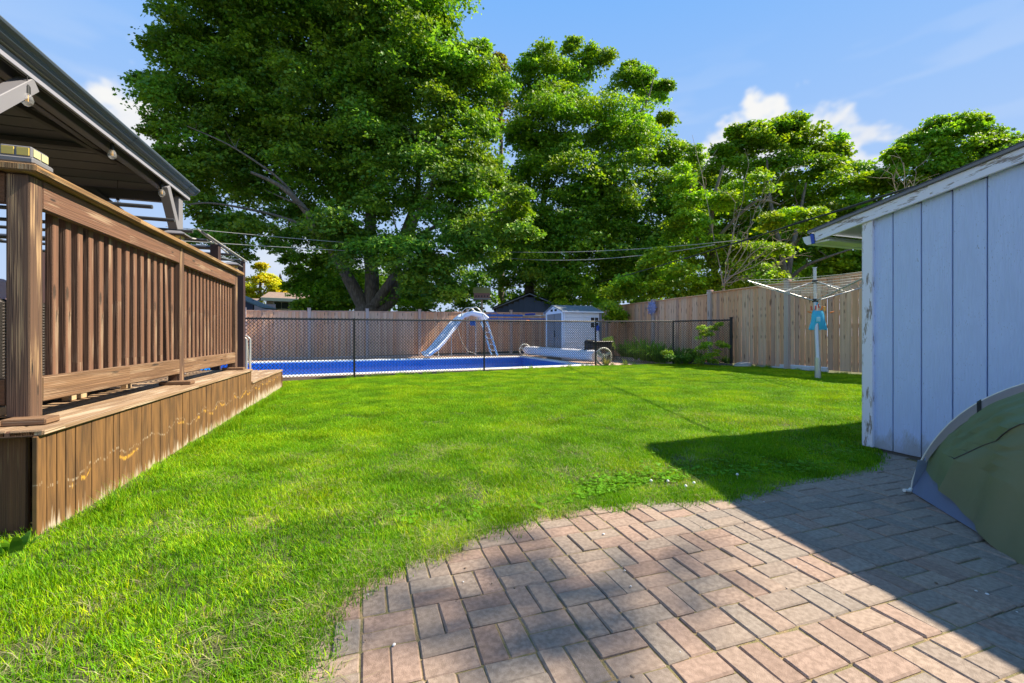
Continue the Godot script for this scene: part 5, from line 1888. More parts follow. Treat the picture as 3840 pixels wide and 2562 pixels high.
	for ex: float in [-1.0, 1.0]:
		for ey: float in [-1.0, 1.0]:
			part("pane", boxm(Vector3(0.155, 0.185, 0.012), M.dark_glass, 0.003), win, at(Vector3(8.84 + ex * 0.092, 1.56 + ey * 0.107, za + 0.033)))
	# things beside it
	var bx := thing("storage_box", "long black plastic storage box on a metal frame in front of the white storage shed", "storage box", Vector3(7.741, 0.388, -13.537))
	var bp := Vector3(7.683, 0.633, -13.556)
	part("box_body", boxm(Vector3(0.86, 0.28, 0.45), M.black_metal, 0.03), bx, at(bp + Vector3(0.10, 0.01, 0), Basis(Vector3.UP, 0.12)))
	part("box_lid", boxm(Vector3(0.9, 0.05, 0.48), M.black_metal, 0.02), bx, at(bp + Vector3(0.12, 0.172, 0), Basis(Vector3.UP, 0.12)))
	part("side_frame", tubem([bp + Vector3(-0.48, -0.45, 0.1), bp + Vector3(-0.48, 0.19, 0.1), bp + Vector3(-0.42, 0.22, 0.1), bp + Vector3(-0.15, 0.22, 0.1), bp + Vector3(-0.15, -0.45, 0.1)], 0.03, M.black_metal, 8), bx)
	part("leg", tubem([bp + Vector3(0.62, -0.5, 0.1), bp + Vector3(0.62, 0.0, 0.1)], 0.03, M.black_metal, 8), bx)
	part("leg", tubem([bp + Vector3(-0.25, -0.5, -0.1), bp + Vector3(-0.25, 0.0, -0.1)], 0.03, M.black_metal, 8), bx)
	var vt := thing("skimmer_tube", "upright white tube with a blue cap leaning on the side of the white storage shed", "pool tool", Vector3(8.93, 0.05, -15.55))
	part("tube_body", tubem([Vector3(8.93, 0.05, -15.52), Vector3(8.93, 1.22, -15.66)], 0.075, M.roller, 12), vt)
	part("tube_cap", tubem([Vector3(8.93, 1.22, -15.66), Vector3(8.94, 1.36, -15.675), Vector3(9.0, 1.38, -15.67)], 0.085, M.blue_plastic, 12), vt)
	solo("kickboard", boxm(Vector3(0.10, 0.55, 0.42), M.lime, 0.045), "lime green foam board leaning by the right end of the white storage shed", "float board", "", at(Vector3(9.143, 0.708, -15.07), Basis(Vector3.BACK, 0.35) * Basis(Vector3.UP, 0.8)))
	solo("hanging_rope", tubem([Vector3(1.11, 4.036, -23.896), Vector3(1.001, 3.392, -23.933), Vector3(0.739, 2.886, -24.021), Vector3(0.391, 2.518, -24.139)], 0.022, M.wire_pale, 6), "pale rope hanging down from the right hand stems of the huge maple", "rope")
	solo("orange_ribbon", boxm(Vector3(0.10, 0.035, 0.05), M.peg_orange, 0.01), "small orange ribbon tied round the top rail of the chain-link fence", "ribbon", "", at(Vector3(4.506, 1.453, -11.936)))
	# poles hung along the fence
	var pp := thing("pool_pole", "long blue and white telescopic pool pole with a net frame hung on the back fence", "pool pole", Vector3(7.193, 2.066, -21.003))
	part("handle_grip", tubem([Vector3(5.473, 2.057, -21.16), Vector3(7.662, 2.064, -21.056)], 0.055, M.deep_blue, 8), pp)
	part("pole_tube", tubem([Vector3(7.662, 2.064, -21.056), Vector3(9.2, 2.076, -21.065)], 0.030, M.galvanised, 8), pp)
	part("net_frame", tubem([Vector3(5.913, 2.051, -21.117), Vector3(5.955, 2.161, -21.103), Vector3(6.162, 2.226, -21.033), Vector3(6.316, 2.144, -21.087), Vector3(6.336, 1.902, -21.08), Vector3(5.934, 1.898, -21.11), Vector3(5.913, 2.051, -21.117)], 0.02, M.deep_blue, 6), pp)
	part("upper_grip", tubem([Vector3(7.789, 2.12, -21.013), Vector3(8.351, 2.153, -21.035)], 0.04, M.blue_plastic, 8), pp)
	solo("second_pool_pole", tubem([Vector3(5.68, 1.872, -21.09), Vector3(9.16, 1.901, -20.973)], 0.03, M.deep_blue, 8), "thin blue pole hung along the back fence below the longer net pole", "pool pole")
	# ornament on the side fence
	var sun_ := thing("sun_plaque", "round violet blue sun face ornament hung on a post of the side fence", "wall ornament", Vector3(10.77, 2.13, -14.5))
	var bs := Basis(Vector3(0, 0, -1), Vector3(-1, 0, 0), Vector3(0, 1, 0))
	m = MB.new()
	m.lathe([Vector2(0.22, 0), Vector2(0.225, 0.015), Vector2(0.20, 0.03), Vector2(0.14, 0.055), Vector2(0, 0.07)], 22, at(Vector3(10.785, 2.13, -14.609), bs))
	part("face_disc", m.mesh(M.plaque), sun_)
	for k in 16:
		var a := TAU * k / 16.0
		var dr := Vector3(0, cos(a), sin(a))
		m = MB.new()
		m.bar(Vector3(10.772, 2.13, -14.609) + dr * 0.19, Vector3(10.772, 2.13, -14.609) + dr * (0.31 if k % 2 == 0 else 0.27), 0.05, 0.02, Vector3.LEFT, 0.006)
		part("ray", m.mesh(M.plaque_light if k % 2 else M.plaque), sun_)
	for e in [Vector2(0.06, 0.06), Vector2(0.06, -0.06), Vector2(-0.07, 0.0)]:
		m = MB.new()
		m.lathe([Vector2(0.03, 0), Vector2(0.02, 0.02), Vector2(0, 0.025)], 8, at(Vector3(10.725, 2.13 + e.x, -14.609 + e.y), bs))
		part("face_feature", m.mesh(M.plaque_light), sun_)
	# white timber lying along the foot of the fence, and a boulder at its end
	solo("white_timber", boxm(Vector3(0.12, 0.13, 2.2), M.log_white, 0.02), "white painted timber lying in the grass along the foot of the side fence", "timber", "", at(Vector3(10.956, 0.099, -8.991) + Vector3(-0.02, 0.07, 0.15), Basis(Vector3.UP, -0.05)))
	m = MB.new()
	m.lathe([Vector2(0, -0.12), Vector2(0.2, -0.08), Vector2(0.26, 0.0), Vector2(0.22, 0.07), Vector2(0.1, 0.11), Vector2(0, 0.115)], 14, Transform3D(Basis.from_scale(Vector3(1.2, 1, 0.8)), Vector3.ZERO))
	solo("boulder", m.mesh(M.stone), "rounded grey boulder beside the end post of the chain-link fence", "boulder", "", at(Vector3(10.626, 0.096, -10.053) + Vector3(0, 0.03, 0)))

# ---------------------------------------------------------------- beyond the fences
func make_neighbours() -> void:
	# bird house on a pole
	var b := thing("bird_house", "long pink bird house with a mossy roof on a pole behind the back fence", "bird house", Vector3(5.836, 0.588, -22.199))
	var c := Vector3(5.814, 3.13, -22.206)
	var bs := Basis(Vector3.UP, -0.3)
	part("pole", boxm(Vector3(0.10, 3.0, 0.10), M.pale_wood), b, at(c - Vector3(0, 1.7, 0), bs))
	part("floor_board", boxm(Vector3(0.96, 0.05, 0.5), M.tube_light), b, at(c + Vector3(0, -0.18, 0), bs))
	var body := part("body", boxm(Vector3(0.84, 0.32, 0.38), M.birdhouse), b, at(c + Vector3(0, 0.005, 0), bs))
	for k in 5:
		part("entrance_hole", boxm(Vector3(0.06, 0.09, 0.02), M.black_metal, 0.01), body, at(c + bs * Vector3(-0.30 + 0.15 * k, -0.04 + 0.0 * k, 0.19), bs))
	for s: float in [1.0, -1.0]:
		var m := MB.new()
		var nn := (bs * Vector3(0, 0.6, s)).normalized()
		var p := [bs * Vector3(-0.46, 0.12, s * 0.28), bs * Vector3(0.46, 0.12, s * 0.28), bs * Vector3(0.46, 0.44, 0), bs * Vector3(-0.46, 0.44, 0)]
		for r in 4:
			var f0 := r / 4.0
			var f1 := (r + 1) / 4.0
			var q0: Vector3 = p[0].lerp(p[3], f0) + nn * 0.02
			var q1: Vector3 = p[1].lerp(p[2], f0) + nn * 0.02
			m.quad(c + q0, c + q1, c + p[1].lerp(p[2], f1), c + p[0].lerp(p[3], f1), nn)
			m.quad(c + q0, c + q1, c + q1 - nn * 0.03, c + q0 - nn * 0.03, bs * Vector3(0, -0.3, s))
		m.face(c + p[0], c + p[3], c + bs * Vector3(-0.46, 0.12, 0), bs * Vector3.LEFT)
		m.face(c + p[1], c + p[2], c + bs * Vector3(0.46, 0.12, 0), bs * Vector3.RIGHT)
		part("roof", m.mesh(M.birdhouse_roof), b)
	# blue garage gable
	var g := thing("blue_garage", "neighbour's dark blue board and batten outbuilding with a low gable behind the fence", "outbuilding", Vector3(9.593, 0.244, -25.259))
	var rt := Vector3(0.9477, 0, 0.3193)
	var fw := Vector3(0.3193, 0, -0.9477)
	var o := Vector3(9.073, 1, -23.746)
	o.y = 0.0
	var top := 3.45
	var eave := 2.66
	var hw := 1.95
	for k in 12:
		var xa := -hw + 0.1 + k * (hw * 2.0 - 0.2) / 12.0
		var xb := xa + (hw * 2.0 - 0.2) / 12.0
		var xm := (xa + xb) * 0.5
		var h := top - 0.12 - absf(xm) / hw * (top - eave)
		part("wall_board", boxm(Vector3(xb - xa - 0.012, h, 0.04), M.neighbour_blue, 0.004), g, at(o + rt * xm + Vector3(0, h * 0.5, 0), Basis(rt, Vector3.UP, -fw)))
		part("batten", boxm(Vector3(0.04, h, 0.03), M.neighbour_blue, 0.004), g, at(o + rt * xb + Vector3(0, h * 0.5, 0) - fw * 0.03, Basis(rt, Vector3.UP, -fw)))
	for s: float in [1.0, -1.0]:
		var m := MB.new()
		var e := o + rt * s * (hw + 0.22) + Vector3(0, eave - 0.09, 0)
		var r := o + Vector3(0, top, 0)
		m.bar(e - fw * 0.28, r - fw * 0.28, 0.04, 0.15, fw, 0.004)
		part("fascia", m.mesh(M.neighbour_trim), g)
		m = MB.new()
		m.quad(e - fw * 0.3 + Vector3(0, 0.1, 0), r - fw * 0.3 + Vector3(0, 0.1, 0), r + fw * 5.0 + Vector3(0, 0.1, 0), e + fw * 5.0 + Vector3(0, 0.1, 0), (Vector3.UP + rt * s * 0.4).normalized())
		m.quad(e - fw * 0.3 + Vector3(0, 0.06, 0), r - fw * 0.3 + Vector3(0, 0.06, 0), r + fw * 5.0 + Vector3(0, 0.06, 0), e + fw * 5.0 + Vector3(0, 0.06, 0), -(Vector3.UP + rt * s * 0.4).normalized())
		part("roof_slope", m.mesh(M.shingle), g)
		m = MB.new()
		m.quad(o + rt * s * hw, o + rt * s * hw + fw * 4.8, o + rt * s * hw + fw * 4.8 + Vector3(0, eave, 0), o + rt * s * hw + Vector3(0, eave, 0), rt * s)
		part("side_wall", m.mesh(M.neighbour_blue), g)
	# the house at the left
	var h := thing("neighbour_house", "neighbour's tan bungalow with brown hip roof and white framed window beyond the fence", "house", Vector3(-5.734, -0.008, -39.92))
	var hr := Vector3(0.97, 0, -0.243)
	var hf := Vector3(-0.243, 0, -0.97)
	var ho := Vector3(-5.802, 1, -39.943)
	ho.y = 0.0
	var W0 := -1.8
	var W1 := 4.5
	var wy := 3.97
	var ry := 4.808
	part("wall", boxm(Vector3(W1 - W0, wy, 0.2), M.house_wall, 0.0), h, at(ho + hr * (W0 + W1) * 0.5 + Vector3(0, wy * 0.5, 0), Basis(hr, Vector3.UP, -hf)))
	part("eave_board", boxm(Vector3(W1 - W0 + 0.8, 0.26, 0.1), M.house_eave, 0.01), h, at(ho + hr * (W0 + W1) * 0.5 + Vector3(0, wy - 0.02, 0) - hf * 0.5, Basis(hr, Vector3.UP, -hf)))
	var rf := MB.new()
	var e0 := ho + hr * (W0 - 0.45) + Vector3(0, wy + 0.08, 0) - hf * 0.55
	var e1 := ho + hr * (W1 + 0.45) + Vector3(0, wy + 0.08, 0) - hf * 0.55
	var r0 := ho + hr * (W0 + 0.35) + Vector3(0, ry, 0) + hf * 2.5
	var r1 := ho + hr * (W1 - 0.3) + Vector3(0, ry, 0) + hf * 2.5
	rf.quad(e0, e1, r1, r0, Vector3(0, 0.9, 0) - hf * 0.3)
	rf.quad(e0, r0, r0 + hf * 4.0 - Vector3(0, 0.8, 0) - hr * 0.8, e0 + hf * 6.0, -hr + Vector3.UP)
	rf.quad(r0, r1, r1 + hf * 4.0 - Vector3(0, 0.8, 0), r0 + hf * 4.0 - Vector3(0, 0.8, 0), Vector3.UP + hf * 0.3)
	part("roof", rf.mesh(M.brown_shingle), h)
	var win := part("window", boxm(Vector3(1.20, 0.70, 0.12), M.house_trim, 0.02), h, at(ho + hr * -0.72 + Vector3(0, 3.52, 0) - hf * 0.10, Basis(hr, Vector3.UP, -hf)))
	for k in 2:
		part("pane", boxm(Vector3(0.50, 0.54, 0.04), M.dark_glass, 0.01), win, at(ho + hr * -0.72 + Vector3(0, 3.50, 0) - hf * 0.10 + hr * (k - 0.5) * 0.54 - hf * 0.08, Basis(hr, Vector3.UP, -hf)))
	part("wing_wall", boxm(Vector3(1.6, 2.9, 0.2), M.house_dark, 0.0), h, at(Vector3(-7.587, 2.104, -38.962), Basis(hr, Vector3.UP, -hf)))
	var wg := MB.new()
	var q0 := Vector3(-8.766, 3.686, -38.832)
	var q1 := Vector3(-7.929, 3.703, -38.549)
	var q2 := Vector3(-8.02, 4.114, -40.69)
	var q3 := Vector3(-9.282, 4.132, -41.116)
	wg.quad(q0, q1, q2, q3, Vector3(0, 0.9, 0) - hf * 0.3)
	part("wing_roof", wg.mesh(M.brown_shingle), h)
	var lean := thing("neighbour_lean_to", "low dark lean-to roof sloping down behind the left end of the back fence", "lean-to", Vector3(-5.983, 0.328, -27.342))
	var lp := MB.new()
	var l0 := Vector3(-6.779, 3.304, -27.61)
	var l1 := Vector3(-4.96, 2.512, -26.997)
	lp.bar(l0, l1, 0.06, 1.5, fw, 0.01)
	part("roof_slab", lp.mesh(M.house_eave), lean)
	part("wall", boxm(Vector3(1.8, 2.5, 0.1), M.house_dark, 0.0), lean, at(Vector3(-6.749, 1.778, -27.916), Basis(rt, Vector3.UP, -fw)))
	# overhead wires
	solo("power_line", tubem([Vector3(-7.38, 5.284, -20.425), Vector3(-6.395, 5.286, -20.621), Vector3(-5.41, 5.292, -20.816), Vector3(-4.425, 5.302, -21.012), Vector3(-3.439, 5.316, -21.208), Vector3(-2.454, 5.334, -21.404), Vector3(-1.469, 5.356, -21.599), Vector3(-0.484, 5.382, -21.795), Vector3(0.501, 5.412, -21.991), Vector3(1.486, 5.447, -22.186), Vector3(2.471, 5.485, -22.382), Vector3(3.457, 5.528, -22.578), Vector3(4.442, 5.574, -22.774), Vector3(5.427, 5.625, -22.969), Vector3(6.412, 5.68, -23.165)].slice(0, 14) + [Vector3(6.412, 5.68, -23.165), Vector3(6.946, 5.556, -22.458), Vector3(7.48, 5.44, -21.75), Vector3(8.014, 5.334, -21.043), Vector3(8.547, 5.237, -20.335), Vector3(9.081, 5.148, -19.628), Vector3(9.615, 5.069, -18.92), Vector3(10.149, 4.998, -18.213), Vector3(10.683, 4.937, -17.506), Vector3(11.217, 4.885, -16.798), Vector3(11.751, 4.841, -16.091), Vector3(12.284, 4.807, -15.383), Vector3(12.818, 4.781, -14.676), Vector3(13.352, 4.765, -13.968), Vector3(13.886, 4.757, -13.261)], 0.014, M.wire_pale, 5), "upper thin overhead wire crossing in front of the maples", "power line")
	solo("telephone_line", tubem([Vector3(-7.057, 4.74, -20.317), Vector3(-6.046, 4.767, -20.504), Vector3(-5.035, 4.797, -20.691), Vector3(-4.025, 4.829, -20.878), Vector3(-3.014, 4.864, -21.065), Vector3(-2.003, 4.901, -21.252), Vector3(-0.992, 4.94, -21.439), Vector3(0.018, 4.982, -21.626), Vector3(1.029, 5.026, -21.813), Vector3(2.04, 5.073, -22), Vector3(3.051, 5.122, -22.187), Vector3(4.062, 5.174, -22.374), Vector3(5.072, 5.228, -22.561), Vector3(6.083, 5.285, -22.748), Vector3(7.094, 5.344, -22.935)].slice(0, 14) + [Vector3(7.094, 5.344, -22.935), Vector3(7.537, 5.203, -22.296), Vector3(7.98, 5.077, -21.657), Vector3(8.424, 4.965, -21.017), Vector3(8.867, 4.867, -20.378), Vector3(9.31, 4.784, -19.739), Vector3(9.753, 4.714, -19.1), Vector3(10.197, 4.66, -18.46), Vector3(10.64, 4.619, -17.821), Vector3(11.083, 4.593, -17.182), Vector3(11.526, 4.58, -16.543), Vector3(11.969, 4.583, -15.904), Vector3(12.413, 4.599, -15.264), Vector3(12.856, 4.63, -14.625), Vector3(13.299, 4.675, -13.986)], 0.016, M.wire_pale, 5), "lower thin overhead wire crossing in front of the maple trunks", "telephone line")
	var cable := [Vector3(12.613, 4.12, -23.186), Vector3(12.323, 4.042, -22.35), Vector3(12.032, 3.965, -21.513), Vector3(11.742, 3.889, -20.677), Vector3(11.451, 3.815, -19.84), Vector3(11.161, 3.743, -19.004), Vector3(10.871, 3.671, -18.167), Vector3(10.58, 3.601, -17.331), Vector3(10.29, 3.533, -16.494), Vector3(10, 3.466, -15.658), Vector3(9.709, 3.4, -14.821), Vector3(9.419, 3.335, -13.985), Vector3(9.128, 3.272, -13.149), Vector3(8.838, 3.211, -12.312), Vector3(8.548, 3.151, -11.476), Vector3(8.257, 3.092, -10.639), Vector3(7.967, 3.034, -9.803), Vector3(7.677, 2.978, -8.966), Vector3(7.386, 2.924, -8.13), Vector3(7.096, 2.87, -7.293), Vector3(6.805, 2.819, -6.457), Vector3(6.515, 2.768, -5.62), Vector3(6.225, 2.719, -4.784), Vector3(5.934, 2.671, -3.947), Vector3(5.644, 2.625, -3.111)]
	var twin := []
	for i in cable.size():
		twin.append(cable[i] + Vector3(0, 0.016 * sin(i * 2.1), 0.016 * cos(i * 2.1)))
	var cb := thing("service_cable", "thick black twisted service cable running down from the shed roof toward the trees", "cable", cable[24])
	part("cable_core", tubem(cable, 0.012, M.wire, 6), cb)
	part("cable_strand", tubem(twin, 0.010, M.wire, 6), cb)

# ---------------------------------------------------------------- plants
var sprays := []

func leaf(b: MB, o: Vector3, d: Vector3, up: Vector3, l: float) -> void:
	# a five pointed leaf folded a little along its midrib
	var s := d.cross(up).normalized() * l
	var dd := d.normalized() * l
	var nn := s.cross(dd).normalized()
	if nn.dot(up) < 0.0:
		nn = -nn
	var dip := nn * l * 0.10
	var c := o + dd * 0.35 - dip
	var pts := [o, o + dd * 0.10 + s * 0.42, o + dd * 0.36 + s * 0.30, o + dd * 0.62 + s * 0.52, o + dd * 0.70 + s * 0.20, o + dd * 1.0, o + dd * 0.70 - s * 0.20, o + dd * 0.62 - s * 0.52, o + dd * 0.36 - s * 0.30, o + dd * 0.10 - s * 0.42]
	for i in pts.size():
		var p: Vector3 = pts[i]
		var q: Vector3 = pts[(i + 1) % pts.size()]
		var fn := (p - c).cross(q - c).normalized()
		if fn.dot(up) < 0.0:
			fn = -fn
		b.tri(c, p, q, fn, fn, fn)

func spray(seed_: int, count: int, r: float, l: float, cols: Array) -> ArrayMesh:
	var g := RandomNumberGenerator.new()
	g.seed = seed_
	var b := MB.new()
	for i in count:
		var a := g.randf() * TAU
		var q := sqrt(g.randf()) * r
		var o := Vector3(cos(a) * q, g.randfn(0.0, 0.16) * r - 0.25 * q, sin(a) * q)
		var a2 := a + g.randfn(0.0, 0.7)
		var d := Vector3(cos(a2), g.randf_range(-0.9, 0.15), sin(a2)).normalized()
		var up := Vector3(g.randfn(0, 0.7) + 0.45 * cos(a), 0.8, g.randfn(0, 0.7) + 0.45 * sin(a)).normalized()
		b.col = cols[g.randi() % cols.size()] * g.randf_range(0.75, 1.25)
		b.col.a = 1.0
		leaf(b, o, d, up, l * g.randf_range(0.55, 1.3))
	return b.mesh(M.leaf)

func crown(parent: Node3D, puffs: Array, dens: float, per: int, size: float, tint: Color, seed_: int, called := "crown", flat := 0.30, set_ := 0) -> void:
	var g := RandomNumberGenerator.new()
	g.seed = seed_
	var xs := [[], [], [], []]
	var cs := [[], [], [], []]
	for p: Vector4 in puffs:
		var c := Vector3(p.x, p.y, p.z)
		var R := p.w
		var nb := maxi(3, int(R * R * dens))
		for k in nb:
			var d := Vector3(g.randfn(0, 1), g.randfn(0, 1), g.randfn(0, 1)).normalized()
			var rr := R * pow(g.randf(), 0.45)
			var bc := c + Vector3(d.x * rr, d.y * rr * 0.92, d.z * rr)
			var br := clampf(R * 0.42, 0.05, 1.0) * g.randf_range(0.55, 1.15)
			var bt := g.randf_range(0.72, 1.28)
			var warm := g.randf_range(-0.12, 0.22)
			for s in per:
				var off := Vector3(g.randfn(0, 0.55), g.randfn(0, flat), g.randfn(0, 0.55)) * br
				off.y -= 0.3 * Vector2(off.x, off.z).length()
				var sc := size * g.randf_range(0.75, 1.25)
				var b := Basis(Vector3.UP, g.randf() * TAU)
				var outw := Vector3(off.x + d.x * 0.4, 0, off.z + d.z * 0.4)
				if outw.length() > 0.01:
					b = Basis(outw.normalized().cross(Vector3.UP), g.randf_range(-0.5, 0.1)) * b
				var v := g.randi() % 4
				xs[v].append(Transform3D(b * Basis.from_scale(Vector3(sc, sc, sc)), bc + off))
				var t := bt * g.randf_range(0.8, 1.2)
				cs[v].append(Color(tint.r * t * (1.0 + warm), tint.g * t, tint.b * t * (1.0 - warm), 1.0))
	for v in 4:
		many(called, sprays[v + set_ * 4], xs[v], cs[v], parent)

func limb_mesh(limbs: Array, seed_: int, twigs: int) -> MB:
	var g := RandomNumberGenerator.new()
	g.seed = seed_
	var b := MB.new()
	for l in limbs:
		var src: Array = l[0]
		var pts := []
		var rad := []
		var n := src.size()
		for i in n - 1:
			for k in 4:
				var t := k / 4.0
				var p: Vector3 = (src[i] as Vector3).cubic_interpolate(src[i + 1], src[maxi(i - 1, 0)], src[mini(i + 2, n - 1)], t)
				pts.append(p)
				rad.append(lerpf(l[1], l[2], (i + t) / (n - 1)))
		pts.append(src[n - 1])
		rad.append(l[2])
		b.tube(pts, rad, 9)
		for w in twigs:
			var q := g.randi_range(pts.size() / 3, pts.size() - 1)
			var p: Vector3 = pts[q]
			var dv := Vector3(g.randfn(0, 1), g.randf_range(0.1, 0.9), g.randfn(0, 1)).normalized()
			var ln := g.randf_range(1.0, 2.8) * clampf(l[1] * 4.0, 0.4, 1.2)
			var tp := [p]
			var tr := [rad[q] * 0.45]
			for s in 4:
				p = p + dv * ln * 0.25
				dv = (dv + Vector3(g.randfn(0, 0.25), 0.08 + g.randfn(0, 0.15), g.randfn(0, 0.25))).normalized()
				tp.append(p)
				tr.append(rad[q] * 0.45 * (1.0 - (s + 1) / 4.4))
			b.tube(tp, tr, 6)
	return b

func tree(called: String, label: String, base: Vector3, trunk: Array, limbs: Array, puffs: Array, dens: float, per: int, size: float, tint: Color, seed_: int, twigs := 4, group := "", set_ := 0, flat := 0.30) -> Node3D:
	var t := thing(called, label, "tree", base, group)
	part("trunk", limb_mesh(trunk, seed_, 0).mesh(M.bark), t)
	for i in limbs.size():
		part("limb", limb_mesh([limbs[i]], seed_ + i, twigs).mesh(M.bark), t)
	crown(t, puffs, dens, per, size, tint, seed_, "crown", flat, set_)
	return t

func make_trees() -> void:
	var maple := [Color(0.135, 0.28, 0.030), Color(0.175, 0.33, 0.030), Color(0.09, 0.225, 0.036), Color(0.215, 0.365, 0.034)]
	for v in 4:
		sprays.append(spray(300 + v, 26, 0.50, 0.145, maple))
	var gold := [Color(0.66, 0.64, 0.006), Color(0.72, 0.68, 0.008), Color(0.55, 0.60, 0.008), Color(0.76, 0.66, 0.006)]
	for v in 4:
		sprays.append(spray(310 + v, 22, 0.5, 0.16, gold))
	# the big maple: four stems out of one foot
	var b0 := Vector3(0.218, 2.392, -24.408)
	tree("maple_tree", "huge dark maple with several stems rising from one foot behind the back fence", Vector3(0.218, 0.072, -24.408),
		[[[Vector3(0.218, 0.35, -24.408), Vector3(0.174, 1.742, -24.423), Vector3(0.042, 2.554, -24.467)], 0.75, 0.62]],
		[[[Vector3(-0.002, 2.392, -24.482), Vector3(-0.656, 3.691, -24.491), Vector3(-1.185, 4.677, -24.353), Vector3(-1.763, 5.749, -24.231), Vector3(-2.357, 6.544, -24.009), Vector3(-3.017, 7.493, -23.704), Vector3(-3.942, 8.287, -23.488), Vector3(-5.111, 8.729, -23.354)], 0.38, 0.06],
		[[Vector3(0.263, 2.445, -24.498), Vector3(0.355, 4.102, -24.679), Vector3(0.224, 5.808, -25.039), Vector3(0.273, 8.066, -25.445), Vector3(-0.072, 10.722, -26.194), Vector3(-0.902, 13.8, -26.685), Vector3(-1.85, 17.3, -27.004), Vector3(-2.324, 21.3, -27.164)], 0.42, 0.10],
		[[Vector3(0.394, 2.554, -24.349), Vector3(0.914, 3.346, -23.962), Vector3(1.44, 4.223, -23.469), Vector3(1.845, 5.525, -23.016), Vector3(2.542, 7.204, -22.359), Vector3(3.376, 9.184, -22.078), Vector3(3.666, 12.07, -22.508)], 0.30, 0.08],
		[[Vector3(0.619, 2.404, -24.484), Vector3(1.385, 2.935, -24.437), Vector3(1.667, 4.142, -24.553), Vector3(1.818, 6.088, -24.713), Vector3(2.831, 9.624, -24.899), Vector3(2.415, 14.05, -25.567), Vector3(2.652, 18.05, -25.487)], 0.30, 0.08],
		[[Vector3(-1.827, 5.838, -24.253), Vector3(-2.879, 6.544, -24.185), Vector3(-4.054, 6.94, -24.159), Vector3(-5.534, 7.174, -24.024), Vector3(-6.922, 7.242, -23.859), Vector3(-7.734, 7.04, -23.711)], 0.10, 0.03],
		[[Vector3(-2.149, 6.324, -23.939), Vector3(-3.031, 7.523, -23.814), Vector3(-3.778, 8.462, -23.644), Vector3(-4.693, 9.154, -23.53), Vector3(-6.149, 10.017, -23.599), Vector3(-7.734, 10.64, -23.711)], 0.09, 0.02],
		[[Vector3(1.951, 5.749, -22.98), Vector3(3.345, 6.494, -21.877), Vector3(4.906, 6.821, -20.929), Vector3(6.407, 7.132, -20.001)], 0.12, 0.04]],
		[Vector4(-6.193, 17.262, -26.884, 3.525), Vector4(-1.739, 18.437, -25.384, 4.465), Vector4(2.047, 17.027, -24.108, 3.29), Vector4(-7.752, 16.087, -27.41, 2.115), Vector4(-9.128, 15.895, -26.818, 1.08), Vector4(-10.151, 16.458, -27.163, 0.54), Vector4(-9.874, 13.533, -27.07, 1.035), Vector4(-10.62, 14.207, -27.321, 0.405), Vector4(-8.865, 13.149, -27.785, 2.115), Vector4(-10.364, 11.957, -27.235, 0.495), Vector4(-5.992, 14.279, -27.872, 3.675), Vector4(-1.739, 14.442, -25.384, 3.76), Vector4(2.047, 13.737, -24.108, 3.525), Vector4(4.942, 14.677, -23.133, 1.762), Vector4(4.497, 16.44, -23.283, 1.128), Vector4(5.722, 15.852, -22.87, 0.987), Vector4(3.829, 17.732, -23.508, 0.94), Vector4(6.546, 15.014, -23.648, 1.225), Vector4(4.519, 11.395, -22.22, 2.25), Vector4(-8.275, 9.933, -26.531, 1.688), Vector4(-9.767, 10.72, -27.034, 0.63), Vector4(-9.021, 8.695, -26.782, 0.81), Vector4(-6.921, 10.849, -28.185, 2.94), Vector4(-3.206, 11.094, -26.933, 3.43), Vector4(0.934, 10.682, -24.483, 3.29), Vector4(3.91, 8.568, -21.37, 2.473), Vector4(6.011, 9.37, -21.717, 1.575), Vector4(-7.296, 7.063, -25.146, 1.183), Vector4(-5.666, 6.74, -24.596, 1.29), Vector4(-4.34, 5.767, -23.622, 0.735), Vector4(-5.932, 5.452, -24.159, 0.756), Vector4(-7.325, 5.767, -24.628, 0.714), Vector4(-3.438, 7.664, -27.012, 1.837), Vector4(-0.758, 6.292, -22.415, 1.995), Vector4(0.717, 5.346, -21.391, 1.066), Vector4(-0.74, 5.756, -21.882, 0.861), Vector4(2.369, 5.346, -20.834, 1.948), Vector4(3.307, 3.68, -20.307, 1.117), Vector4(4.894, 5.346, -19.983, 1.64), Vector4(6.254, 7.191, -19.525, 1.23), Vector4(7.031, 6.166, -19.263, 0.718), Vector4(2.369, 3.706, -20.834, 0.697), Vector4(-1.516, 22.197, -25.309, 4.7), Vector4(-6.193, 20.552, -26.884, 2.585), Vector4(2.047, 21.257, -24.108, 3.525), Vector4(3.161, 18.672, -23.733, 1.057)],
		4.6, 17, 1.0, Color(1.15, 1.12, 0.95), 501, 5)
	# young light green tree under the maple's left side
	tree("young_maple", "lower light green maple under the left side of the huge maple", Vector3(-2.54, 0.142, -28.292),
		[[[Vector3(-2.54, 0.272, -28.292), Vector3(-2.589, 2.872, -28.308), Vector3(-2.712, 4.432, -28.35), Vector3(-2.86, 5.992, -28.4)], 0.16, 0.07]], [],
		[Vector4(-2.786, 5.732, -28.375, 1.3), Vector4(-1.924, 6.512, -28.084, 1.3), Vector4(-3.106, 4.432, -28.483, 1.04), Vector4(-2.293, 4.432, -28.209, 1.43), Vector4(-2.86, 3.132, -28.4, 0.884), Vector4(-1.8, 3.132, -28.043, 1.456), Vector4(-0.938, 3.912, -27.752, 1.56), Vector4(-3.895, 5.16, -28.748, 0.52), Vector4(-4.19, 5.862, -28.848, 0.364), Vector4(-3.648, 4.172, -28.665, 0.572), Vector4(-4.19, 4.042, -28.848, 0.208), Vector4(-3.14, 2.968, -26.384, 0.336)], 6.5, 16, 0.9, Color(1.5, 1.4, 0.8), 502)
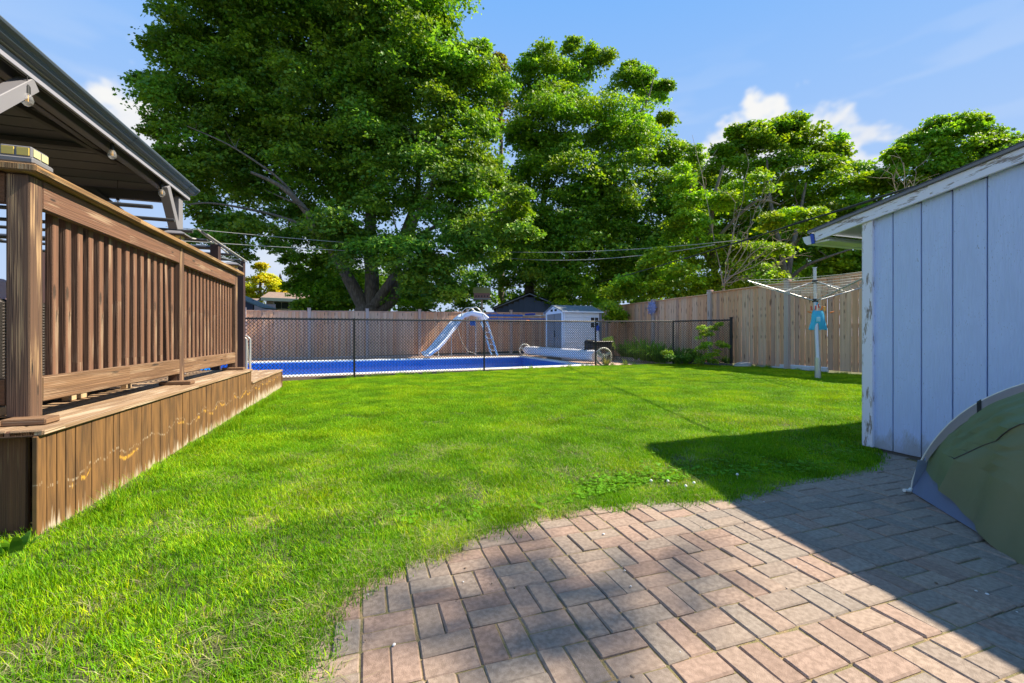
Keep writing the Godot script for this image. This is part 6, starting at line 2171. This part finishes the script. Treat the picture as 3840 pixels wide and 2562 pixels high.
	# second big maple right of the middle
	tree("broad_maple", "broad green maple in the middle right, its top ending in loose tall shoots", Vector3(10.055, -0.12, -26.159),
		[[[Vector3(10.055, 0.076, -26.159), Vector3(10.028, 2.456, -26.168), Vector3(10.001, 4.416, -26.177), Vector3(10.267, 6.936, -26.087), Vector3(10.93, 10.016, -25.864), Vector3(11.461, 13.376, -25.685)], 0.42, 0.12]],
		[[[Vector3(11.733, 0.188, -26.649), Vector3(11.76, 3.088, -26.639), Vector3(11.815, 5.408, -26.621), Vector3(12.695, 8.308, -26.325), Vector3(14.069, 11.788, -25.862), Vector3(15.168, 15.268, -25.491)], 0.32, 0.08],
		[[Vector3(10.267, 6.936, -26.087), Vector3(9.205, 9.059, -26.023), Vector3(8.493, 11.044, -25.63)], 0.16, 0.05],
		[[Vector3(14.069, 11.788, -25.862), Vector3(15.772, 13.641, -24.866), Vector3(17.033, 15.896, -23.808), Vector3(17.564, 17.576, -23.629)], 0.14, 0.03],
		[[Vector3(12.695, 8.308, -26.325), Vector3(14.91, 9.456, -24.523), Vector3(17.051, 11.267, -23.379), Vector3(18.226, 13.385, -22.773)], 0.14, 0.04]],
		[Vector4(10.084, 17.142, -25.622, 1.925), Vector4(10.865, 18.655, -25.358, 1.1), Vector4(9.562, 18.38, -25.797, 0.605), Vector4(13.752, 19.349, -26.496, 1.475), Vector4(13.193, 20.677, -26.684, 0.531), Vector4(14.591, 20.529, -26.213, 0.767), Vector4(15.569, 19.939, -25.884, 0.708), Vector4(17.398, 18.751, -26.323, 1.464), Vector4(17.542, 19.971, -26.274, 0.61), Vector4(19.132, 17.989, -25.739, 1.037), Vector4(18.554, 19.361, -25.933, 0.488), Vector4(19.855, 18.446, -25.495, 0.427), Vector4(17.666, 15.809, -25.177, 1.327), Vector4(19.855, 16.463, -25.495, 0.61), Vector4(10.735, 14.255, -25.402, 2.75), Vector4(13.862, 14.805, -24.348, 2.338), Vector4(15.947, 12.88, -23.646, 2.062), Vector4(18.032, 12.88, -22.943, 1.155), Vector4(18.683, 12.055, -22.724, 0.66), Vector4(8.65, 11.23, -26.104, 1.65), Vector4(9.432, 13.705, -25.841, 1.375), Vector4(11.349, 10.328, -24.14, 3.18), Vector4(14.614, 9.798, -23.04, 2.782), Vector4(17.125, 9.798, -22.194, 1.723), Vector4(18.814, 10.68, -22.68, 0.825), Vector4(18.506, 10.858, -21.728, 0.954), Vector4(18.412, 9.466, -20.705, 1.147), Vector4(17.446, 8.701, -21.031, 1.275), Vector4(9.842, 7.413, -24.648, 2.65), Vector4(12.856, 6.618, -23.632, 2.915), Vector4(15.869, 6.883, -22.617, 2.252), Vector4(17.627, 7.678, -22.025, 1.192), Vector4(11.6, 4.233, -24.055, 1.855), Vector4(14.614, 4.498, -23.04, 1.855), Vector4(8.911, 5.73, -26.017, 1.925), Vector4(15.996, 4.366, -21.519, 1.275), Vector4(8.394, 4.807, -21.97, 0.823), Vector4(7.837, 8.097, -22.157, 0.94)],
		4.6, 16, 1.0, Color(1.3, 1.25, 0.85), 503, 4)
	tree("copper_maple", "small bronze topped maple crown showing between the two largest maples", Vector3(9.755, -0.32, -31.536),
		[[[Vector3(9.755, -0.254, -31.536), Vector3(9.755, 6.676, -31.536), Vector3(9.755, 16.576, -31.536), Vector3(9.692, 21.526, -31.557)], 0.3, 0.05]], [],
		[Vector4(9.598, 21.196, -31.589, 0.858), Vector4(9.755, 19.546, -31.536, 1.122), Vector4(8.817, 18.556, -31.852, 1.32), Vector4(10.067, 17.236, -31.431, 1.485), Vector4(9.536, 22.252, -31.61, 0.396)], 2.2, 14, 1.0, Color(1.2, 0.62, 1.1), 504, 0)
	# right hand trees
	tree("round_maple", "rounded bright maple rising behind the side fence below the small cloud", Vector3(21.293, 0.08, -17.096),
		[[[Vector3(19.904, 0.29, -15.981), Vector3(19.803, 2.548, -16.016), Vector3(19.721, 3.838, -16.043)], 0.25, 0.22]],
		[[[Vector3(19.721, 3.623, -16.043), Vector3(19.904, 4.913, -15.981), Vector3(20.533, 6.712, -16.086), Vector3(21.097, 8.744, -16.107)], 0.17, 0.05],
		[[Vector3(19.68, 3.623, -16.057), Vector3(19.316, 4.877, -15.969), Vector3(19.102, 6.393, -16.146), Vector3(19.149, 8.238, -16.552), Vector3(19.221, 10.064, -16.739)], 0.16, 0.04],
		[[Vector3(19.843, 3.838, -16.002), Vector3(20.138, 4.402, -15.375), Vector3(20.63, 4.731, -14.682), Vector3(21.264, 5.04, -13.94)], 0.10, 0.03]],
		[Vector4(19.549, 11.281, -17.684, 0.966), Vector4(18.787, 11.166, -17.941, 0.552), Vector4(18.569, 11.856, -18.014, 0.276), Vector4(19.332, 12.201, -17.757, 0.276), Vector4(19.767, 11.856, -17.61, 0.322), Vector4(20.966, 11.626, -17.206, 0.966), Vector4(21.293, 12.431, -17.096, 0.414), Vector4(20.748, 12.201, -17.28, 0.276), Vector4(21.838, 12.201, -16.913, 0.368), Vector4(22.274, 11.396, -16.766, 1.058), Vector4(23.255, 10.706, -16.435, 0.782), Vector4(23.582, 11.396, -16.325, 0.368), Vector4(20.53, 9.786, -17.353, 1.61), Vector4(22.492, 9.556, -16.692, 1.518), Vector4(18.133, 10.016, -18.161, 0.92), Vector4(17.697, 10.821, -18.308, 0.322), Vector4(24.018, 9.441, -16.178, 0.966), Vector4(24.999, 9.326, -15.848, 0.828), Vector4(25.543, 9.096, -15.664, 0.598), Vector4(24.454, 8.176, -16.031, 1.265), Vector4(25.979, 8.406, -15.517, 0.828), Vector4(22.928, 7.256, -16.545, 1.725), Vector4(24.672, 6.336, -15.958, 1.61), Vector4(22.056, 5.646, -16.839, 1.38), Vector4(23.8, 4.726, -16.252, 1.61), Vector4(25.543, 5.876, -15.664, 1.38), Vector4(20.966, 5.416, -17.206, 0.92), Vector4(20.513, 8.008, -18.414, 1.2), Vector4(18.239, 9.208, -19.18, 1.2), Vector4(19.376, 8.008, -18.797, 1.32), Vector4(17.557, 8.008, -19.41, 1.2), Vector4(18.694, 6.088, -19.027, 1.44), Vector4(20.286, 6.088, -18.491, 1.44), Vector4(21.65, 6.568, -18.031, 1.2)],
		6.5, 16, 0.95, Color(1.5, 1.36, 0.70), 505, 4)
	tree("sunlit_maple", "yellow green tree with layered boughs and bare twigs in front of the rounded maple", Vector3(14.619, 0.24, -15.124),
		[[[Vector3(15.004, 0.356, -15.522), Vector3(14.967, 2.404, -15.534), Vector3(14.819, 3.964, -15.584), Vector3(14.634, 5.524, -15.646), Vector3(14.819, 7.279, -15.584), Vector3(15.189, 8.644, -15.46)], 0.20, 0.05]],
		[[[Vector3(14.819, 3.964, -15.584), Vector3(13.935, 5.285, -15.671), Vector3(13.499, 6.798, -15.712), Vector3(13.681, 7.95, -15.651)], 0.10, 0.03],
		[[Vector3(14.727, 5.134, -15.615), Vector3(15.339, 6.168, -14.881), Vector3(16.069, 6.866, -14.424), Vector3(16.689, 6.587, -13.899)], 0.09, 0.03]],
		[Vector4(13.719, 7.783, -15.427, 0.646), Vector4(13.269, 7.118, -15.579, 0.646), Vector4(14.079, 6.738, -15.306, 0.76), Vector4(14.964, 9.862, -17.118, 0.42), Vector4(13.683, 8.44, -16.495, 0.56), Vector4(14.799, 7.308, -15.063, 0.684), Vector4(15.519, 7.688, -14.821, 0.57), Vector4(16.24, 7.878, -14.578, 0.494), Vector4(12.999, 5.788, -15.67, 0.836), Vector4(14.079, 5.218, -15.306, 0.874), Vector4(15.339, 5.313, -14.881, 0.76), Vector4(16.24, 5.028, -14.578, 0.684), Vector4(17.14, 5.028, -14.275, 0.646), Vector4(12.999, 4.268, -15.67, 0.95), Vector4(14.439, 3.793, -15.185, 0.988), Vector4(15.88, 3.698, -14.699, 0.95), Vector4(17.14, 3.508, -14.275, 0.684), Vector4(11.918, 4.268, -16.034, 0.76), Vector4(12.278, 2.938, -15.913, 0.836), Vector4(13.719, 2.938, -15.427, 0.76), Vector4(15.159, 2.976, -14.942, 0.646), Vector4(16.42, 3.128, -14.517, 0.646), Vector4(15.013, 5.709, -12.881, 0.408), Vector4(15.819, 5.794, -12.609, 0.578), Vector4(16.624, 5.828, -12.338, 0.476), Vector4(16.222, 5.454, -12.473, 0.442), Vector4(11.018, 3.128, -16.337, 0.836), Vector4(10.118, 2.558, -16.641, 0.76)],
		9.0, 15, 0.72, Color(1.75, 1.5, 0.62), 506, 5, "", 0, 0.22)
	tree("far_right_maple", "dark green maple crown beyond the roof of the pale blue shed", Vector3(28.394, 0.12, -13.648),
		[[[Vector3(28.394, 0.274, -13.648), Vector3(28.29, 4.784, -13.684), Vector3(28.186, 8.744, -13.719), Vector3(27.977, 10.504, -13.789)], 0.3, 0.06]], [],
		[Vector4(26.518, 10.614, -14.281, 0.924), Vector4(27.56, 11.164, -13.929, 1.012), Vector4(27.352, 11.824, -14, 0.352), Vector4(28.394, 11.494, -13.648, 0.748), Vector4(29.436, 11.164, -13.297, 1.012), Vector4(29.02, 11.934, -13.438, 0.352), Vector4(30.479, 10.724, -12.946, 0.88), Vector4(31.417, 10.614, -12.63, 0.748), Vector4(25.892, 10.064, -14.491, 0.572), Vector4(28.186, 9.624, -13.719, 1.76), Vector4(30.062, 9.184, -13.087, 1.76), Vector4(31.521, 9.404, -12.595, 1.32), Vector4(26.518, 8.964, -14.281, 0.968), Vector4(29.228, 7.424, -13.367, 1.98), Vector4(26.726, 7.644, -14.21, 1.1), Vector4(25.475, 10.394, -14.632, 0.22), Vector4(25.163, 9.404, -14.737, 0.396)],
		6.5, 16, 0.95, Color(1.4, 1.3, 0.72), 507, 0)
	# bare dead branches
	for e in 2:
		var st := thing("dead_branches", ["bare grey dead branches tangled in front of the rounded maple", "bare twiggy dead bush at the edge of the pale blue shed roof"][e], "dead tree", [Vector3(14.948, 0.268, -14.275), Vector3(19.927, 0.32, -11.225)][e])
		var g := RandomNumberGenerator.new()
		g.seed = 700 + e
		var m := MB.new()
		var trunk := MB.new()
		var p0: Vector3 = [Vector3(14.254, 3.233, -14.508), Vector3(20.008, 4.604, -11.198)][e]
		trunk.tube([Vector3(p0.x, 0.0, p0.z), Vector3(p0.x + 0.1, p0.y * 0.5, p0.z), p0], [0.09, 0.07, 0.06], 7)
		part("trunk", trunk.mesh(M.dead_wood), st)
		var rt := Vector3(0.9477, 0, 0.3193)
		var ends: Array = [[Vector3(16.238, 7.696, -13.523), Vector3(16.544, 6.315, -12.998), Vector3(16.878, 5.347, -12.886), Vector3(16.076, 7.293, -14), Vector3(15.457, 8.291, -14.419), Vector3(16.408, 5.176, -13.466), Vector3(16.563, 4.24, -13.203), Vector3(16.067, 3.826, -13.581), Vector3(13.468, 9.732, -15.406), Vector3(14.532, 6.436, -14.098)], [Vector3(19.524, 7.239, -11.361), Vector3(19.927, 7.749, -11.225), Vector3(20.33, 7.409, -11.089), Vector3(20.733, 7.154, -10.954), Vector3(19.685, 6.644, -11.306)]][e]
		for q: Vector3 in ends:
			var pts := []
			var rad := []
			for k in 9:
				var f := k / 8.0
				var wig := Vector3(g.randfn(0, 0.06), g.randfn(0, 0.06) - 0.35 * f * (1.0 - f) * (1 if e == 0 else 0), g.randfn(0, 0.06))
				pts.append(p0.lerp(q, f) + wig)
				rad.append(lerpf(0.024, 0.006, f))
			m.tube(pts, rad, 5)
			for w in 7:
				var k := g.randi_range(2, 8)
				var o: Vector3 = pts[k]
				var d := ((q - p0).normalized() + Vector3(g.randfn(0, 0.6), g.randfn(0.1, 0.5), g.randfn(0, 0.6))).normalized()
				var tp := [o]
				var l := g.randf_range(0.4, 1.3)
				for s in 4:
					o += d * l * 0.25
					d = (d + Vector3(g.randfn(0, 0.3), g.randfn(0, 0.3), g.randfn(0, 0.3))).normalized()
					tp.append(o)
					if s == 1:
						var d2 := (d + Vector3(g.randfn(0, 0.7), g.randfn(0, 0.7), g.randfn(0, 0.7))).normalized()
						m.tube([o, o + d2 * l * 0.3, o + d2 * l * 0.5 + Vector3(0, g.randfn(0, 0.08), 0)], [0.008, 0.006, 0.004], 4)
				m.tube(tp, [0.010, 0.008, 0.006, 0.005, 0.003], 4)
		part("twigs", m.mesh(M.dead_wood), st)
	# yellow tree and spruces by the neighbour's house
	tree("golden_tree", "bright golden yellow tree standing beside the neighbour's house", Vector3(-10.094, -0.76, -49.831),
		[[[Vector3(-10.094, -0.584, -49.831), Vector3(-10.094, 4.608, -49.831), Vector3(-10.052, 6.368, -49.817), Vector3(-10.052, 7.688, -49.817)], 0.22, 0.06]],
		[[[Vector3(-10.094, 4.828, -49.831), Vector3(-9.427, 5.928, -49.606), Vector3(-9.01, 6.808, -49.466)], 0.09, 0.03], [[Vector3(-10.094, 5.048, -49.831), Vector3(-10.678, 6.148, -50.028), Vector3(-10.969, 7.248, -50.126)], 0.09, 0.03]],
		[Vector4(-10.094, 8.216, -49.831, 0.396), Vector4(-10.344, 7.6, -49.915, 0.704), Vector4(-9.677, 7.468, -49.691, 0.616), Vector4(-10.928, 6.808, -50.112, 0.88), Vector4(-10.01, 6.588, -49.803, 1.056), Vector4(-9.01, 6.808, -49.466, 0.704), Vector4(-8.593, 6.192, -49.325, 0.484), Vector4(-11.595, 6.368, -50.337, 0.792), Vector4(-10.969, 5.576, -50.126, 0.792), Vector4(-9.927, 5.4, -49.775, 0.88), Vector4(-9.01, 5.576, -49.466, 0.704), Vector4(-8.342, 5.488, -49.241, 0.44), Vector4(-7.634, 5.576, -49.002, 0.352), Vector4(-10.552, 4.696, -49.986, 0.616), Vector4(-11.345, 4.828, -50.253, 0.616)], 4.0, 15, 0.95, Color(1, 1, 1), 508, 3, "", 1)
	for e in 2:
		var base: Vector3 = [Vector3(-9.613, -0.456, -58.111), Vector3(-8.817, -0.68, -66.285)][e]
		var s := thing("spruce_tree", ["dark pointed spruce just right of the golden tree", "small hazy spruce half hidden behind the bungalow roof"][e], "tree", base)
		var topy: float = [8.54, 8.02][e]
		part("trunk", tubem([Vector3(base.x, 0, base.z), Vector3(base.x, topy - 0.2, base.z)], 0.12, M.bark), s)
		var m := MB.new()
		var g := RandomNumberGenerator.new()
		g.seed = 60 + e
		for k in 900:
			var f := pow(g.randf(), 0.7)
			var y := lerpf(topy, 1.5, f)
			var r := (0.1 + 2.2 * f) * g.randf_range(0.4, 1.0)
			var a := g.randf() * TAU
			var d := Vector3(cos(a), -0.25, sin(a))
			var sd := Vector3(-sin(a), 0, cos(a))
			var o := Vector3(base.x, y, base.z) + d * r * 0.55
			m.col = Color(0.03, 0.06, 0.03).lerp(Color(0.05, 0.085, 0.05), g.randf())
			m.face(o - sd * 0.16, o + sd * 0.16, o + d * r * 0.5, Vector3(0.3 * cos(a), 1, 0.3 * sin(a)).normalized())
			m.face(o - sd * 0.10 - Vector3(0, 0.2, 0), o + Vector3(0, 0.1, 0), o + d * r * 0.45 - Vector3(0, 0.15, 0), sd)
		part("crown", m.mesh(M.needle), s)
	# shrubs and woods beyond the fence, one mass
	var woods := Node3D.new()
	named(woods, "far_woods", self)
	woods.set_meta("kind", "stuff")
	crown(woods, [Vector4(-1.549, 5.828, -36.4, 2.108), Vector4(1.225, 5.27, -36.521, 2.17), Vector4(4.16, 4.672, -36.587, 2.232), Vector4(7.256, 6.254, -36.599, 2.294), Vector4(9.406, 5.148, -32.709, 2.108), Vector4(12.502, 4.57, -32.721, 2.17), Vector4(15.759, 6.112, -32.679, 2.232), Vector4(19.177, 5.514, -32.582, 2.294), Vector4(20.361, 4.468, -29.018, 2.108), Vector4(23.779, 5.97, -28.921, 2.17), Vector4(27.358, 5.392, -28.771, 2.232), Vector4(31.099, 4.774, -28.566, 2.294), Vector4(31.316, 5.828, -25.327, 2.108), Vector4(35.056, 5.27, -25.122, 2.17), Vector4(38.958, 4.672, -24.863, 2.232), Vector4(43.02, 6.254, -24.549, 2.294), Vector4(42.271, 5.148, -21.636, 2.108), Vector4(46.333, 4.57, -21.322, 2.17), Vector4(50.557, 6.112, -20.955, 2.232), Vector4(54.942, 5.514, -20.532, 2.294), Vector4(10.152, 10.196, -36.678, 3.04), Vector4(13.393, 7.916, -35.586, 3.04), Vector4(16.634, 9.056, -34.494, 3.04), Vector4(19.875, 10.196, -33.402, 3.04), Vector4(23.116, 7.916, -32.31, 3.04), Vector4(26.357, 9.056, -31.218, 3.04), Vector4(29.598, 10.196, -30.126, 3.04), Vector4(32.839, 7.916, -29.034, 3.04), Vector4(36.08, 9.056, -27.943, 3.04), Vector4(39.321, 10.196, -26.851, 3.04), Vector4(42.562, 7.916, -25.759, 3.04), Vector4(1.112, 4.276, -29.172, 1.54), Vector4(2.864, 4.024, -27.526, 1.35), Vector4(4.911, 3.889, -26.837, 1.35)], 1.5, 12, 1.45, Color(0.95, 1.0, 0.85), 520, "woods_foliage")
	var fence_bushes := Node3D.new()
	named(fence_bushes, "fence_undergrowth", self)
	fence_bushes.set_meta("kind", "stuff")
	crown(fence_bushes, [Vector4(2.134, 2.642, -25.134, 0.539), Vector4(3.179, 2.764, -24.782, 0.49), Vector4(4.688, 3.009, -24.274, 0.833), Vector4(5.385, 3.744, -24.039, 0.735), Vector4(5.153, 2.642, -24.117, 0.49), Vector4(5.617, 3.009, -23.961, 0.637), Vector4(10.493, 3.009, -22.318, 0.735), Vector4(11.654, 3.254, -21.927, 0.882), Vector4(12.814, 3.009, -21.536, 0.735)], 8.0, 10, 0.7, Color(1.7, 1.5, 0.6), 521, "bush_foliage")
	# the tree outside the frame whose leaves dapple the patio
	tree("shade_tree", "tall maple behind the pale blue shed that throws dappled shade on the patio", Vector3(14.5, 0, 3.6),
		[[[Vector3(14.5, -0.1, 3.6), Vector3(14.4, 4.5, 3.4), Vector3(14.0, 9.0, 2.6)], 0.36, 0.22]],
		[[[Vector3(14.0, 9.0, 2.6), Vector3(13.2, 10.8, 1.4), Vector3(12.2, 11.8, 0.0)], 0.14, 0.03], [[Vector3(14.0, 9.0, 2.6), Vector3(14.2, 11.5, 2.0), Vector3(13.4, 13.5, 0.8)], 0.16, 0.04]],
		[Vector4(11.52, 11.80, -1.47, 0.14), Vector4(11.70, 11.80, -1.21, 0.16), Vector4(11.73, 11.80, -1.00, 0.20), Vector4(11.20, 11.80, -1.11, 0.20), Vector4(11.54, 11.80, -0.96, 0.20), Vector4(12.00, 11.80, -1.16, 0.18), Vector4(12.22, 11.80, -1.23, 0.10), Vector4(11.29, 11.80, -0.96, 0.20), Vector4(11.79, 11.80, -0.81, 0.20), Vector4(11.50, 11.80, -0.75, 0.25), Vector4(11.04, 11.80, -1.13, 0.08), Vector4(12.4, 12.0, 1.4, 1.0), Vector4(14.0, 13.0, 1.6, 1.6), Vector4(14.8, 12.4, 3.2, 1.8)],
		1.5, 1, 0.42, Color(1, 1, 1), 530, 1)

func blade_clump(seed_: int, n: int, l: float, w: float, col: Color, spread: float) -> ArrayMesh:
	var g := RandomNumberGenerator.new()
	g.seed = seed_
	var b := MB.new()
	for i in n:
		var a := g.randf() * TAU
		var d := Vector3(cos(a), 0, sin(a))
		var sd := Vector3(-sin(a), 0, cos(a)) * w
		var ll := l * g.randf_range(0.6, 1.15)
		var sp := spread * g.randf_range(0.3, 1.2)
		b.col = col * g.randf_range(0.7, 1.35)
		b.col.a = 1.0
		var prev := d * 0.02
		var o := d * g.randf() * 0.06
		for k in 5:
			var f := (k + 1) / 5.0
			var q := o + d * ll * sp * f + Vector3(0, ll * (1.25 * f - (0.75 * sp + 0.25) * f * f), 0)
			var p := o + prev
			var wk := 1.0 - pow(f, 3.0)
			var wp := 1.0 - pow(k / 5.0, 3.0)
			var nn := (q - p).cross(sd).normalized()
			if nn.y < 0.0:
				nn = -nn
			b.tri(p - sd * wp, p + sd * wp, q + sd * wk, nn, nn, nn)
			b.tri(p - sd * wp, q + sd * wk, q - sd * wk, nn, nn, nn)
			prev = q - o
	return b.mesh(M.blade)

func make_plants() -> void:
	# daylilies and hostas in the bed
	var lily := [blade_clump(1, 90, 0.78, 0.015, Color(0.17, 0.36, 0.03), 0.85), blade_clump(2, 80, 0.78, 0.017, Color(0.19, 0.37, 0.03), 0.9)]
	var where := [Vector3(10.108, 0.12, -15.545), Vector3(9.957, 0.12, -14.853), Vector3(9.817, 0.12, -14.213), Vector3(9.688, 0.12, -13.62), Vector3(9.567, 0.12, -13.068), Vector3(9.469, 0.12, -12.549), Vector3(9.506, 0.12, -12.274), Vector3(9.49, 0.12, -11.542), Vector3(9.602, 0.12, -11.274)]
	for i in where.size():
		var p: Vector3 = where[i]
		p.y = 0.10
		var ord := ["first", "second", "third", "fourth", "fifth", "sixth", "seventh", "eighth", "last"]
		solo("daylily_clump", lily[i % 2], "arching green daylily clump, %s from the pool end along the edging of the bed" % ord[i], "plant", "daylilies along the bed edging", at(p + Vector3(0.1, 0, -0.15), Basis(Vector3.UP, i * 1.3) * Basis.from_scale(Vector3.ONE * [1.2, 1.35, 1.15, 1.4, 1.3, 1.2, 1.1, 0.6, 0.65][i])))
	# feathery tall clump behind
	var fern := blade_clump(7, 260, 1.15, 0.010, Color(0.10, 0.27, 0.03), 0.42)
	solo("feathery_clump", fern, "tall feathery dark green clump standing behind the daylilies by the fence post", "plant", "", at(Vector3(11.083, 0.12, -15.612) + Vector3(0.4, 0, -0.2)))
	var hosta := blade_clump(8, 60, 0.62, 0.085, Color(0.10, 0.26, 0.03), 0.85)
	for i in 3:
		solo("hosta_plant", hosta, ["broad leaved hosta just behind the wheel of the pool cover reel", "broad leaved hosta between the cover reel and the daylilies", "broad leaved hosta nearest the black storage box"][i], "plant", "", at([Vector3(11.247, 0.12, -17.806), Vector3(11.952, 0.12, -18.083), Vector3(12.187, 0.12, -19.704)][i], Basis(Vector3.UP, i * 2.0) * Basis.from_scale(Vector3.ONE * [1.0, 1.1, 0.95][i])))
	# leafy shrub and low plants left of the fence's end post
	var sh := thing("young_shrub", "slim bright green shrub growing beside the end of the chain-link fence", "shrub", Vector3(10.324, 0.1, -10.911))
	part("stem", tubem([Vector3(10.324, 0.1, -10.911), Vector3(9.754, 0.639, -10.326), Vector3(9.657, 1.155, -10.359)], 0.012, M.pale_wood, 6), sh)
	crown(sh, [Vector4(9.559, 1.129, -10.392, 0.142), Vector4(9.779, 1.258, -10.318, 0.103), Vector4(9.412, 1.052, -10.441, 0.103), Vector4(9.583, 0.832, -10.384, 0.194), Vector4(9.901, 0.794, -10.277, 0.142), Vector4(10.023, 0.742, -10.235, 0.09), Vector4(9.498, 0.639, -10.412, 0.194), Vector4(9.828, 0.574, -10.301, 0.129), Vector4(9.62, 0.381, -10.371, 0.181), Vector4(9.412, 0.303, -10.441, 0.129), Vector4(9.803, 0.278, -10.31, 0.116), Vector4(9.461, 1.31, -10.425, 0.065), Vector4(9.926, 1.387, -10.268, 0.052)], 70.0, 6, 0.22, Color(1.6, 1.35, 0.7), 540, "foliage")
	var back := [Vector3(11.155, 0.12, -16.877), Vector3(10.964, 0.12, -16.063), Vector3(10.66, 0.12, -14.616), Vector3(10.51, 0.12, -13.98), Vector3(10.4, 0.12, -13.38), Vector3(10.27, 0.12, -12.831), Vector3(10.148, 0.12, -12.32), Vector3(10.034, 0.12, -11.842), Vector3(10.114, 0.12, -11.57), Vector3(10.385, 0.12, -10.571)]
	for i in back.size():
		var p: Vector3 = back[i]
		p.y = 0.10
		var ord := ["first", "second", "third", "fourth", "fifth", "sixth", "seventh", "eighth", "ninth", "last"]
		solo("leafy_clump", lily[i % 2], "green leafy clump, %s from the pool end in the row nearest the side fence" % ord[i], "plant", "leafy clumps along the side fence", at(p + Vector3(0.45, 0, -0.3), Basis(Vector3.UP, i * 2.1) * Basis.from_scale(Vector3.ONE * [1.2, 1.1, 1.3, 1.2, 1.0, 0.9, 0.85, 0.8, 0.75, 0.6][i])))
	var low := thing("low_plants", "low dark leafy ground plants in the bed between the lilies and the slim shrub", "plant", Vector3(9.887, 0.1, -11.508))
	crown(low, [Vector4(9.167, 0.384, -11.051, 0.214), Vector4(9.421, 0.464, -10.966, 0.241), Vector4(9.675, 0.41, -10.88, 0.188), Vector4(8.85, 0.464, -11.158, 0.188), Vector4(8.977, 0.33, -11.116, 0.134)], 30.0, 7, 0.26, Color(0.85, 0.85, 0.8), 541, "foliage")
	# dry tuft by the reel's near wheel and grass at the chain-link foot
	var tuft := blade_clump(9, 110, 0.42, 0.005, Color(0.33, 0.31, 0.14), 0.7)
	solo("dry_grass_tuft", tuft, "dry straw coloured grass tuft at the near wheel of the pool cover reel", "grass tuft", "", at(Vector3(7.227, 0.05, -12.094)))
	var tuft2 := blade_clump(10, 60, 0.30, 0.004, Color(0.20, 0.26, 0.07), 0.7)
	solo("grass_tuft", tuft2, "thin grass tuft at the chain-link fence between the reel and the bed", "grass tuft", "", at(Vector3(7.788, 0.05, -11.904)))
	# weed with broad leaves at the deck's near corner
	solo("broadleaf_weed", blade_clump(11, 12, 0.16, 0.022, Color(0.12, 0.27, 0.03), 0.6), "small broad leaved weed growing at the near corner of the deck skirt", "weed", "", at(Vector3(-1.549, -0.03, -2.683)))

func _ready() -> void:
	make_view()
	make_materials()
	make_ground()
	make_patio()
	make_turf_edge()
	make_pool()
	make_fences()
	make_deck()
	make_gazebo()
	make_shed()
	make_neighbours()
	make_trees()
	make_grass()
	make_plants()
	make_pool_things()
	make_dryer()
	make_tent()
	make_deck_things()
